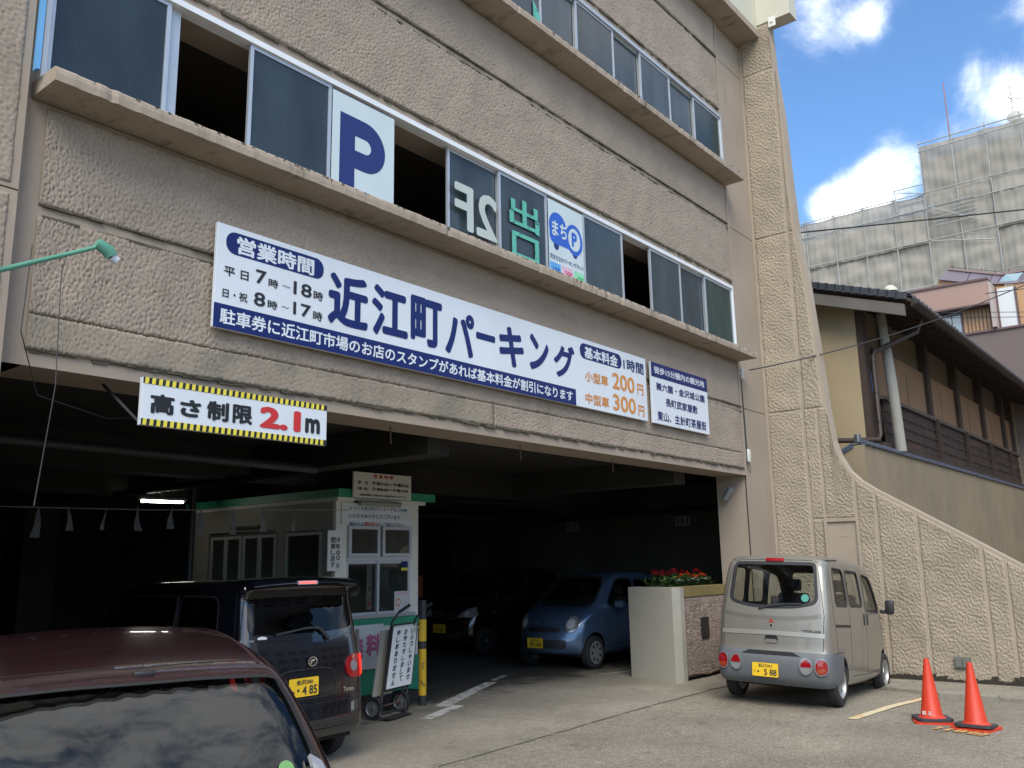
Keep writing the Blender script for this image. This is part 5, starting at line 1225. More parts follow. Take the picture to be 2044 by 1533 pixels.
for y0 in (12.0,):
    n, m_ = 1, 1
    me = bpy.data.meshes.new('net'); me.from_pydata([(SX + .3, y0, 23.4), (SX + 6, y0, 23.4), (SX + 6, y0, 26.6), (SX + .3, y0, 26.6)], [], [(0, 1, 2, 3)]); link('netting_sheet', me, s, False, NET)
MB().tube([(SX + 2, 10.55, 26), (SX + 2, 10.55, 31.2)], [.06, .03], 6).tube([(SX + 2, 7.0, 26), (SX + 2, 7.0, 29.6)], .025, 6).build('mast', mat('mast_red', (.30, .16, .17), .6), s)
MB().tube([(SX + 2, 6.4, 28.5), (SX + 2, 7.5, 29.0)], .02, 5).tube([(SX + 2, 6.8, 28.3), (SX + 2, 7.3, 29.2)], .02, 5).build('antenna', MATS['pipe_grey'], s)
MB().lathe([(.0, .12), (.25, .08), (.42, 0)], 20, Matrix.Translation((SX + 1.5, 6.9, 27.35)) @ Matrix.Rotation(R(-75), 4, 'Y')).build('dish', mat('dish_grey', (.40, .38, .34), .5), s, sm=True)

# ------------------------------------------------------------------ cables in view and the street side behind the viewer
cable([(13.93, 6.05, 5.0), (18.2, 3.0, 6.6)], .011, 'thin cable from the end of the lower window sill up to the old house eaves', sag=.12)
cable([(18.2, 3.0, 6.6), (49.4, -3.0, 17.8)], .011, 'continuation of the sill cable past the tiled eaves to the right edge', sag=.05)
cable([(15.25, 7.25, 7.97), (52, -19, 16.9)], .016, 'dark overhead cable crossing in front of the netted tower', sag=.25)
cable([(20, 3.4, 7.2), (48, -5.4, 14.0)], .010, 'upper of the thin wires crossing the pink building', sag=.05)
for z in (0, .12): cable([(20.5, 4.4, 6.97 + z), (48, -7.0, 10.75 + z)], .007, 'thin wire in front of the white blind window' if z == 0 else 'second thin wire just above it over the white blind window')
t = thing('loose_wire', 'loose looped black wire hanging over the left entrance corner', 'wire')
MB().tube([(2.10, 5.0, 2.2), (2.33, 5.4, 2.95), (2.52, 5.9, 3.8), (2.55, 5.9, 4.0), (2.50, 5.9, 3.9)], .0035, 5).tube([(2.36, 6.0, 4.0), (2.34, 6.0, 3.4), (2.6, 6.3, 3.05), (3.2, 6.5, 2.98), (3.8, 6.9, 3.1)], .004, 5).build('wire', WIRE, t)
la = thing('arm_lamp', 'green painted arm with a lamp holder reaching in from the left edge', 'lamp', (1.0, 5.0, 3.3))
GA = mat('green_paint', (.09, .27, .19), .5, var=.1, vs=8)
xa, za = px(-60, 553, 5.0); xb, zb = px(165, 500, 5.0); xc, zc_ = px(196, 492, 5.0); xd, zd = px(222, 512, 5.0)
MB().tube([(xa, 5.0, za), (xb, 5.0, zb), (xc, 5.0, zc_)], [.016, .013, .013], 10).build('arm', GA, la, sm=True)
MB().tube([(xc - .01, 5.0, zc_ + .02), (xd - .02, 5.0, zd + .03), (xd, 5.0, zd)], [.032, .040, .038], 14).build('holder', GA, la, sm=True)
MB().tube([(xd, 5.0, zd), (xd + .035, 5.0, zd - .02)], [.03, .026], 12).build('bulb', mat('bulb_glass', (.6, .65, .7), .1), la, sm=True)
MB().box(xa - .1, xa + .02, 4.9, 5.1, 0, za + .3).build('post', GA, la)
# rope with limp white plastic strips across the garage
rp = thing('strip_rope', 'thin rope strung across the garage left of the booth', 'rope', (5.5, 9.2, 2.5))
MB().tube([(2.0, 9.2, 2.46), (5, 9.2, 2.50), (7.9, 9.2, 2.60)], .005, 5).build('rope', MATS['grey_post'], rp)
PLS = mat('plastic_strip', (.13, .13, .13), .6, var=.1)
for i, x in enumerate((3.92, 4.20, 4.59, 4.93, 5.34, 5.70, 6.12, 6.55, 7.0)):
    t = thing('plastic_strip', 'limp grey plastic strip on the rope, %s from the left' % ORD[i], 'plastic strip', (x, 9.2, 2.48 + .02 * i), group='plastic strips on the rope')
    mb = MB(); w_ = random.uniform(.02, .05); h_ = random.uniform(.24, .32); dx = random.uniform(-.03, .05); v = []
    for j in range(7):
        q = j / 6; v += [(x - w_ * (.15 + q) + dx * q, 9.2 + .015 * math.sin(q * 7 + i), 2.49 + .013 * i - h_ * q), (x + w_ * (.15 + q) + dx * q, 9.2 + .015 * math.cos(q * 6 + i), 2.49 + .013 * i - h_ * q)]
    mb.add(v, [(2 * j, 2 * j + 1, 2 * j + 3, 2 * j + 2) for j in range(6)]); mb.build('strip', PLS, t, fix=False)
t = thing('striped_cone', 'small yellow and black banded cone deep in the dark garage', 'traffic cone', (7.2, 14.6, .08))
M = Matrix.Translation((7.2, 14.6, .08))
for a, b_, m_ in ((0, .25, BK), (.25, .4, BY), (.4, .55, BK), (.55, .7, BY)): MB().lathe([(.16 - a * .17, a), (.16 - b_ * .17, b_)], 18, M).build('band', m_, t, sm=True)
MB().box(7.0, 7.4, 14.4, 14.8, .08, .11).build('base', BK, t)
t = thing('orange_sign', 'dull orange panel standing in the dark behind the parked cars', 'sign', (13.4, 14, 0))
MB().box(13.15, 13.65, 13.5, 13.53, 1.2, 1.65).build('panel', mat('orange_sign', (.32, .08, .03), .6), t); MB().box(13.2, 13.24, 13.53, 13.56, .08, 1.65).box(13.56, 13.6, 13.53, 13.56, .08, 1.65).build('stand', SK, t)
# ------------------------------------------------------------------ cars
def chaikin(p, it=2):
    for _ in range(it):
        q = []
        for i in range(len(p)):
            a, b_ = p[i], p[(i + 1) % len(p)]; q += [(a[0] * .75 + b_[0] * .25, a[1] * .75 + b_[1] * .25), (a[0] * .25 + b_[0] * .75, a[1] * .25 + b_[1] * .75)]
        p = q
    return p
def inset(p, d):
    """inward offset that backs off near tight corners, so the outline never folds over"""
    n = len(p); P = [Vector(q) for q in p]
    A = sum(p[i][0] * p[(i + 1) % n][1] - p[(i + 1) % n][0] * p[i][1] for i in range(n)); sg = 1 if A > 0 else -1
    lim, nr = [], []
    for i in range(n):
        a, b_, c = P[i - 1], P[i], P[(i + 1) % n]; u, v = (b_ - a), (c - b_); t = (c - a).normalized()
        nr.append(Vector((-t.y, t.x)) * sg); cr_ = (u.x * v.y - u.y * v.x) * sg; ang = math.atan2(abs(cr_), u.dot(v)); L_ = (u.length + v.length) / 2
        lim.append(.6 * L_ / ang if cr_ > 0 and ang > 1e-4 else 9)
    S = [0.0]
    for i in range(1, n): S.append(S[-1] + (P[i] - P[i - 1]).length)
    T = S[-1] + (P[0] - P[-1]).length; am = []
    for i in range(n):
        m_ = d
        for j in range(n):
            q = abs(S[i] - S[j]); q = min(q, T - q)
            if q < 2 * d + .1: m_ = min(m_, lim[j] + q * .55)
        am.append(m_)
    return [(P[i].x + nr[i].x * am[i], P[i].y + nr[i].y * am[i]) for i in range(n)]
def resample(p, step):
    n = len(p); P = [Vector(q) for q in p] + [Vector(p[0])]; S = [0.0]
    for i in range(n): S.append(S[-1] + (P[i + 1] - P[i]).length)
    k = max(8, int(S[-1] / step)); out = []; j = 0
    for i in range(k):
        t = S[-1] * i / k
        while S[j + 1] < t: j += 1
        out.append(tuple(P[j].lerp(P[j + 1], (t - S[j]) / max(S[j + 1] - S[j], 1e-9))))
    return out
def tess(poly, step):
    """triangulated polygon with inner points"""
    P = [Vector(q) for q in poly]; n = len(P)
    xs = [q.x for q in P]; ys = [q.y for q in P]; pts = []
    def inside(x, y):
        c = False; j = n - 1
        for i in range(n):
            if (P[i].y > y) != (P[j].y > y) and x < (P[j].x - P[i].x) * (y - P[i].y) / (P[j].y - P[i].y) + P[i].x: c = not c
            j = i
        return c
    x = min(xs) + step * .5; r_ = 0
    while x < max(xs):
        y = min(ys) + step * (.5 if r_ % 2 else 1.0)
        while y < max(ys):
            if inside(x, y) and min((Vector((x, y)) - q).length for q in P) > step * .45: pts.append(Vector((x, y)))
            y += step
        x += step * .87; r_ += 1
    v, e, f, *_ = delaunay_2d_cdt(P + pts, [], [list(range(n))], 1, 1e-6)
    return [tuple(q) for q in v], [tuple(q) for q in f]
def dens(poly, step):
    out = []; n = len(poly)
    for i in range(n):
        a, b_ = Vector(poly[i]), Vector(poly[(i + 1) % n]); k = max(1, int((b_ - a).length / step))
        out += [tuple(a.lerp(b_, j / k)) for j in range(k)]
    return out

def soft(poly):
    """outline with gently rounded corners"""
    return chaikin(dens(poly, .16), 2) if len(poly) < 12 else poly
soft2 = lambda p: chaikin(dens(p, .12), 2)
class Car:
    """body = side silhouette inflated to the car's width, then warped; panes, lamps and seams are laid on its surface"""
    def __init__(s, root, sil, W, Rr, tum, L, crown=.03, kr=.05, kf=.10, lr=.5, lf=1.2, planr=.03, planf=.10, paint=None, inner=None):
        s.root, s.L, s.W = root, L, W
        s.tum, s.crown, s.kr, s.kf, s.lr, s.lf, s.pr, s.pf = tum, crown, kr, kf, lr, lf, planr, planf
        s.top = max(p[1] for p in sil); s.paint, s.inner = paint, inner
        P = resample(chaikin(sil, 3), .055)
        n = len(P); rings = []; a_n = 6
        ys = list(np.linspace(-(W - Rr), W - Rr, 11))
        seq = []
        for k in range(a_n): 
            t = R(90 * (1 - k / a_n)); seq.append((-(W - Rr) - Rr * math.sin(t), Rr * (1 - math.cos(t))))
        seq += [(y, 0) for y in ys]
        for k in range(1, a_n + 1):
            t = R(90 * k / a_n); seq.append(((W - Rr) + Rr * math.sin(t), Rr * (1 - math.cos(t))))
        V, F = [], []
        for y, d in seq:
            Q = inset(P, d) if d > 0 else P; V += [(q[0], y, q[1]) for q in Q]
        for i in range(len(seq) - 1):
            for j in range(n): F.append((i * n + j, i * n + (j + 1) % n, (i + 1) * n + (j + 1) % n, (i + 1) * n + j))
        cap = inset(P, Rr); cv, cf = tess(cap, .10)
        for sgn, base in ((-1, 0), (1, (len(seq) - 1) * n)):
            off = len(V); mp = []
            for i, q in enumerate(cv):
                if i < n: mp.append(base + i)
                else: mp.append(len(V)); V.append((q[0], sgn * W, q[1]))
            for f in cf: F.append(tuple(mp[i] for i in f))
        V = [s.warp(v) for v in V]
        me = bpy.data.meshes.new('body'); me.from_pydata(V, [], F)
        bm = bmesh.new(); bm.from_mesh(me); bmesh.ops.remove_doubles(bm, verts=bm.verts[:], dist=1e-5); bmesh.ops.recalc_face_normals(bm, faces=bm.faces[:]); s.nonman = sum(not q.is_manifold for q in bm.edges)
        bm.to_mesh(me); s.bvh = BVHTree.FromBMesh(bm); bm.free(); s.me = me; s.cuts = {}
    def warp(s, v):
        x, y, z = v; W = s.W; q = (y / W)
        t = np.interp(z, [a for a, _ in s.tum], [b for _, b in s.tum])
        wr = max(0, 1 - x / s.lr) ** 2; wf = max(0, 1 - (s.L - x) / s.lf) ** 2
        yy = y * t * (1 - s.pr * wr - s.pf * wf)
        zz = z - s.crown * q * q * max(0, (z - s.top * .75) / (s.top * .25))
        xx = x + s.kr * q * q * wr - s.kf * q * q * wf
        return (xx, yy, zz)
    # cutters ------------------------------------------------------
    def cutter(s, k): return s.cuts.setdefault(k, MB())
    def hole_side(s, poly): s.cutter('side').prism(soft(poly), -2, 2, 'y')
    def hole_end(s, poly, x0, x1): s.cutter('end').prism(soft(poly), x0, x1, 'x')
    def arch(s, x, z, r, d=.30):
        for sg in (-1, 1):
            n = 28; p = [(x + r * math.cos(2 * math.pi * k / n), z + r * math.sin(2 * math.pi * k / n)) for k in range(n)]
            s.cutter('arch').prism(p, sg * (s.W + .3), sg * (s.W - d), 'y')
    def finish(s, thick=.028):
        """shell with real openings"""
        me = s.me; me.materials.append(s.paint); me.materials.append(s.inner)
        o = bpy.data.objects.new('body', me); COL.objects.link(o)
        so = o.modifiers.new('s', 'SOLIDIFY'); so.thickness = thick; so.offset = -1; so.material_offset = 1; so.material_offset_rim = 1
        def ev(ob):
            return bpy.data.meshes.new_from_object(ob.evaluated_get(bpy.context.evaluated_depsgraph_get()))
        m2 = ev(o); o.modifiers.clear(); log = []
        for k, mb in s.cuts.items():
            c = mb.build('cutter', s.inner, None)
            for tries in range(4):
                o.data = m2
                b_ = o.modifiers.new('b', 'BOOLEAN'); b_.operation = 'DIFFERENCE'; b_.object = c
                b_.solver = 'EXACT' if tries < 3 else 'FAST'
                if b_.solver == 'EXACT': b_.use_hole_tolerant = tries == 1; b_.use_self = tries == 2
                m3 = ev(o); o.modifiers.clear()
                if len(m3.polygons) > .6 * len(m2.polygons): m2 = m3; log.append((k, tries)); break
            bpy.data.objects.remove(c)
        bpy.data.objects.remove(o)
        print('BODY', s.root.name, s.nonman, len(m2.polygons), log)
        smooth(m2, 32)
        return link('body', m2, s.root, True)
    # things laid on the surface -------------------------------------
    def ray(s, axis, u, v):
        if axis in ('r', 'l'):
            o = Vector((u, -3 if axis == 'r' else 3, v)); d = Vector((0, 1 if axis == 'r' else -1, 0))
        elif axis in ('rad', 'radf'):
            cx = .7 if axis == 'rad' else s.L - .9; a = u / .8; sg = -1 if axis == 'rad' else 1
            o = Vector((cx, 0, v)); d = Vector((sg * math.cos(a), math.sin(a), 0))
            h, nrm, _, _ = s.bvh.ray_cast(o, d)
            if h is None: h, nrm, _, _ = s.bvh.find_nearest(o + d)
            if nrm.dot(d) < 0: nrm = -nrm
            return h, nrm
        elif axis == 'back': o = Vector((-3, u, v)); d = Vector((1, 0, 0))
        elif axis == 'front': o = Vector((s.L + 3, u, v)); d = Vector((-1, 0, 0))
        else: o = Vector((u, v, 4)); d = Vector((0, 0, -1))
        h, nrm, _, _ = s.bvh.ray_cast(o, d)
        if h is None:
            h, nrm, _, _ = s.bvh.find_nearest(o + d * (3 if axis in 'rl' else 3)); 
        if nrm.dot(d) > 0: nrm = -nrm
        return h, nrm
    def lay(s, name, poly, axis, m, off=.002, th=.004, step=.09, parent=None, mb=None, round_=0):
        """plate following the surface; poly in (x,z) for sides, (y,z) for ends, (x,y) for the top"""
        if round_: poly = chaikin(poly, round_)
        P = dens(poly, step); v, f = tess(P, step); A, B_ = [], []
        for q in v:
            h, nr = s.ray(axis, q[0], q[1]); A.append(h + nr * (off + th)); B_.append(h + nr * off)
        n = len(v); nb = len(P)
        F = [tuple(t) for t in f] + [tuple(i + n for i in t[::-1]) for t in f] + [(i, (i + 1) % nb, n + (i + 1) % nb, n + i) for i in range(nb)]
        own = mb is None; mb = mb or MB(); mb.add(A + B_, F)
        return mb.build(name, m, parent or s.root, local=True, sm=True, ang=40) if own else mb
    def pane(s, name, poly, axis, m, off=-.012, step=.12, parent=None, round_=0):
        poly = soft(poly)
        P = dens(poly, step); v, f = tess(P, step)
        vs = []
        for q in v:
            hs = [s.ray(axis, q[0] + dx, q[1] + dy) for dx in (-.04, 0, .04) for dy in (-.04, 0, .04)]; h = sum((w_[0] for w_ in hs), Vector()) / 9; nr = sum((w_[1] for w_ in hs), Vector()).normalized(); vs.append(h + nr * off)
        a_, b2, c_ = (vs[k] for k in f[len(f) // 2])
        if (b2 - a_).cross(c_ - a_).dot(nr) < 0: f = [t[::-1] for t in f]
        return MB().add(vs, f).build(name, m, parent or s.root, local=True, sm=True, ang=60, fix=False)
    def band(s, name, poly, axis, m, w, off=.001, th=.003, closed=True, parent=None, mb=None, step=.06, round_=0):
        """ribbon along an outline: seals, seams, mouldings"""
        if closed: poly = soft(poly)
        if closed: P = dens(poly, step)
        else:
            P = []
            for a, b_ in zip(poly[:-1], poly[1:]):
                a, b_ = Vector(a), Vector(b_); k = max(1, int((b_ - a).length / step)); P += [tuple(a.lerp(b_, j / k)) for j in range(k)]
            P.append(tuple(poly[-1]))
        n = len(P); own = mb is None; mb = mb or MB(); rows = []
        for i in range(n):
            a = Vector(P[i - 1] if (i or closed) else P[0]); c = Vector(P[(i + 1) % n] if (i < n - 1 or closed) else P[-1]); t = (c - a)
            t = t.normalized() if t.length > 1e-9 else Vector((1, 0)); nn = Vector((-t.y, t.x)) * w * .5; r_ = []
            for sg in (-1, 1):
                q = Vector(P[i]) + nn * sg; h, nr = s.ray(axis, q.x, q.y); r_ += [h + nr * off, h + nr * (off + th)]
            rows.append(r_)
        vs = [q for r_ in rows for q in r_]; fs = []
        for i in range(n if closed else n - 1):
            j = (i + 1) % n; a, b_ = i * 4, j * 4; fs += [(a + 1, a + 3, b_ + 3, b_ + 1), (a, a + 1, b_ + 1, b_), (a + 3, a + 2, b_ + 2, b_ + 3)]
        mb.add(vs, fs)
        return mb.build(name, m, parent or s.root, local=True, sm=True) if own else mb

RUB = mat('tyre_rubber', (.022, .022, .023), .8, var=.15, vs=8, bump=.001, bs=60)
STEEL = mat('steel_rim', (.42, .42, .40), .4, .7, var=.08, vs=10)
CHR = mat('chrome', (.75, .76, .78), .08, 1.0, var=0)
BLK = mat('black_trim', (.018, .018, .02), .5, var=.05)
SEAM = mat('panel_gap', (.008, .008, .009), .8, var=0)
CABIN = mat('cabin_grey', (.05, .05, .055), .8, var=.05)
CABL = mat('cabin_light', (.16, .16, .15), .8, var=.05)
SEAT = mat('seat_fabric', (.025, .026, .032), .9, var=.1)
RLAMP = mat('red_lamp', (.28, .006, .010), .12, var=0, coat=1.0)
RLAMPB = mat('lit_red_lamp', (.6, .02, .02), .15, var=0, coat=1.0, emit=(1, .05, .03), es=.6)
ORLAMP = mat('orange_lamp', (.30, .05, .012), .12, var=0, coat=1.0)
CLAMP = mat('clear_lamp', (.30, .30, .30), .1, .35, var=0, coat=1.0)
PLATE = mat('number_plate', (.78, .50, .02), .45, var=.02)
PLT = mat('plate_text', (.03, .03, .03), .5, var=0)
def wheel(root, x, y, r, wd, side, style='steel', steer=0.0):
    """side +1 = left (+y), outer face looks outwards"""
    M = Matrix.Translation((x, y, r)) @ Matrix.Rotation(steer, 4, 'Z') @ Matrix.Rotation(R(-90) * side, 4, 'X')   # local +Z points outwards
    h = wd / 2; rr = r * .66
    w = MB().lathe([(rr, -h), (r * .93, -h), (r * .985, -h * .8), (r, -h * .5), (r, h * .5), (r * .985, h * .8), (r * .93, h), (r * .80, h * 1.02), (rr + .006, h * .9), (rr, h * .7)], 44, M).build('wheel', RUB, root, local=True, sm=True, ang=50)
    if style == 'steel':
        pr = [(rr, h * .75), (rr, h * .98), (rr * .93, h * .98), (rr * .88, h * .55), (rr * .78, h * .35), (rr * .55, h * .52), (rr * .38, h * .50), (rr * .34, h * .75), (rr * .20, h * .80), (0, h * .80)]
        MB().lathe(pr, 36, M).lathe([(rr, -h), (rr * .2, -h), (0, -h)], 36, M).build('rim', STEEL, w, local=True, sm=True, ang=40)
        hb = MB()
        for k in range(8):
            a = k * math.pi / 4; c = Vector((rr * .68 * math.cos(a), rr * .68 * math.sin(a), h * .44)); hb.tube([M @ c, M @ (c + Vector((0, 0, .006)))], rr * .085, 8)
        hb.build('rim_holes', SEAM, w, local=True)['kind'] = 'stuff'
    elif style == 'cap':
        pr = [(rr * 1.02, h * .75), (rr * 1.04, h * 1.0), (rr * .96, h * 1.04), (rr * .8, h * .95), (rr * .3, h * 1.06), (0, h * 1.08)]
        MB().lathe(pr, 36, M).lathe([(rr, -h), (0, -h)], 20, M).build('wheel_cover', mat('cover_silver', (.40, .41, .43), .35, .5, var=.05), w, local=True, sm=True, ang=40)
        hb = MB()
        for k in range(7):
            a = k * 2 * math.pi / 7; p = []
            for (q, b_) in ((.45, .06), (.86, .20), (.86, -.20), (.45, -.06)): p.append(M @ Vector((rr * q * math.cos(a + b_), rr * q * math.sin(a + b_), h * 1.06)))
            hb.add(p, [(0, 1, 2, 3)])
        hb.build('cover_slots', SEAM, w, local=True)['kind'] = 'stuff'
    else:
        MB().lathe([(rr, -h * .2), (rr, h * .98), (rr * .95, h * 1.0), (rr * .93, h * .4), (rr * .5, -h * .1), (0, -h * .1)], 36, M).build('rim', mat('alloy_dark', (.10, .10, .11), .3, .8, var=0), w, local=True, sm=True, ang=40)
        hb = MB()
        for k in range(5):
            a = k * 2 * math.pi / 5; 
            for b_ in (-.16, .16):
                p = [M @ Vector((rr * q * math.cos(a + b_ * m1 + dd), rr * q * math.sin(a + b_ * m1 + dd), zz)) for q, m1, dd, zz in ((.16, .6, -.14, h * .75), (.95, 1.2, -.035, h * .95), (.95, 1.2, .035, h * .95), (.16, .6, .14, h * .75))]
                hb.add(p, [(0, 1, 2, 3)])
        hb.lathe([(.0, h * .8), (rr * .2, h * .78), (rr * .22, h * .5)], 16, M)
        hb.build('spokes', mat('alloy_silver', (.5, .5, .52), .25, .8, var=0), w, local=True)['kind'] = 'stuff'
    return w
def seat(root, x, y, z, m=None, rear=False):
    w = .23; m = m or SEAT
    MB().box(x - .25, x + .22, y - w, y + w, z, z + .14, bev=.04).box(x - .34, x - .20, y - w, y + w, z + .08, z + .66, bev=.05).box(x - .33, x - .24, y - .12, y + .12, z + .69, z + .86, bev=.03).tube([(x - .28, y - .05, z + .6), (x - .28, y - .05, z + .72)], .008, 6).tube([(x - .28, y + .05, z + .6), (x - .28, y + .05, z + .72)], .008, 6).build('seat', m, root, local=True, sm=True)
def plate_on(car, axis, y, z, w, h, top, bottom, ex=0.0):
    """number plate on an end of the car: characters read from outside"""
    hh, nr = car.ray(axis, y, z)
    if axis == 'back': x = min(car.ray(axis, yy, zz)[0].x for yy in (y - w / 2, y, y + w / 2) for zz in (z - h / 2, z, z + h / 2)) - .012 - ex; M = frame((x, y, z), (0, -1, 0), (0, 0, 1))
    else: x = max(car.ray(axis, yy, zz)[0].x for yy in (y - w / 2, y, y + w / 2) for zz in (z - h / 2, z, z + h / 2)) + .012 + ex; M = frame((x, y, z), (0, 1, 0), (0, 0, 1))
    p = MB().prism(rpoly(-w / 2, w / 2, -h / 2, h / 2, .012, 3), -.008, 0, 'z', M).build('number_plate', PLATE, car.root, local=True)
    MB().prism(rpoly(-w * .4, w * .4, -h * .4, h * .4, .012, 3), -.09, -.008, 'z', M).build('plate_mount', BLK, car.root, local=True)
    for s_, rc in top + bottom:
        text(s_, PLT, p, M, (rc[0] * w, rc[1] * w, rc[2] * h, rc[3] * h), .03, h=.0015, local=True)
    return p
def mirror(root, x, y, z, m, sy, w=.11, h=.16, d=.09):
    o = MB().box(x - d * .5, x + d * .5, y - w * .5, y + w * .5, z - h * .5, z + h * .5, bev=.035).build('mirror', m, root, local=True, sm=True)
    MB().box(x - .02, x + .02, min(y, y - sy * .14), max(y, y - sy * .14), z - h * .45, z - h * .2, bev=.006).build('mirror_arm', BLK, o, local=True)
    return o

# ---- silver van ------------------------------------------------------------
VP = mat('van_silver', (.27, .252, .215), .36, .45, var=.03, vs=2, coat=.6, grain=.02, gs=300)
VB = mat('van_bumper', (.115, .125, .135), .55, var=.05)
vrot = Matrix.Rotation(R(4.5), 4, 'Z') @ Matrix.Rotation(R(2.6), 4, 'Y') @ Matrix.Rotation(R(2.0), 4, 'X')
vz = float(gz(11.75, 4.9)) + .015
van = thing('parked_van', 'small silver-grey van parked nose to the side wall', 'van', (11.12, 4.86, vz + .03), rot=vrot)
Lv, Wv = 3.40, .7375
sil = [(.06, .24), (.0, .34), (-.02, .50), (-.01, .60), (.04, .66), (.045, .85), (.07, 1.08), (.12, 1.30), (.19, 1.60), (.24, 1.76), (.34, 1.85), (.55, 1.885), (1.2, 1.90), (2.0, 1.875), (2.42, 1.81),
       (2.60, 1.70), (2.86, 1.36), (3.02, 1.12), (3.14, 1.0), (3.28, .93), (3.36, .80), (3.395, .60), (3.40, .40), (3.34, .25), (2.9, .22), (1.7, .20), (.6, .22)]
c = Car(van, sil, Wv, .10, [(0, .96), (.25, .985), (.6, 1.0), (.95, .995), (1.12, .985), (1.5, .93), (1.85, .875), (2, .86)], Lv, crown=.045, kr=.05, kf=.16, paint=VP, inner=CABIN)
rg = [(-.555, 1.30), (-.50, 1.255), (-.30, 1.215), (0, 1.20), (.30, 1.215), (.50, 1.255), (.555, 1.30), (.52, 1.72), (.49, 1.745), (-.49, 1.745), (-.52, 1.72)]
def scale2(p, cx, cy, k): return [(cx + (x - cx) * k, cy + (y - cy) * k) for x, y in p]
ri = inset(soft2(rg), .012)
c.hole_end(ri, -.3, .36)
w1 = [(.44, 1.235), (1.02, 1.225), (1.00, 1.70), (.50, 1.715)]; w2 = [(1.12, 1.225), (1.80, 1.225), (1.76, 1.69), (1.10, 1.70)]; w3 = [(1.95, 1.17), (2.78, 1.14), (2.62, 1.40), (2.40, 1.63), (1.95, 1.675)]
for w_ in (w1, w2, w3): c.hole_side(w_)
ws = [(-.60, 1.12), (.60, 1.12), (.52, 1.70), (-.52, 1.70)]; c.hole_end(ws, 2.3, 3.8)
c.arch(.58, .30, .315); c.arch(2.97, .30, .315)
c.finish()
VG = glass('van_glass', (.74, .78, .74), .9); VG2 = glass('van_rear_glass', (.72, .76, .72), .6)
o = c.pane('rear_window', rg, 'back', VG2, -.008, step=.06); c.band('window_border', inset(soft2(rg), -.008), 'back', BLK, .042, .001, .002, parent=o, step=.03)
for w_, nm in ((w1, 'rear_side_window'), (w2, 'side_window'), (w3, 'front_side_window')):
    for ax in 'rl':
        o = c.pane(nm, w_, ax, VG, -.012); c.band('window_seal', w_, ax, BLK, .022, .0, .003, parent=o)
c.pane('windscreen', ws, 'front', VG, -.006); c.band('windscreen_seal', ws, 'front', BLK, .04, .001, .003)
for ax in 'rl':
    for ln in ([(1.08, 1.84), (1.06, .96), (1.06, .50)], [(1.89, 1.80), (1.89, .34)], [(2.86, 1.16), (2.90, .65)], [(1.08, .34), (1.89, .32)], [(1.89, .32), (2.6, .34)], [(.4, .66), (.30, 1.2), (.36, 1.80)], [(.05, .64), (.3, .655), (.62, .66)]): c.band('door_seam', ln, ax, SEAM, .007, .0005, .001, closed=False)
    c.band('slide_rail', [(.36, .99), (1.05, .975)], ax, BLK, .035, .001, .004, closed=False)
    c.band('slide_rail_edge', [(.36, 1.01), (1.05, .995)], ax, CHR, .006, .004, .003, closed=False)
    c.band('rain_gutter', [(.40, 1.80), (.9, 1.822)], ax, BLK, .014, .001, .006, closed=False)
    for x in (1.80, 1.98):
        c.lay('door_handle', rpoly(x - .022, x + .022, .97, 1.13, .02, 4), ax, BLK, .001, .008, .04)
c.band('crease_strip', [(-.66, .865), (0, .875), (.66, .865)], 'back', mat('silver_highlight', (.42, .41, .37), .35, .5, var=0), .055, .002, .006, closed=False)  # lighter silver band: the light on the crease is painted
c.band('gate_crease', [(-.68, 1.12), (-.5, 1.085), (-.25, 1.06), (0, 1.055), (.25, 1.06), (.5, 1.085), (.68, 1.12)], 'back', mat('silver_shade', (.20, .19, .165), .4, .5, var=0), .05, .0005, .0015, closed=False)  # flat darker silver band drawing the crease, its shade put into the colour
c.band('gate_seam', [(-.64, .67), (-.655, 1.1), (-.60, 1.5), (-.55, 1.77), (-.45, 1.80), (.45, 1.80), (.55, 1.77), (.60, 1.5), (.655, 1.1), (.64, .67)], 'back', SEAM, .007, .0005, .001, closed=False)
bp = [(-1.12, .30), (-.80, .255), (.80, .255), (1.12, .30), (1.13, .60), (.95, .655), (-.95, .655), (-1.13, .60)]
c.lay('bumper', dens(bp, .07), 'rad', VB, .004, .016, .07)
c.lay('bumper_recess', [(-.40, .60), (.40, .60), (.32, .640), (-.32, .640)], 'rad', SEAM, .0205, .002, .08)
LR = mat('lamp_rim', (.22, .23, .24), .4, .4, var=0)
for u, ru, sm_ in ((.60, .052, 0), (.455, .060, 1), (-.455, .060, 1), (-.60, .052, 0)):
    o = c.lay('tail_lamp', ell(u, .495, ru, .086, 26), 'rad', CLAMP if sm_ else RLAMP, .020, .016, .045)
    c.band('lamp_rim', ell(u, .495, ru + .005, .092, 26), 'rad', LR, .012, .020, .020, parent=o)
    if sm_: c.lay('red_lens', [(u + ru * .9 * math.cos(R(a)), .49 + .077 * math.sin(R(a))) for a in range(0, 181, 15)], 'rad', RLAMP, .0365, .003, .045, parent=o)
    else: c.lay('orange_lens', [(u + ru * .65 * math.cos(R(a)), .475 + .05 * math.sin(R(a))) for a in range(180, 361, 20)], 'rad', ORLAMP, .0365, .003, .045, parent=o)
c.lay('brake_lamp', rpoly(-.12, .12, 1.775, 1.812, .008, 2), 'back', RLAMP, .0, .018, .05)
c.lay('handle_recess', rpoly(-.085, .085, .745, .845, .04, 5), 'back', SEAM, .002, .003, .04)
c.lay('gate_handle', rpoly(-.078, .078, .748, .795, .02, 4), 'back', VP, .006, .008, .04)
c.lay('keyhole', ell(0, .965, .014, .014, 12), 'back', CHR, .002, .006, .03)
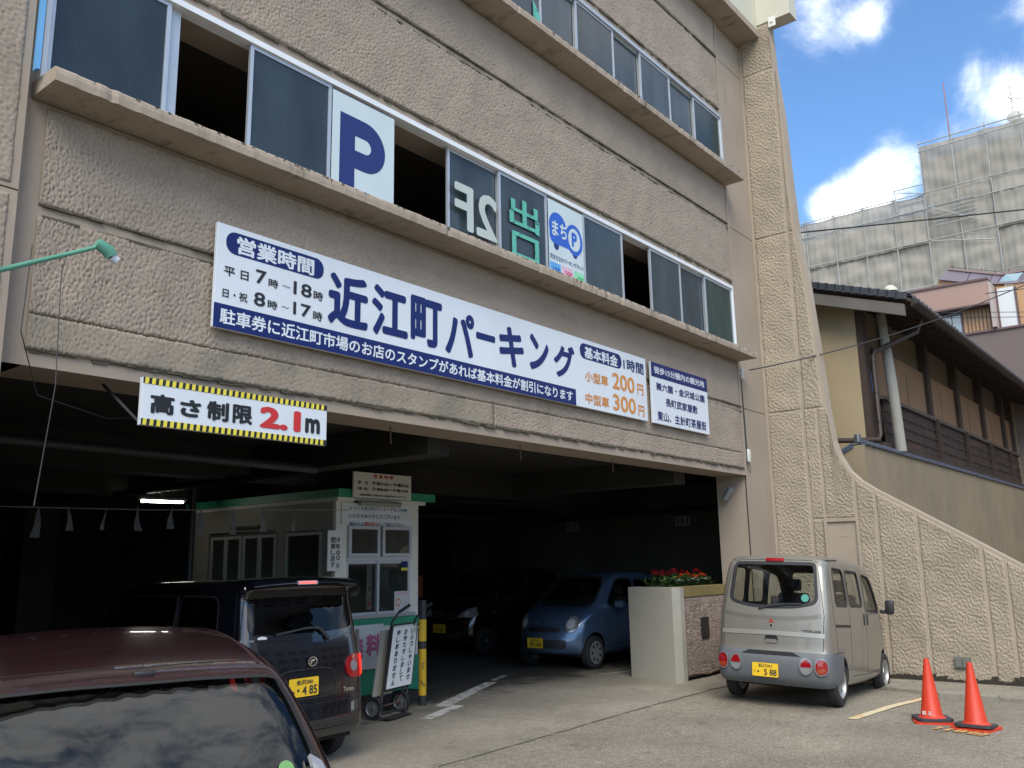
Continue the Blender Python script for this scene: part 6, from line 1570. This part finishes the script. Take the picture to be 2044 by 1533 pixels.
# three-diamond emblem
eb = MB(); hx, _ = c.ray('back', 0, 1.045); Me = frame((hx.x - .006, 0, 1.02), (0, -1, 0), (0, 0, 1))
for a in (90, 210, 330):
    d1 = Vector((math.cos(R(a)), math.sin(R(a)))); s1 = Vector((-d1.y, d1.x)); k_ = .042
    eb.prism([(0, 0), tuple(d1 * k_ * .5 + s1 * k_ * .30), tuple(d1 * k_), tuple(d1 * k_ * .5 - s1 * k_ * .30)], 0, .004, 'z', Me)
eb.build('emblem', mat('emblem_red', (.40, .03, .03), .3, var=0), van, local=True)
hx, _ = c.ray('back', -.5, .92); text('MINICAB', mat('badge_dark', (.07, .07, .07), .4), van, frame((hx.x - .004, -.5, .92), (0, -1, -.0), (0, 0, 1)), (-.12, .12, -.018, .012), .03, name='badge', local=True)
c.band('wiper', [(.10, 1.20), (-.15, 1.235), (-.38, 1.245)], 'back', BLK, .016, .012, .012, closed=False); c.band('wiper_arm', [(.17, 1.17), (.05, 1.20), (-.15, 1.23)], 'back', BLK, .024, .01, .016, closed=False)
c.lay('sticker', ell(-.42, 1.32, .048, .048, 20), 'back', mat('sticker_teal', (.07, .30, .24), .5), .0045, .001, .05)
plate_on(c, 'back', .055, .42, .335, .165, [('石川41', (-.26, .26, .16, .42))], [('い', (-.44, -.36, -.2, -.06)), ('・ 5 88', (-.30, .44, -.40, .06))], ex=.03)
for (x, st) in ((.58, 0), (2.97, 0)):
    for sg in (-1, 1): wheel(van, x, sg * (Wv - .085), .275, .145, sg, 'steel', st)
MB().box(.25, 3.2, -.58, .58, .26, .34).box(.3, .9, -.5, .5, .20, .3).box(.8, 2.7, -.45, .45, .22, .30).build('underbody', SEAM, van, local=True)
MB().tube([(.25, -.6, .275), (.9, -.6, .275)], .0, 4) if False else None
MB().tube([(.58, -.6, .26), (.58, .6, .26)], .045, 8).tube([(2.97, -.55, .26), (2.97, .55, .26)], .03, 8).box(.4, .75, -.12, .12, .19, .34).build('axle', BLK, van, local=True)
for y in (-.33, .33): seat(van, 2.35, y, .72)
MB().box(2.75, 3.0, -.6, .6, .95, 1.12, bev=.04).build('dashboard', CABIN, van, local=True)
MB().tube([(2.62 + .05 * math.sin(t), -.33 + .18 * math.cos(t), 1.10 + .17 * math.sin(t)) for t in np.linspace(0, 2 * math.pi, 20)[:-1]], .013, 6, closed=True).build('steering_wheel', BLK, van, local=True)
MB().box(.3, 2.0, -.62, .62, .62, .66).build('load_floor', CABIN, van, local=True)
MB().box(1.35, 1.42, -.58, .58, .66, 1.18, bev=.02).build('rear_bench', SEAT, van, local=True)
mirror(van, 2.80, -.86, 1.22, BLK, -1, .13, .21, .08); mirror(van, 2.80, .86, 1.22, BLK, 1, .13, .21, .08)

# ---- black tall wagon --------------------------------------------------------
BP_ = mat('black_paint', (.004, .005, .009), .12, .0, var=0, coat=1.0, spec=.6)
blk = thing('black_car', 'tall black minicar with lit brake lights waiting at the ticket booth', 'car', (5.515, 6.945, .0), R(90))
Lb = 3.395
sil = [(.05, .26), (-.02, .33), (-.03, .46), (.0, .56), (.015, .80), (.03, 1.02), (.075, 1.22), (.13, 1.46), (.16, 1.64), (.10, 1.70), (.14, 1.74), (.40, 1.755), (1.2, 1.765), (2.05, 1.745), (2.40, 1.68), (2.70, 1.38), (2.95, 1.10), (3.08, 1.0), (3.24, .93), (3.34, .80), (3.39, .60), (3.395, .42), (3.33, .27), (2.8, .22), (.7, .22)]
c = Car(blk, sil, Wv, .085, [(0, .96), (.3, .99), (.6, 1.0), (.95, .985), (1.2, .95), (1.65, .885), (2, .86)], Lb, crown=.03, kr=.05, kf=.14, paint=BP_, inner=CABIN)
rg = [(-.60, 1.255), (-.3, 1.235), (.3, 1.235), (.60, 1.255), (.625, 1.32), (.585, 1.665), (-.585, 1.665), (-.625, 1.32)]
c.arch(.56, .29, .31); c.arch(2.95, .29, .31); c.hole_side([(.46, 1.16), (1.18, 1.14), (1.16, 1.60), (.52, 1.60)]); c.hole_side([(1.24, 1.14), (2.62, 1.10), (2.36, 1.50), (2.2, 1.59), (1.22, 1.60)]); c.hole_end([(-.6, 1.1), (.6, 1.1), (.5, 1.62), (-.5, 1.62)], 2.3, 3.8)
c.hole_end(inset(soft2(rg), .010), -.3, .34)
c.finish()
PG = glass('privacy_glass', (.06, .065, .07), .8)
o = c.pane('rear_window', rg, 'back', PG, -.005, step=.06)
for ax in 'rl':
    for w_, nm in (([(.46, 1.16), (1.18, 1.14), (1.16, 1.60), (.52, 1.60)], 'rear_side_window'), ([(1.24, 1.14), (2.62, 1.10), (2.36, 1.50), (2.2, 1.59), (1.22, 1.60)], 'front_side_window')):
        o = c.pane(nm, w_, ax, PG, -.010); c.band('window_seal', w_, ax, BLK, .02, .0, .003, parent=o)
    c.band('pillar_edge', [(1.20, 1.14), (1.20, 1.61)], ax, mat('edge_grey', (.10, .11, .12), .3, .5, var=0), .010, .003, .003, closed=False)
    mb = MB()
    for ln in ([(1.20, 1.1), (1.17, .40), (1.9, .36), (2.3, .36), (2.42, 1.08)], [(.42, .62), (.80, .56), (1.17, .52)], [(.25, .5), (.2, 1.2), (.25, 1.68)]): c.band('', ln, ax, SEAM, .007, .0005, .001, closed=False, mb=mb)
    mb.build('door_seam', SEAM, blk, local=True)
    c.band('door_handle', [(1.28, .98), (1.46, .985)], ax, BP_, .03, .006, .02, closed=False)
c.pane('windscreen', [(-.6, 1.1), (.6, 1.1), (.5, 1.62), (-.5, 1.62)], 'front', CG, -.006)
c.band('gate_seam', [(-.60, .60), (-.665, .75), (-.69, 1.05), (-.66, 1.3), (-.60, 1.66)], 'back', SEAM, .007, .0005, .001, closed=False); c.band('gate_seam', [(.60, .60), (.665, .75), (.69, 1.05), (.66, 1.3), (.60, 1.66)], 'back', SEAM, .007, .0005, .001, closed=False)
c.band('gate_seam', [(-.60, .60), (.60, .60)], 'back', SEAM, .008, .0005, .001, closed=False)
c.band('belt_ridge', [(.67, 1.21), (.2, 1.20), (-.66, 1.21)], 'back', BP_, .018, .001, .008, closed=False)  # raised strip in the body's own black paint
c.band('bumper_edge', [(.70, .57), (.2, .565), (-.55, .575), (-.66, .62)], 'back', BP_, .022, .001, .012, closed=False); c.band('bumper_edge', [(.70, .36), (-.70, .36)], 'back', BP_, .02, .001, .008, closed=False)
pk = [(-.34, .66), (.30, .66), (.33, .69), (.33, .86), (.26, .92), (-.22, .92), (-.34, .88)]
c.band('plate_recess', pk, 'back', BLK, .010, .001, .004)
for sg in (-1, 1):
    lp = [(sg * u, z) for u, z in ((.525, .80), (.58, .785), (.70, .79), (.76, .83), (.765, .95), (.74, 1.01), (.60, 1.015), (.53, .985), (.50, .92), (.50, .85))]
    o = c.lay('tail_lamp', chaikin(lp, 1), 'rad', RLAMP, .002, .022, .05)
    c.lay('reversing_lens', ell(sg * .572, .90, .032, .052, 20), 'rad', CLAMP, .025, .004, .04, parent=o)
    c.lay('lit_lens', [(sg * .635, .80), (sg * .70, .80), (sg * .735, .84), (sg * .735, .98), (sg * .70, 1.0), (sg * .635, 1.0)], 'rad', RLAMPB, .025, .003, .04, parent=o)
mb = MB(); ny = 16; rows = []
for i in range(ny + 1):
    y = -.61 + 1.22 * i / ny; q = abs(y / .61); k_ = .05 * q ** 3; dz_ = -.028 * q * q
    rows += [(.16 + k_, y, 1.672 + dz_), (.02 + k_, y, 1.690 + dz_), (-.015 + k_, y, 1.712 + dz_), (.0 + k_, y, 1.738 + dz_), (.16, y, 1.768 + dz_), (.50, y, 1.772 + dz_), (.5, y, 1.70)]
mb.add(rows, [(7 * i + a, 7 * i + 7 + a, 7 * i + 7 + (a + 1) % 7, 7 * i + (a + 1) % 7) for i in range(ny) for a in range(7)] + [tuple(range(7)), tuple(range(7 * ny + 6, 7 * ny - 1, -1))])
mb.build('spoiler', BP_, blk, local=True, sm=True, ang=50)
Ms = frame((-.013, .06, 1.713), (0, -1, 0), (.25, 0, 1))
o = MB().prism(rpoly(-.12, .12, -.019, .019, .012, 4), .0, .010, 'z', Ms).build('brake_lamp', CLAMP, blk, local=True)
MB().prism(rpoly(-.10, .10, -.012, .012, .006, 3), .010, .014, 'z', Ms).build('lit_strip', mat('lit_pink_lamp', (.7, .12, .10), .3, var=0, emit=(1, .16, .13), es=.45), o, local=True)
c.band('wiper', [(.34, 1.245), (.0, 1.285), (-.14, 1.285)], 'back', BLK, .018, .014, .012, closed=False); c.band('wiper_arm', [(-.10, 1.285), (-.16, 1.28), (-.27, 1.165)], 'back', BLK, .03, .012, .018, closed=False)
hx, _ = c.ray('back', -.02, .985); Me = frame((hx.x - .010, -.05, .985), (0, -1, 0), (0, 0, 1))
eb = MB(); eb.prism(ell(0, 0, .052, .042, 26), 0, .004, 'z', Me); eb.build('emblem', SEAM, blk, local=True)
n = 26; rim = [(.050 * math.cos(2 * math.pi * k / n), .040 * math.sin(2 * math.pi * k / n)) for k in range(n)]
MB().tube([Me @ Vector((p[0], p[1], .006)) for p in rim], .006, 6, closed=True).prism([(-.024, .012), (-.006, .02), (.03, .02), (.018, .002), (-.002, .002), (-.018, -.024), (-.030, -.024), (-.018, .004)], .004, .008, 'z', Me).build('emblem_ring', CHR, blk, local=True, sm=True)
hx, _ = c.ray('back', -.50, .68); text('Tanto', CHR, blk, frame((hx.x - .006, -.50, .69), (0, -1, 0), (0, 0, 1)), (-.07, .07, -.02, .022), .02, name='badge', local=True, shear=.15)
plate_on(c, 'back', .055, .765, .335, .165, [('金沢580', (-.27, .30, .14, .42))], [('あ', (-.42, -.32, -.32, -.14)), ('・4 85', (-.24, .45, -.42, .08))])
c.lay('badge_oval', ell(.47, 1.225, .05, .017, 18), 'back', mat('badge_white', (.6, .6, .58), .4), .003, .003, .04)
for (x) in (.56, 2.95):
    for sg in (-1, 1): wheel(blk, x, sg * (Wv - .085), .275, .15, sg, 'alloy')
MB().box(.1, 3.2, -.60, .60, .24, .36).build('underbody', SEAM, blk, local=True)
for y in (-.33, .33): seat(blk, 2.0, y, .55)
MB().box(.75, .85, -.58, .58, .6, 1.15, bev=.03).build('rear_bench', SEAT, blk, local=True)
mirror(blk, 2.48, .84, 1.10, BP_, 1, .18, .15, .1); mirror(blk, 2.48, -.84, 1.10, BP_, -1, .18, .15, .1)
MB().box(3.2, 3.28, .50, .66, 1.02, 1.18, bev=.02).build('fender_mirror', BP_, blk, local=True)

# ---- blue hatch and dark wagon parked in the garage --------------------------------
def hatch(root, paint, sil, Wc, tum, lamps, L=3.395, front_bits=None, pl=None, style='cap', kf=.20, sidew=None, wsp=None, rw=.275, xw=(.55, 2.78), rw_y=0):
    c = Car(root, sil, Wc, .11, tum, L, crown=.04, kr=.08, kf=kf, lf=1.0, paint=paint, inner=CABIN, planf=.09)
    for w_ in sidew: c.hole_side(w_)
    c.hole_end(wsp, L - 2.0, L + .5)
    for x in xw: c.arch(x, .30, .31)
    c.finish()
    for ax in 'rl':
        for w_ in sidew:
            o = c.pane('side_window', w_, ax, DG, -.010); c.band('window_seal', w_, ax, BLK, .02, .0, .003, parent=o)
        x1 = sidew[0][0][0]
        for ln in ([(L - 2.02, 1.45), (L - 2.02, .40), (L - 1.05, .38), (L - .98, .95)], ): c.band('door_seam', ln, ax, SEAM, .007, .0005, .001, closed=False)
        c.band('door_handle', [(L - 1.95, .92), (L - 1.78, .925)], ax, paint, .03, .006, .02, closed=False)
        c.lay('side_repeater', ell(L - .80, .82, .028, .016, 14), ax, CLAMP, .002, .006, .03)
    c.pane('windscreen', wsp, 'front', DG, -.004); c.band('windscreen_seal', wsp, 'front', BLK, .04, .001, .003)
    for (x) in xw:
        for sg in (-1, 1): wheel(root, x, sg * (Wc - .085), rw, .15, sg, style)
    MB().box(.1, 3.1, -.58, .58, .22, .36).build('underbody', SEAM, root, local=True)
    for y in (-.33, .33): seat(root, 1.75, y, .5, CABL if style == 'cap' else None)
    MB().box(2.25, 2.6, -.6, .6, .82, .98, bev=.05).build('dashboard', CABIN, root, local=True)
    MB().tube([(2.12 + .05 * math.sin(t), -.33 + .18 * math.cos(t), .98 + .16 * math.sin(t)) for t in np.linspace(0, 2 * math.pi, 20)[:-1]], .013, 6, closed=True).build('steering_wheel', BLK, root, local=True)
    return c
BLUE = mat('blue_paint', (.085, .14, .235), .28, .45, var=.0, coat=1.0)
bl = thing('blue_car', 'blue rounded minicar parked nose-out behind the flower planter', 'car', (15.83, 9.50, .08), R(180))
sil = [(.10, .24), (.0, .36), (.0, .60), (.05, .90), (.14, 1.15), (.30, 1.42), (.50, 1.56), (.9, 1.62), (1.5, 1.635), (1.95, 1.58), (2.20, 1.44), (2.48, 1.20), (2.66, 1.06), (2.84, 1.00), (3.05, .93), (3.22, .83), (3.33, .70), (3.36, .58), (3.395, .48), (3.395, .36), (3.34, .25), (2.8, .21), (.7, .21)]
c = hatch(bl, BLUE, sil, .7375, [(0, .95), (.3, .985), (.6, 1.0), (.9, .985), (1.1, .94), (1.5, .84), (1.7, .80)], None, style='cap', kf=.30,
          sidew=[[(.55, 1.06), (1.34, 1.03), (1.34, 1.46), (.70, 1.44)], [(1.42, 1.03), (2.30, 1.02), (2.34, 1.10), (2.02, 1.42), (1.85, 1.49), (1.42, 1.47)]],
          wsp=[(-.60, 1.055), (-.3, 1.04), (.3, 1.04), (.60, 1.055), (.50, 1.45), (.3, 1.52), (-.3, 1.52), (-.50, 1.45)])
for sg in (-1, 1):
    o = c.lay('headlamp', ell(sg * .50, .745, .095, .125, 26), 'front', CLAMP, .003, .022, .05)
    c.band('lamp_rim', ell(sg * .50, .745, .098, .128, 26), 'front', BLK, .007, .002, .022, parent=o)
    c.lay('lamp_reflector', ell(sg * .49, .75, .060, .075, 20), 'front', mat('lamp_bowl', (.62, .63, .62), .25, .3, var=.25, vs=30, coat=1.0), .026, .006, .04, parent=o)  # pale colour stands for the bright reflection in a chrome bowl
c.lay('grille', [(-.34, .655), (-.28, .62), (.28, .62), (.34, .655), (.31, .70), (-.31, .70)], 'front', BLK, .002, .004, .06)
c.lay('lower_grille', rpoly(-.44, .44, .36, .50, .04, 4), 'front', BLK, .002, .004, .06)
mb = MB()
for k in range(4): c.band('', [(-.30, .635 + k * .017), (.30, .635 + k * .017)], 'front', SEAM, .004, .007, .003, closed=False, mb=mb)
for k in range(5): c.band('', [(-.42, .375 + k * .027), (.42, .375 + k * .027)], 'front', SEAM, .006, .007, .003, closed=False, mb=mb)
mb.build('grille_slats', mat('grille_grey', (.05, .05, .055), .4), bl, local=True)['kind'] = 'stuff'
c.band('bonnet_seam', [(-.60, .98), (-.50, .84), (-.40, .74), (0, .72), (.40, .74), (.50, .84), (.60, .98)], 'front', SEAM, .008, .0005, .001, closed=False)
hx, _ = c.ray('front', 0, .77); text('S', BLK, bl, frame((hx.x + .012, 0, .775), (0, 1, 0), (-.25, 0, 1)), (-.024, .024, -.03, .03), .05, name='emblem', local=True)
plate_on(c, 'front', .11 * -1, .445, .33, .165, [('金沢501', (-.27, .27, .16, .40))], [('97-43', (-.34, .40, -.40, .06))])
mirror(bl, 2.18, .85, 1.05, BLUE, 1, .19, .13, .10); mirror(bl, 2.18, -.85, 1.05, BLUE, -1, .19, .13, .10)
c.band('wiper', [(-.5, 1.07), (-.1, 1.09), (.1, 1.12)], 'front', BLK, .014, .01, .01, closed=False); c.band('wiper', [(.05, 1.07), (.5, 1.10)], 'front', BLK, .014, .01, .01, closed=False)
BRNP = mat('dark_brown_paint', (.012, .008, .009), .2, .3, var=0, coat=1.0)
br = thing('dark_brown_car', 'dark brown tall minicar parked in the shade beyond the blue car', 'car', (16.75, 12.72, .08), R(180))
sil = [(.05, .24), (.0, .36), (.0, .60), (.04, .95), (.12, 1.3), (.22, 1.58), (.40, 1.70), (.9, 1.73), (1.7, 1.72), (2.05, 1.64), (2.35, 1.40), (2.62, 1.16), (2.80, 1.04), (3.0, .98), (3.2, .90), (3.32, .76), (3.37, .60), (3.395, .46), (3.395, .34), (3.34, .25), (2.8, .21), (.7, .21)]
c = hatch(br, BRNP, sil, .7375, [(0, .95), (.3, .985), (.6, 1.0), (.95, .985), (1.15, .95), (1.6, .87), (1.8, .84)], None, style='alloy', kf=.22,
          sidew=[[(.45, 1.10), (1.34, 1.08), (1.34, 1.58), (.55, 1.58)], [(1.42, 1.08), (2.42, 1.06), (2.44, 1.14), (2.12, 1.50), (1.95, 1.58), (1.42, 1.58)]],
          wsp=[(-.60, 1.10), (.60, 1.10), (.52, 1.60), (-.52, 1.60)])
for sg in (-1, 1):
    o = c.lay('headlamp', [(sg * .36, .74), (sg * .66, .74), (sg * .69, .80), (sg * .64, .93), (sg * .52, .90), (sg * .38, .80)], 'front', CLAMP, .003, .018, .05)
    c.lay('lamp_reflector', ell(sg * .53, .80, .05, .05, 18), 'front', MATS['lamp_bowl'], .022, .006, .04, parent=o)
c.lay('grille', [(-.33, .70), (.33, .70), (.36, .80), (-.36, .80)], 'front', BLK, .002, .006, .06); c.band('grille_bar', [(-.34, .755), (.34, .755)], 'front', CHR, .014, .008, .006, closed=False)
c.lay('lower_grille', rpoly(-.46, .46, .34, .46, .04, 4), 'front', SEAM, .002, .004, .06)
plate_on(c, 'front', -.03, .53, .33, .165, [('石川580', (-.27, .27, .16, .40))], [('70-47', (-.34, .40, -.40, .06))])
mirror(br, 2.25, .86, 1.12, BRNP, 1, .19, .13, .10); mirror(br, 2.25, -.86, 1.12, BRNP, -1, .19, .13, .10)

# ---- maroon hatchback in the foreground -------------------------------------------
MP = mat('maroon_paint', (.026, .0085, .0105), .26, .25, var=.10, vs=3, coat=.8, grain=.15, gs=220, dirt=((.10, .08, .068), 60, .56, .78, .5, (1, 1, 1)))
AZ = 71.0
mc = Vector((1.975, 3.60, 0)); hd = Vector((math.cos(R(AZ)), math.sin(R(AZ)), 0))
mar = thing('maroon_car', 'dusty maroon hatchback seen from behind at the bottom left', 'car', tuple(mc - hd * .62), R(AZ))
Wm, Lm = .82, 4.0
sil = [(.10, .28), (.0, .36), (-.02, .50), (.02, .62), (.05, .80), (.09, .95), (.22, 1.10), (.42, 1.28), (.585, 1.405), (.66, 1.445), (1.0, 1.505), (1.6, 1.56), (2.2, 1.55), (2.65, 1.45), (3.0, 1.18), (3.3, 1.0), (3.6, .90), (3.82, .74), (3.90, .55), (3.90, .40), (3.8, .27), (3.2, .22), (.8, .22)]
c = Car(mar, sil, Wm, .13, [(0, .95), (.3, .985), (.6, 1.0), (.9, .985), (1.0, .955), (1.2, .875), (1.4, .80), (1.6, .775)], Lm, crown=.035, kr=.20, kf=.3, lr=1.1, paint=MP, inner=CABIN)
rg = [(-.68, 1.05), (-.3, 1.01), (.3, 1.01), (.68, 1.05), (.60, 1.36), (.565, 1.392), (.25, 1.405), (-.25, 1.405), (-.565, 1.392), (-.60, 1.36)]
c.arch(.72, .31, .34); c.arch(3.22, .31, .34)
sw = [[(.62, 1.06), (1.5, 1.0), (1.52, 1.38), (.95, 1.36)], [(1.58, 1.0), (3.0, .98), (2.65, 1.26), (2.3, 1.38), (1.6, 1.39)]]
for w_ in sw: c.hole_side(w_)
c.hole_end(inset(soft2(rg), .010), -.3, 1.1); c.hole_end([(-.62, 1.0), (.62, 1.0), (.5, 1.40), (-.5, 1.40)], 2.5, 4.2)
c.finish()
TG = glass('tinted_rear_glass', (.26, .32, .33), 1.15)
o = c.pane('rear_window', rg, 'back', TG, -.006, step=.06); c.band('window_border', inset(soft2(rg), .006), 'back', SEAM, .010, .001, .002, parent=o, step=.03)
for ax in 'rl':
    for w_ in sw: o = c.pane('side_window', w_, ax, DG, -.010); c.band('window_seal', w_, ax, BLK, .02, .0, .003, parent=o)
c.pane('windscreen', [(-.62, 1.0), (.62, 1.0), (.5, 1.40), (-.5, 1.40)], 'front', CG, -.006)
c.band('hatch_seam', [(.765, .52), (.74, .28), (.70, -.0), (.74, -.28), (.765, -.52)], 'top', SEAM, .008, .0005, .001, closed=False)
for sg in (-1, 1):
    c.band('roof_ditch', [(.72, sg * .53), (1.4, sg * .56), (2.4, sg * .555)], 'top', mat('ditch_maroon', (.03, .006, .010), .5), .016, .0005, .002, closed=False)
    lam = [(sg * .625, 1.09), (sg * .67, 1.06), (sg * .72, .95), (sg * .735, .80), (sg * .70, .74), (sg * .66, .80), (sg * .64, .95)]
    o = c.lay('tail_lamp', lam, 'back', CLAMP, .003, .02, .05); c.lay('red_lens', [(sg * .655, 1.0), (sg * .685, .98), (sg * .71, .86), (sg * .67, .84)], 'back', RLAMP, .024, .003, .05, parent=o)
h0, _ = c.ray('top', .70, 0)
MB().box(h0.x - .080, h0.x - .035, -.075, .010, h0.z - .028, h0.z - .004, bev=.008).build('washer_nozzle', BLK, mar, local=True, sm=True)
c.lay('sticker', ell(-.52, 1.06, .035, .03, 18), 'back', mat('sticker_green', (.14, .30, .10), .5), .005, .001, .04)
for x in (.72, 3.22):
    for sg in (-1, 1): wheel(mar, x, sg * (Wm - .10), .30, .18, sg, 'cap')
plate_on(c, 'back', 0, .72, .33, .165, [], [])
for y in (-.36, .36): seat(mar, 2.35, y, .52, CABL)
MB().box(1.15, 1.28, -.6, .6, .55, 1.08, bev=.04).box(1.17, 1.25, .22, .46, 1.10, 1.25, bev=.03).box(1.17, 1.25, -.46, -.22, 1.10, 1.25, bev=.03).build('rear_bench', CABL, mar, local=True)
MB().box(.2, 3.6, -.66, .66, .24, .4).build('underbody', SEAM, mar, local=True)
MB().box(2.9, 3.15, -.64, .64, .85, 1.0, bev=.05).build('dashboard', CABIN, mar, local=True)
MB().tube([(2.78 + .05 * math.sin(t), -.36 + .18 * math.cos(t), 1.0 + .17 * math.sin(t)) for t in np.linspace(0, 2 * math.pi, 20)[:-1]], .013, 6, closed=True).build('steering_wheel', BLK, mar, local=True)

# ------------------------------------------------------------------ street side behind the viewer (seen only in reflections, and it shades the forecourt)
OW = [mat('opposite_wall_%d' % i, c_, .8, var=.1, vs=.5) for i, c_ in enumerate(((.34, .32, .27), (.26, .25, .24), (.30, .24, .18), (.38, .37, .34)))]
x = -34
for i, (w_, h_, lb) in enumerate(((12, 4.6, 'pale two-storey house at the far end of the opposite side'), (10, 5.5, 'grey shop with three rows of windows opposite'), (9, 4.5, 'brown house opposite the left pier'),
                                  (11, 5.2, 'white shop facing the car park entrance'), (9, 5, 'pale house facing the flared wall'), (12, 11, 'grey block facing the timber house'), (14, 10, 'brown house at the right end of the opposite side'))):  # last two shaped tall to darken what the black car's rear glass mirrors
    opp = thing('street_house', lb, 'house', (x + w_ / 2, -19, 0), group='houses on the far side of the street')
    MB().box(x, x + w_ - .2, -28, -19, -1, h_).build('wall', OW[i % 4], opp); MB().box(x - .2, x + w_, -28, -18.6, h_, h_ + .3).build('roof', TL, opp)
    for j in range(int(h_ // 3)):
        for k in range(int(w_ // 2.6)): MB().box(x + .8 + k * 2.5, x + 2.3 + k * 2.5, -19.03, -18.97, 1.1 + j * 3, 2.5 + j * 3).build('window', WDK, opp)
    x += w_

for i, (y, z) in enumerate(((-2.5, 8.6), (-2.7, 8.0), (-2.9, 7.4), (-5.5, 9.4))):
    cable([(-30, y + i * .4, z), (2, y, z - .3), (40, y - 1.5, z + .4)], .016, ('highest', 'second', 'third', 'farthest')[i] + ' of the overhead lines above the street, mirrored in the maroon rear window', sag=.5)
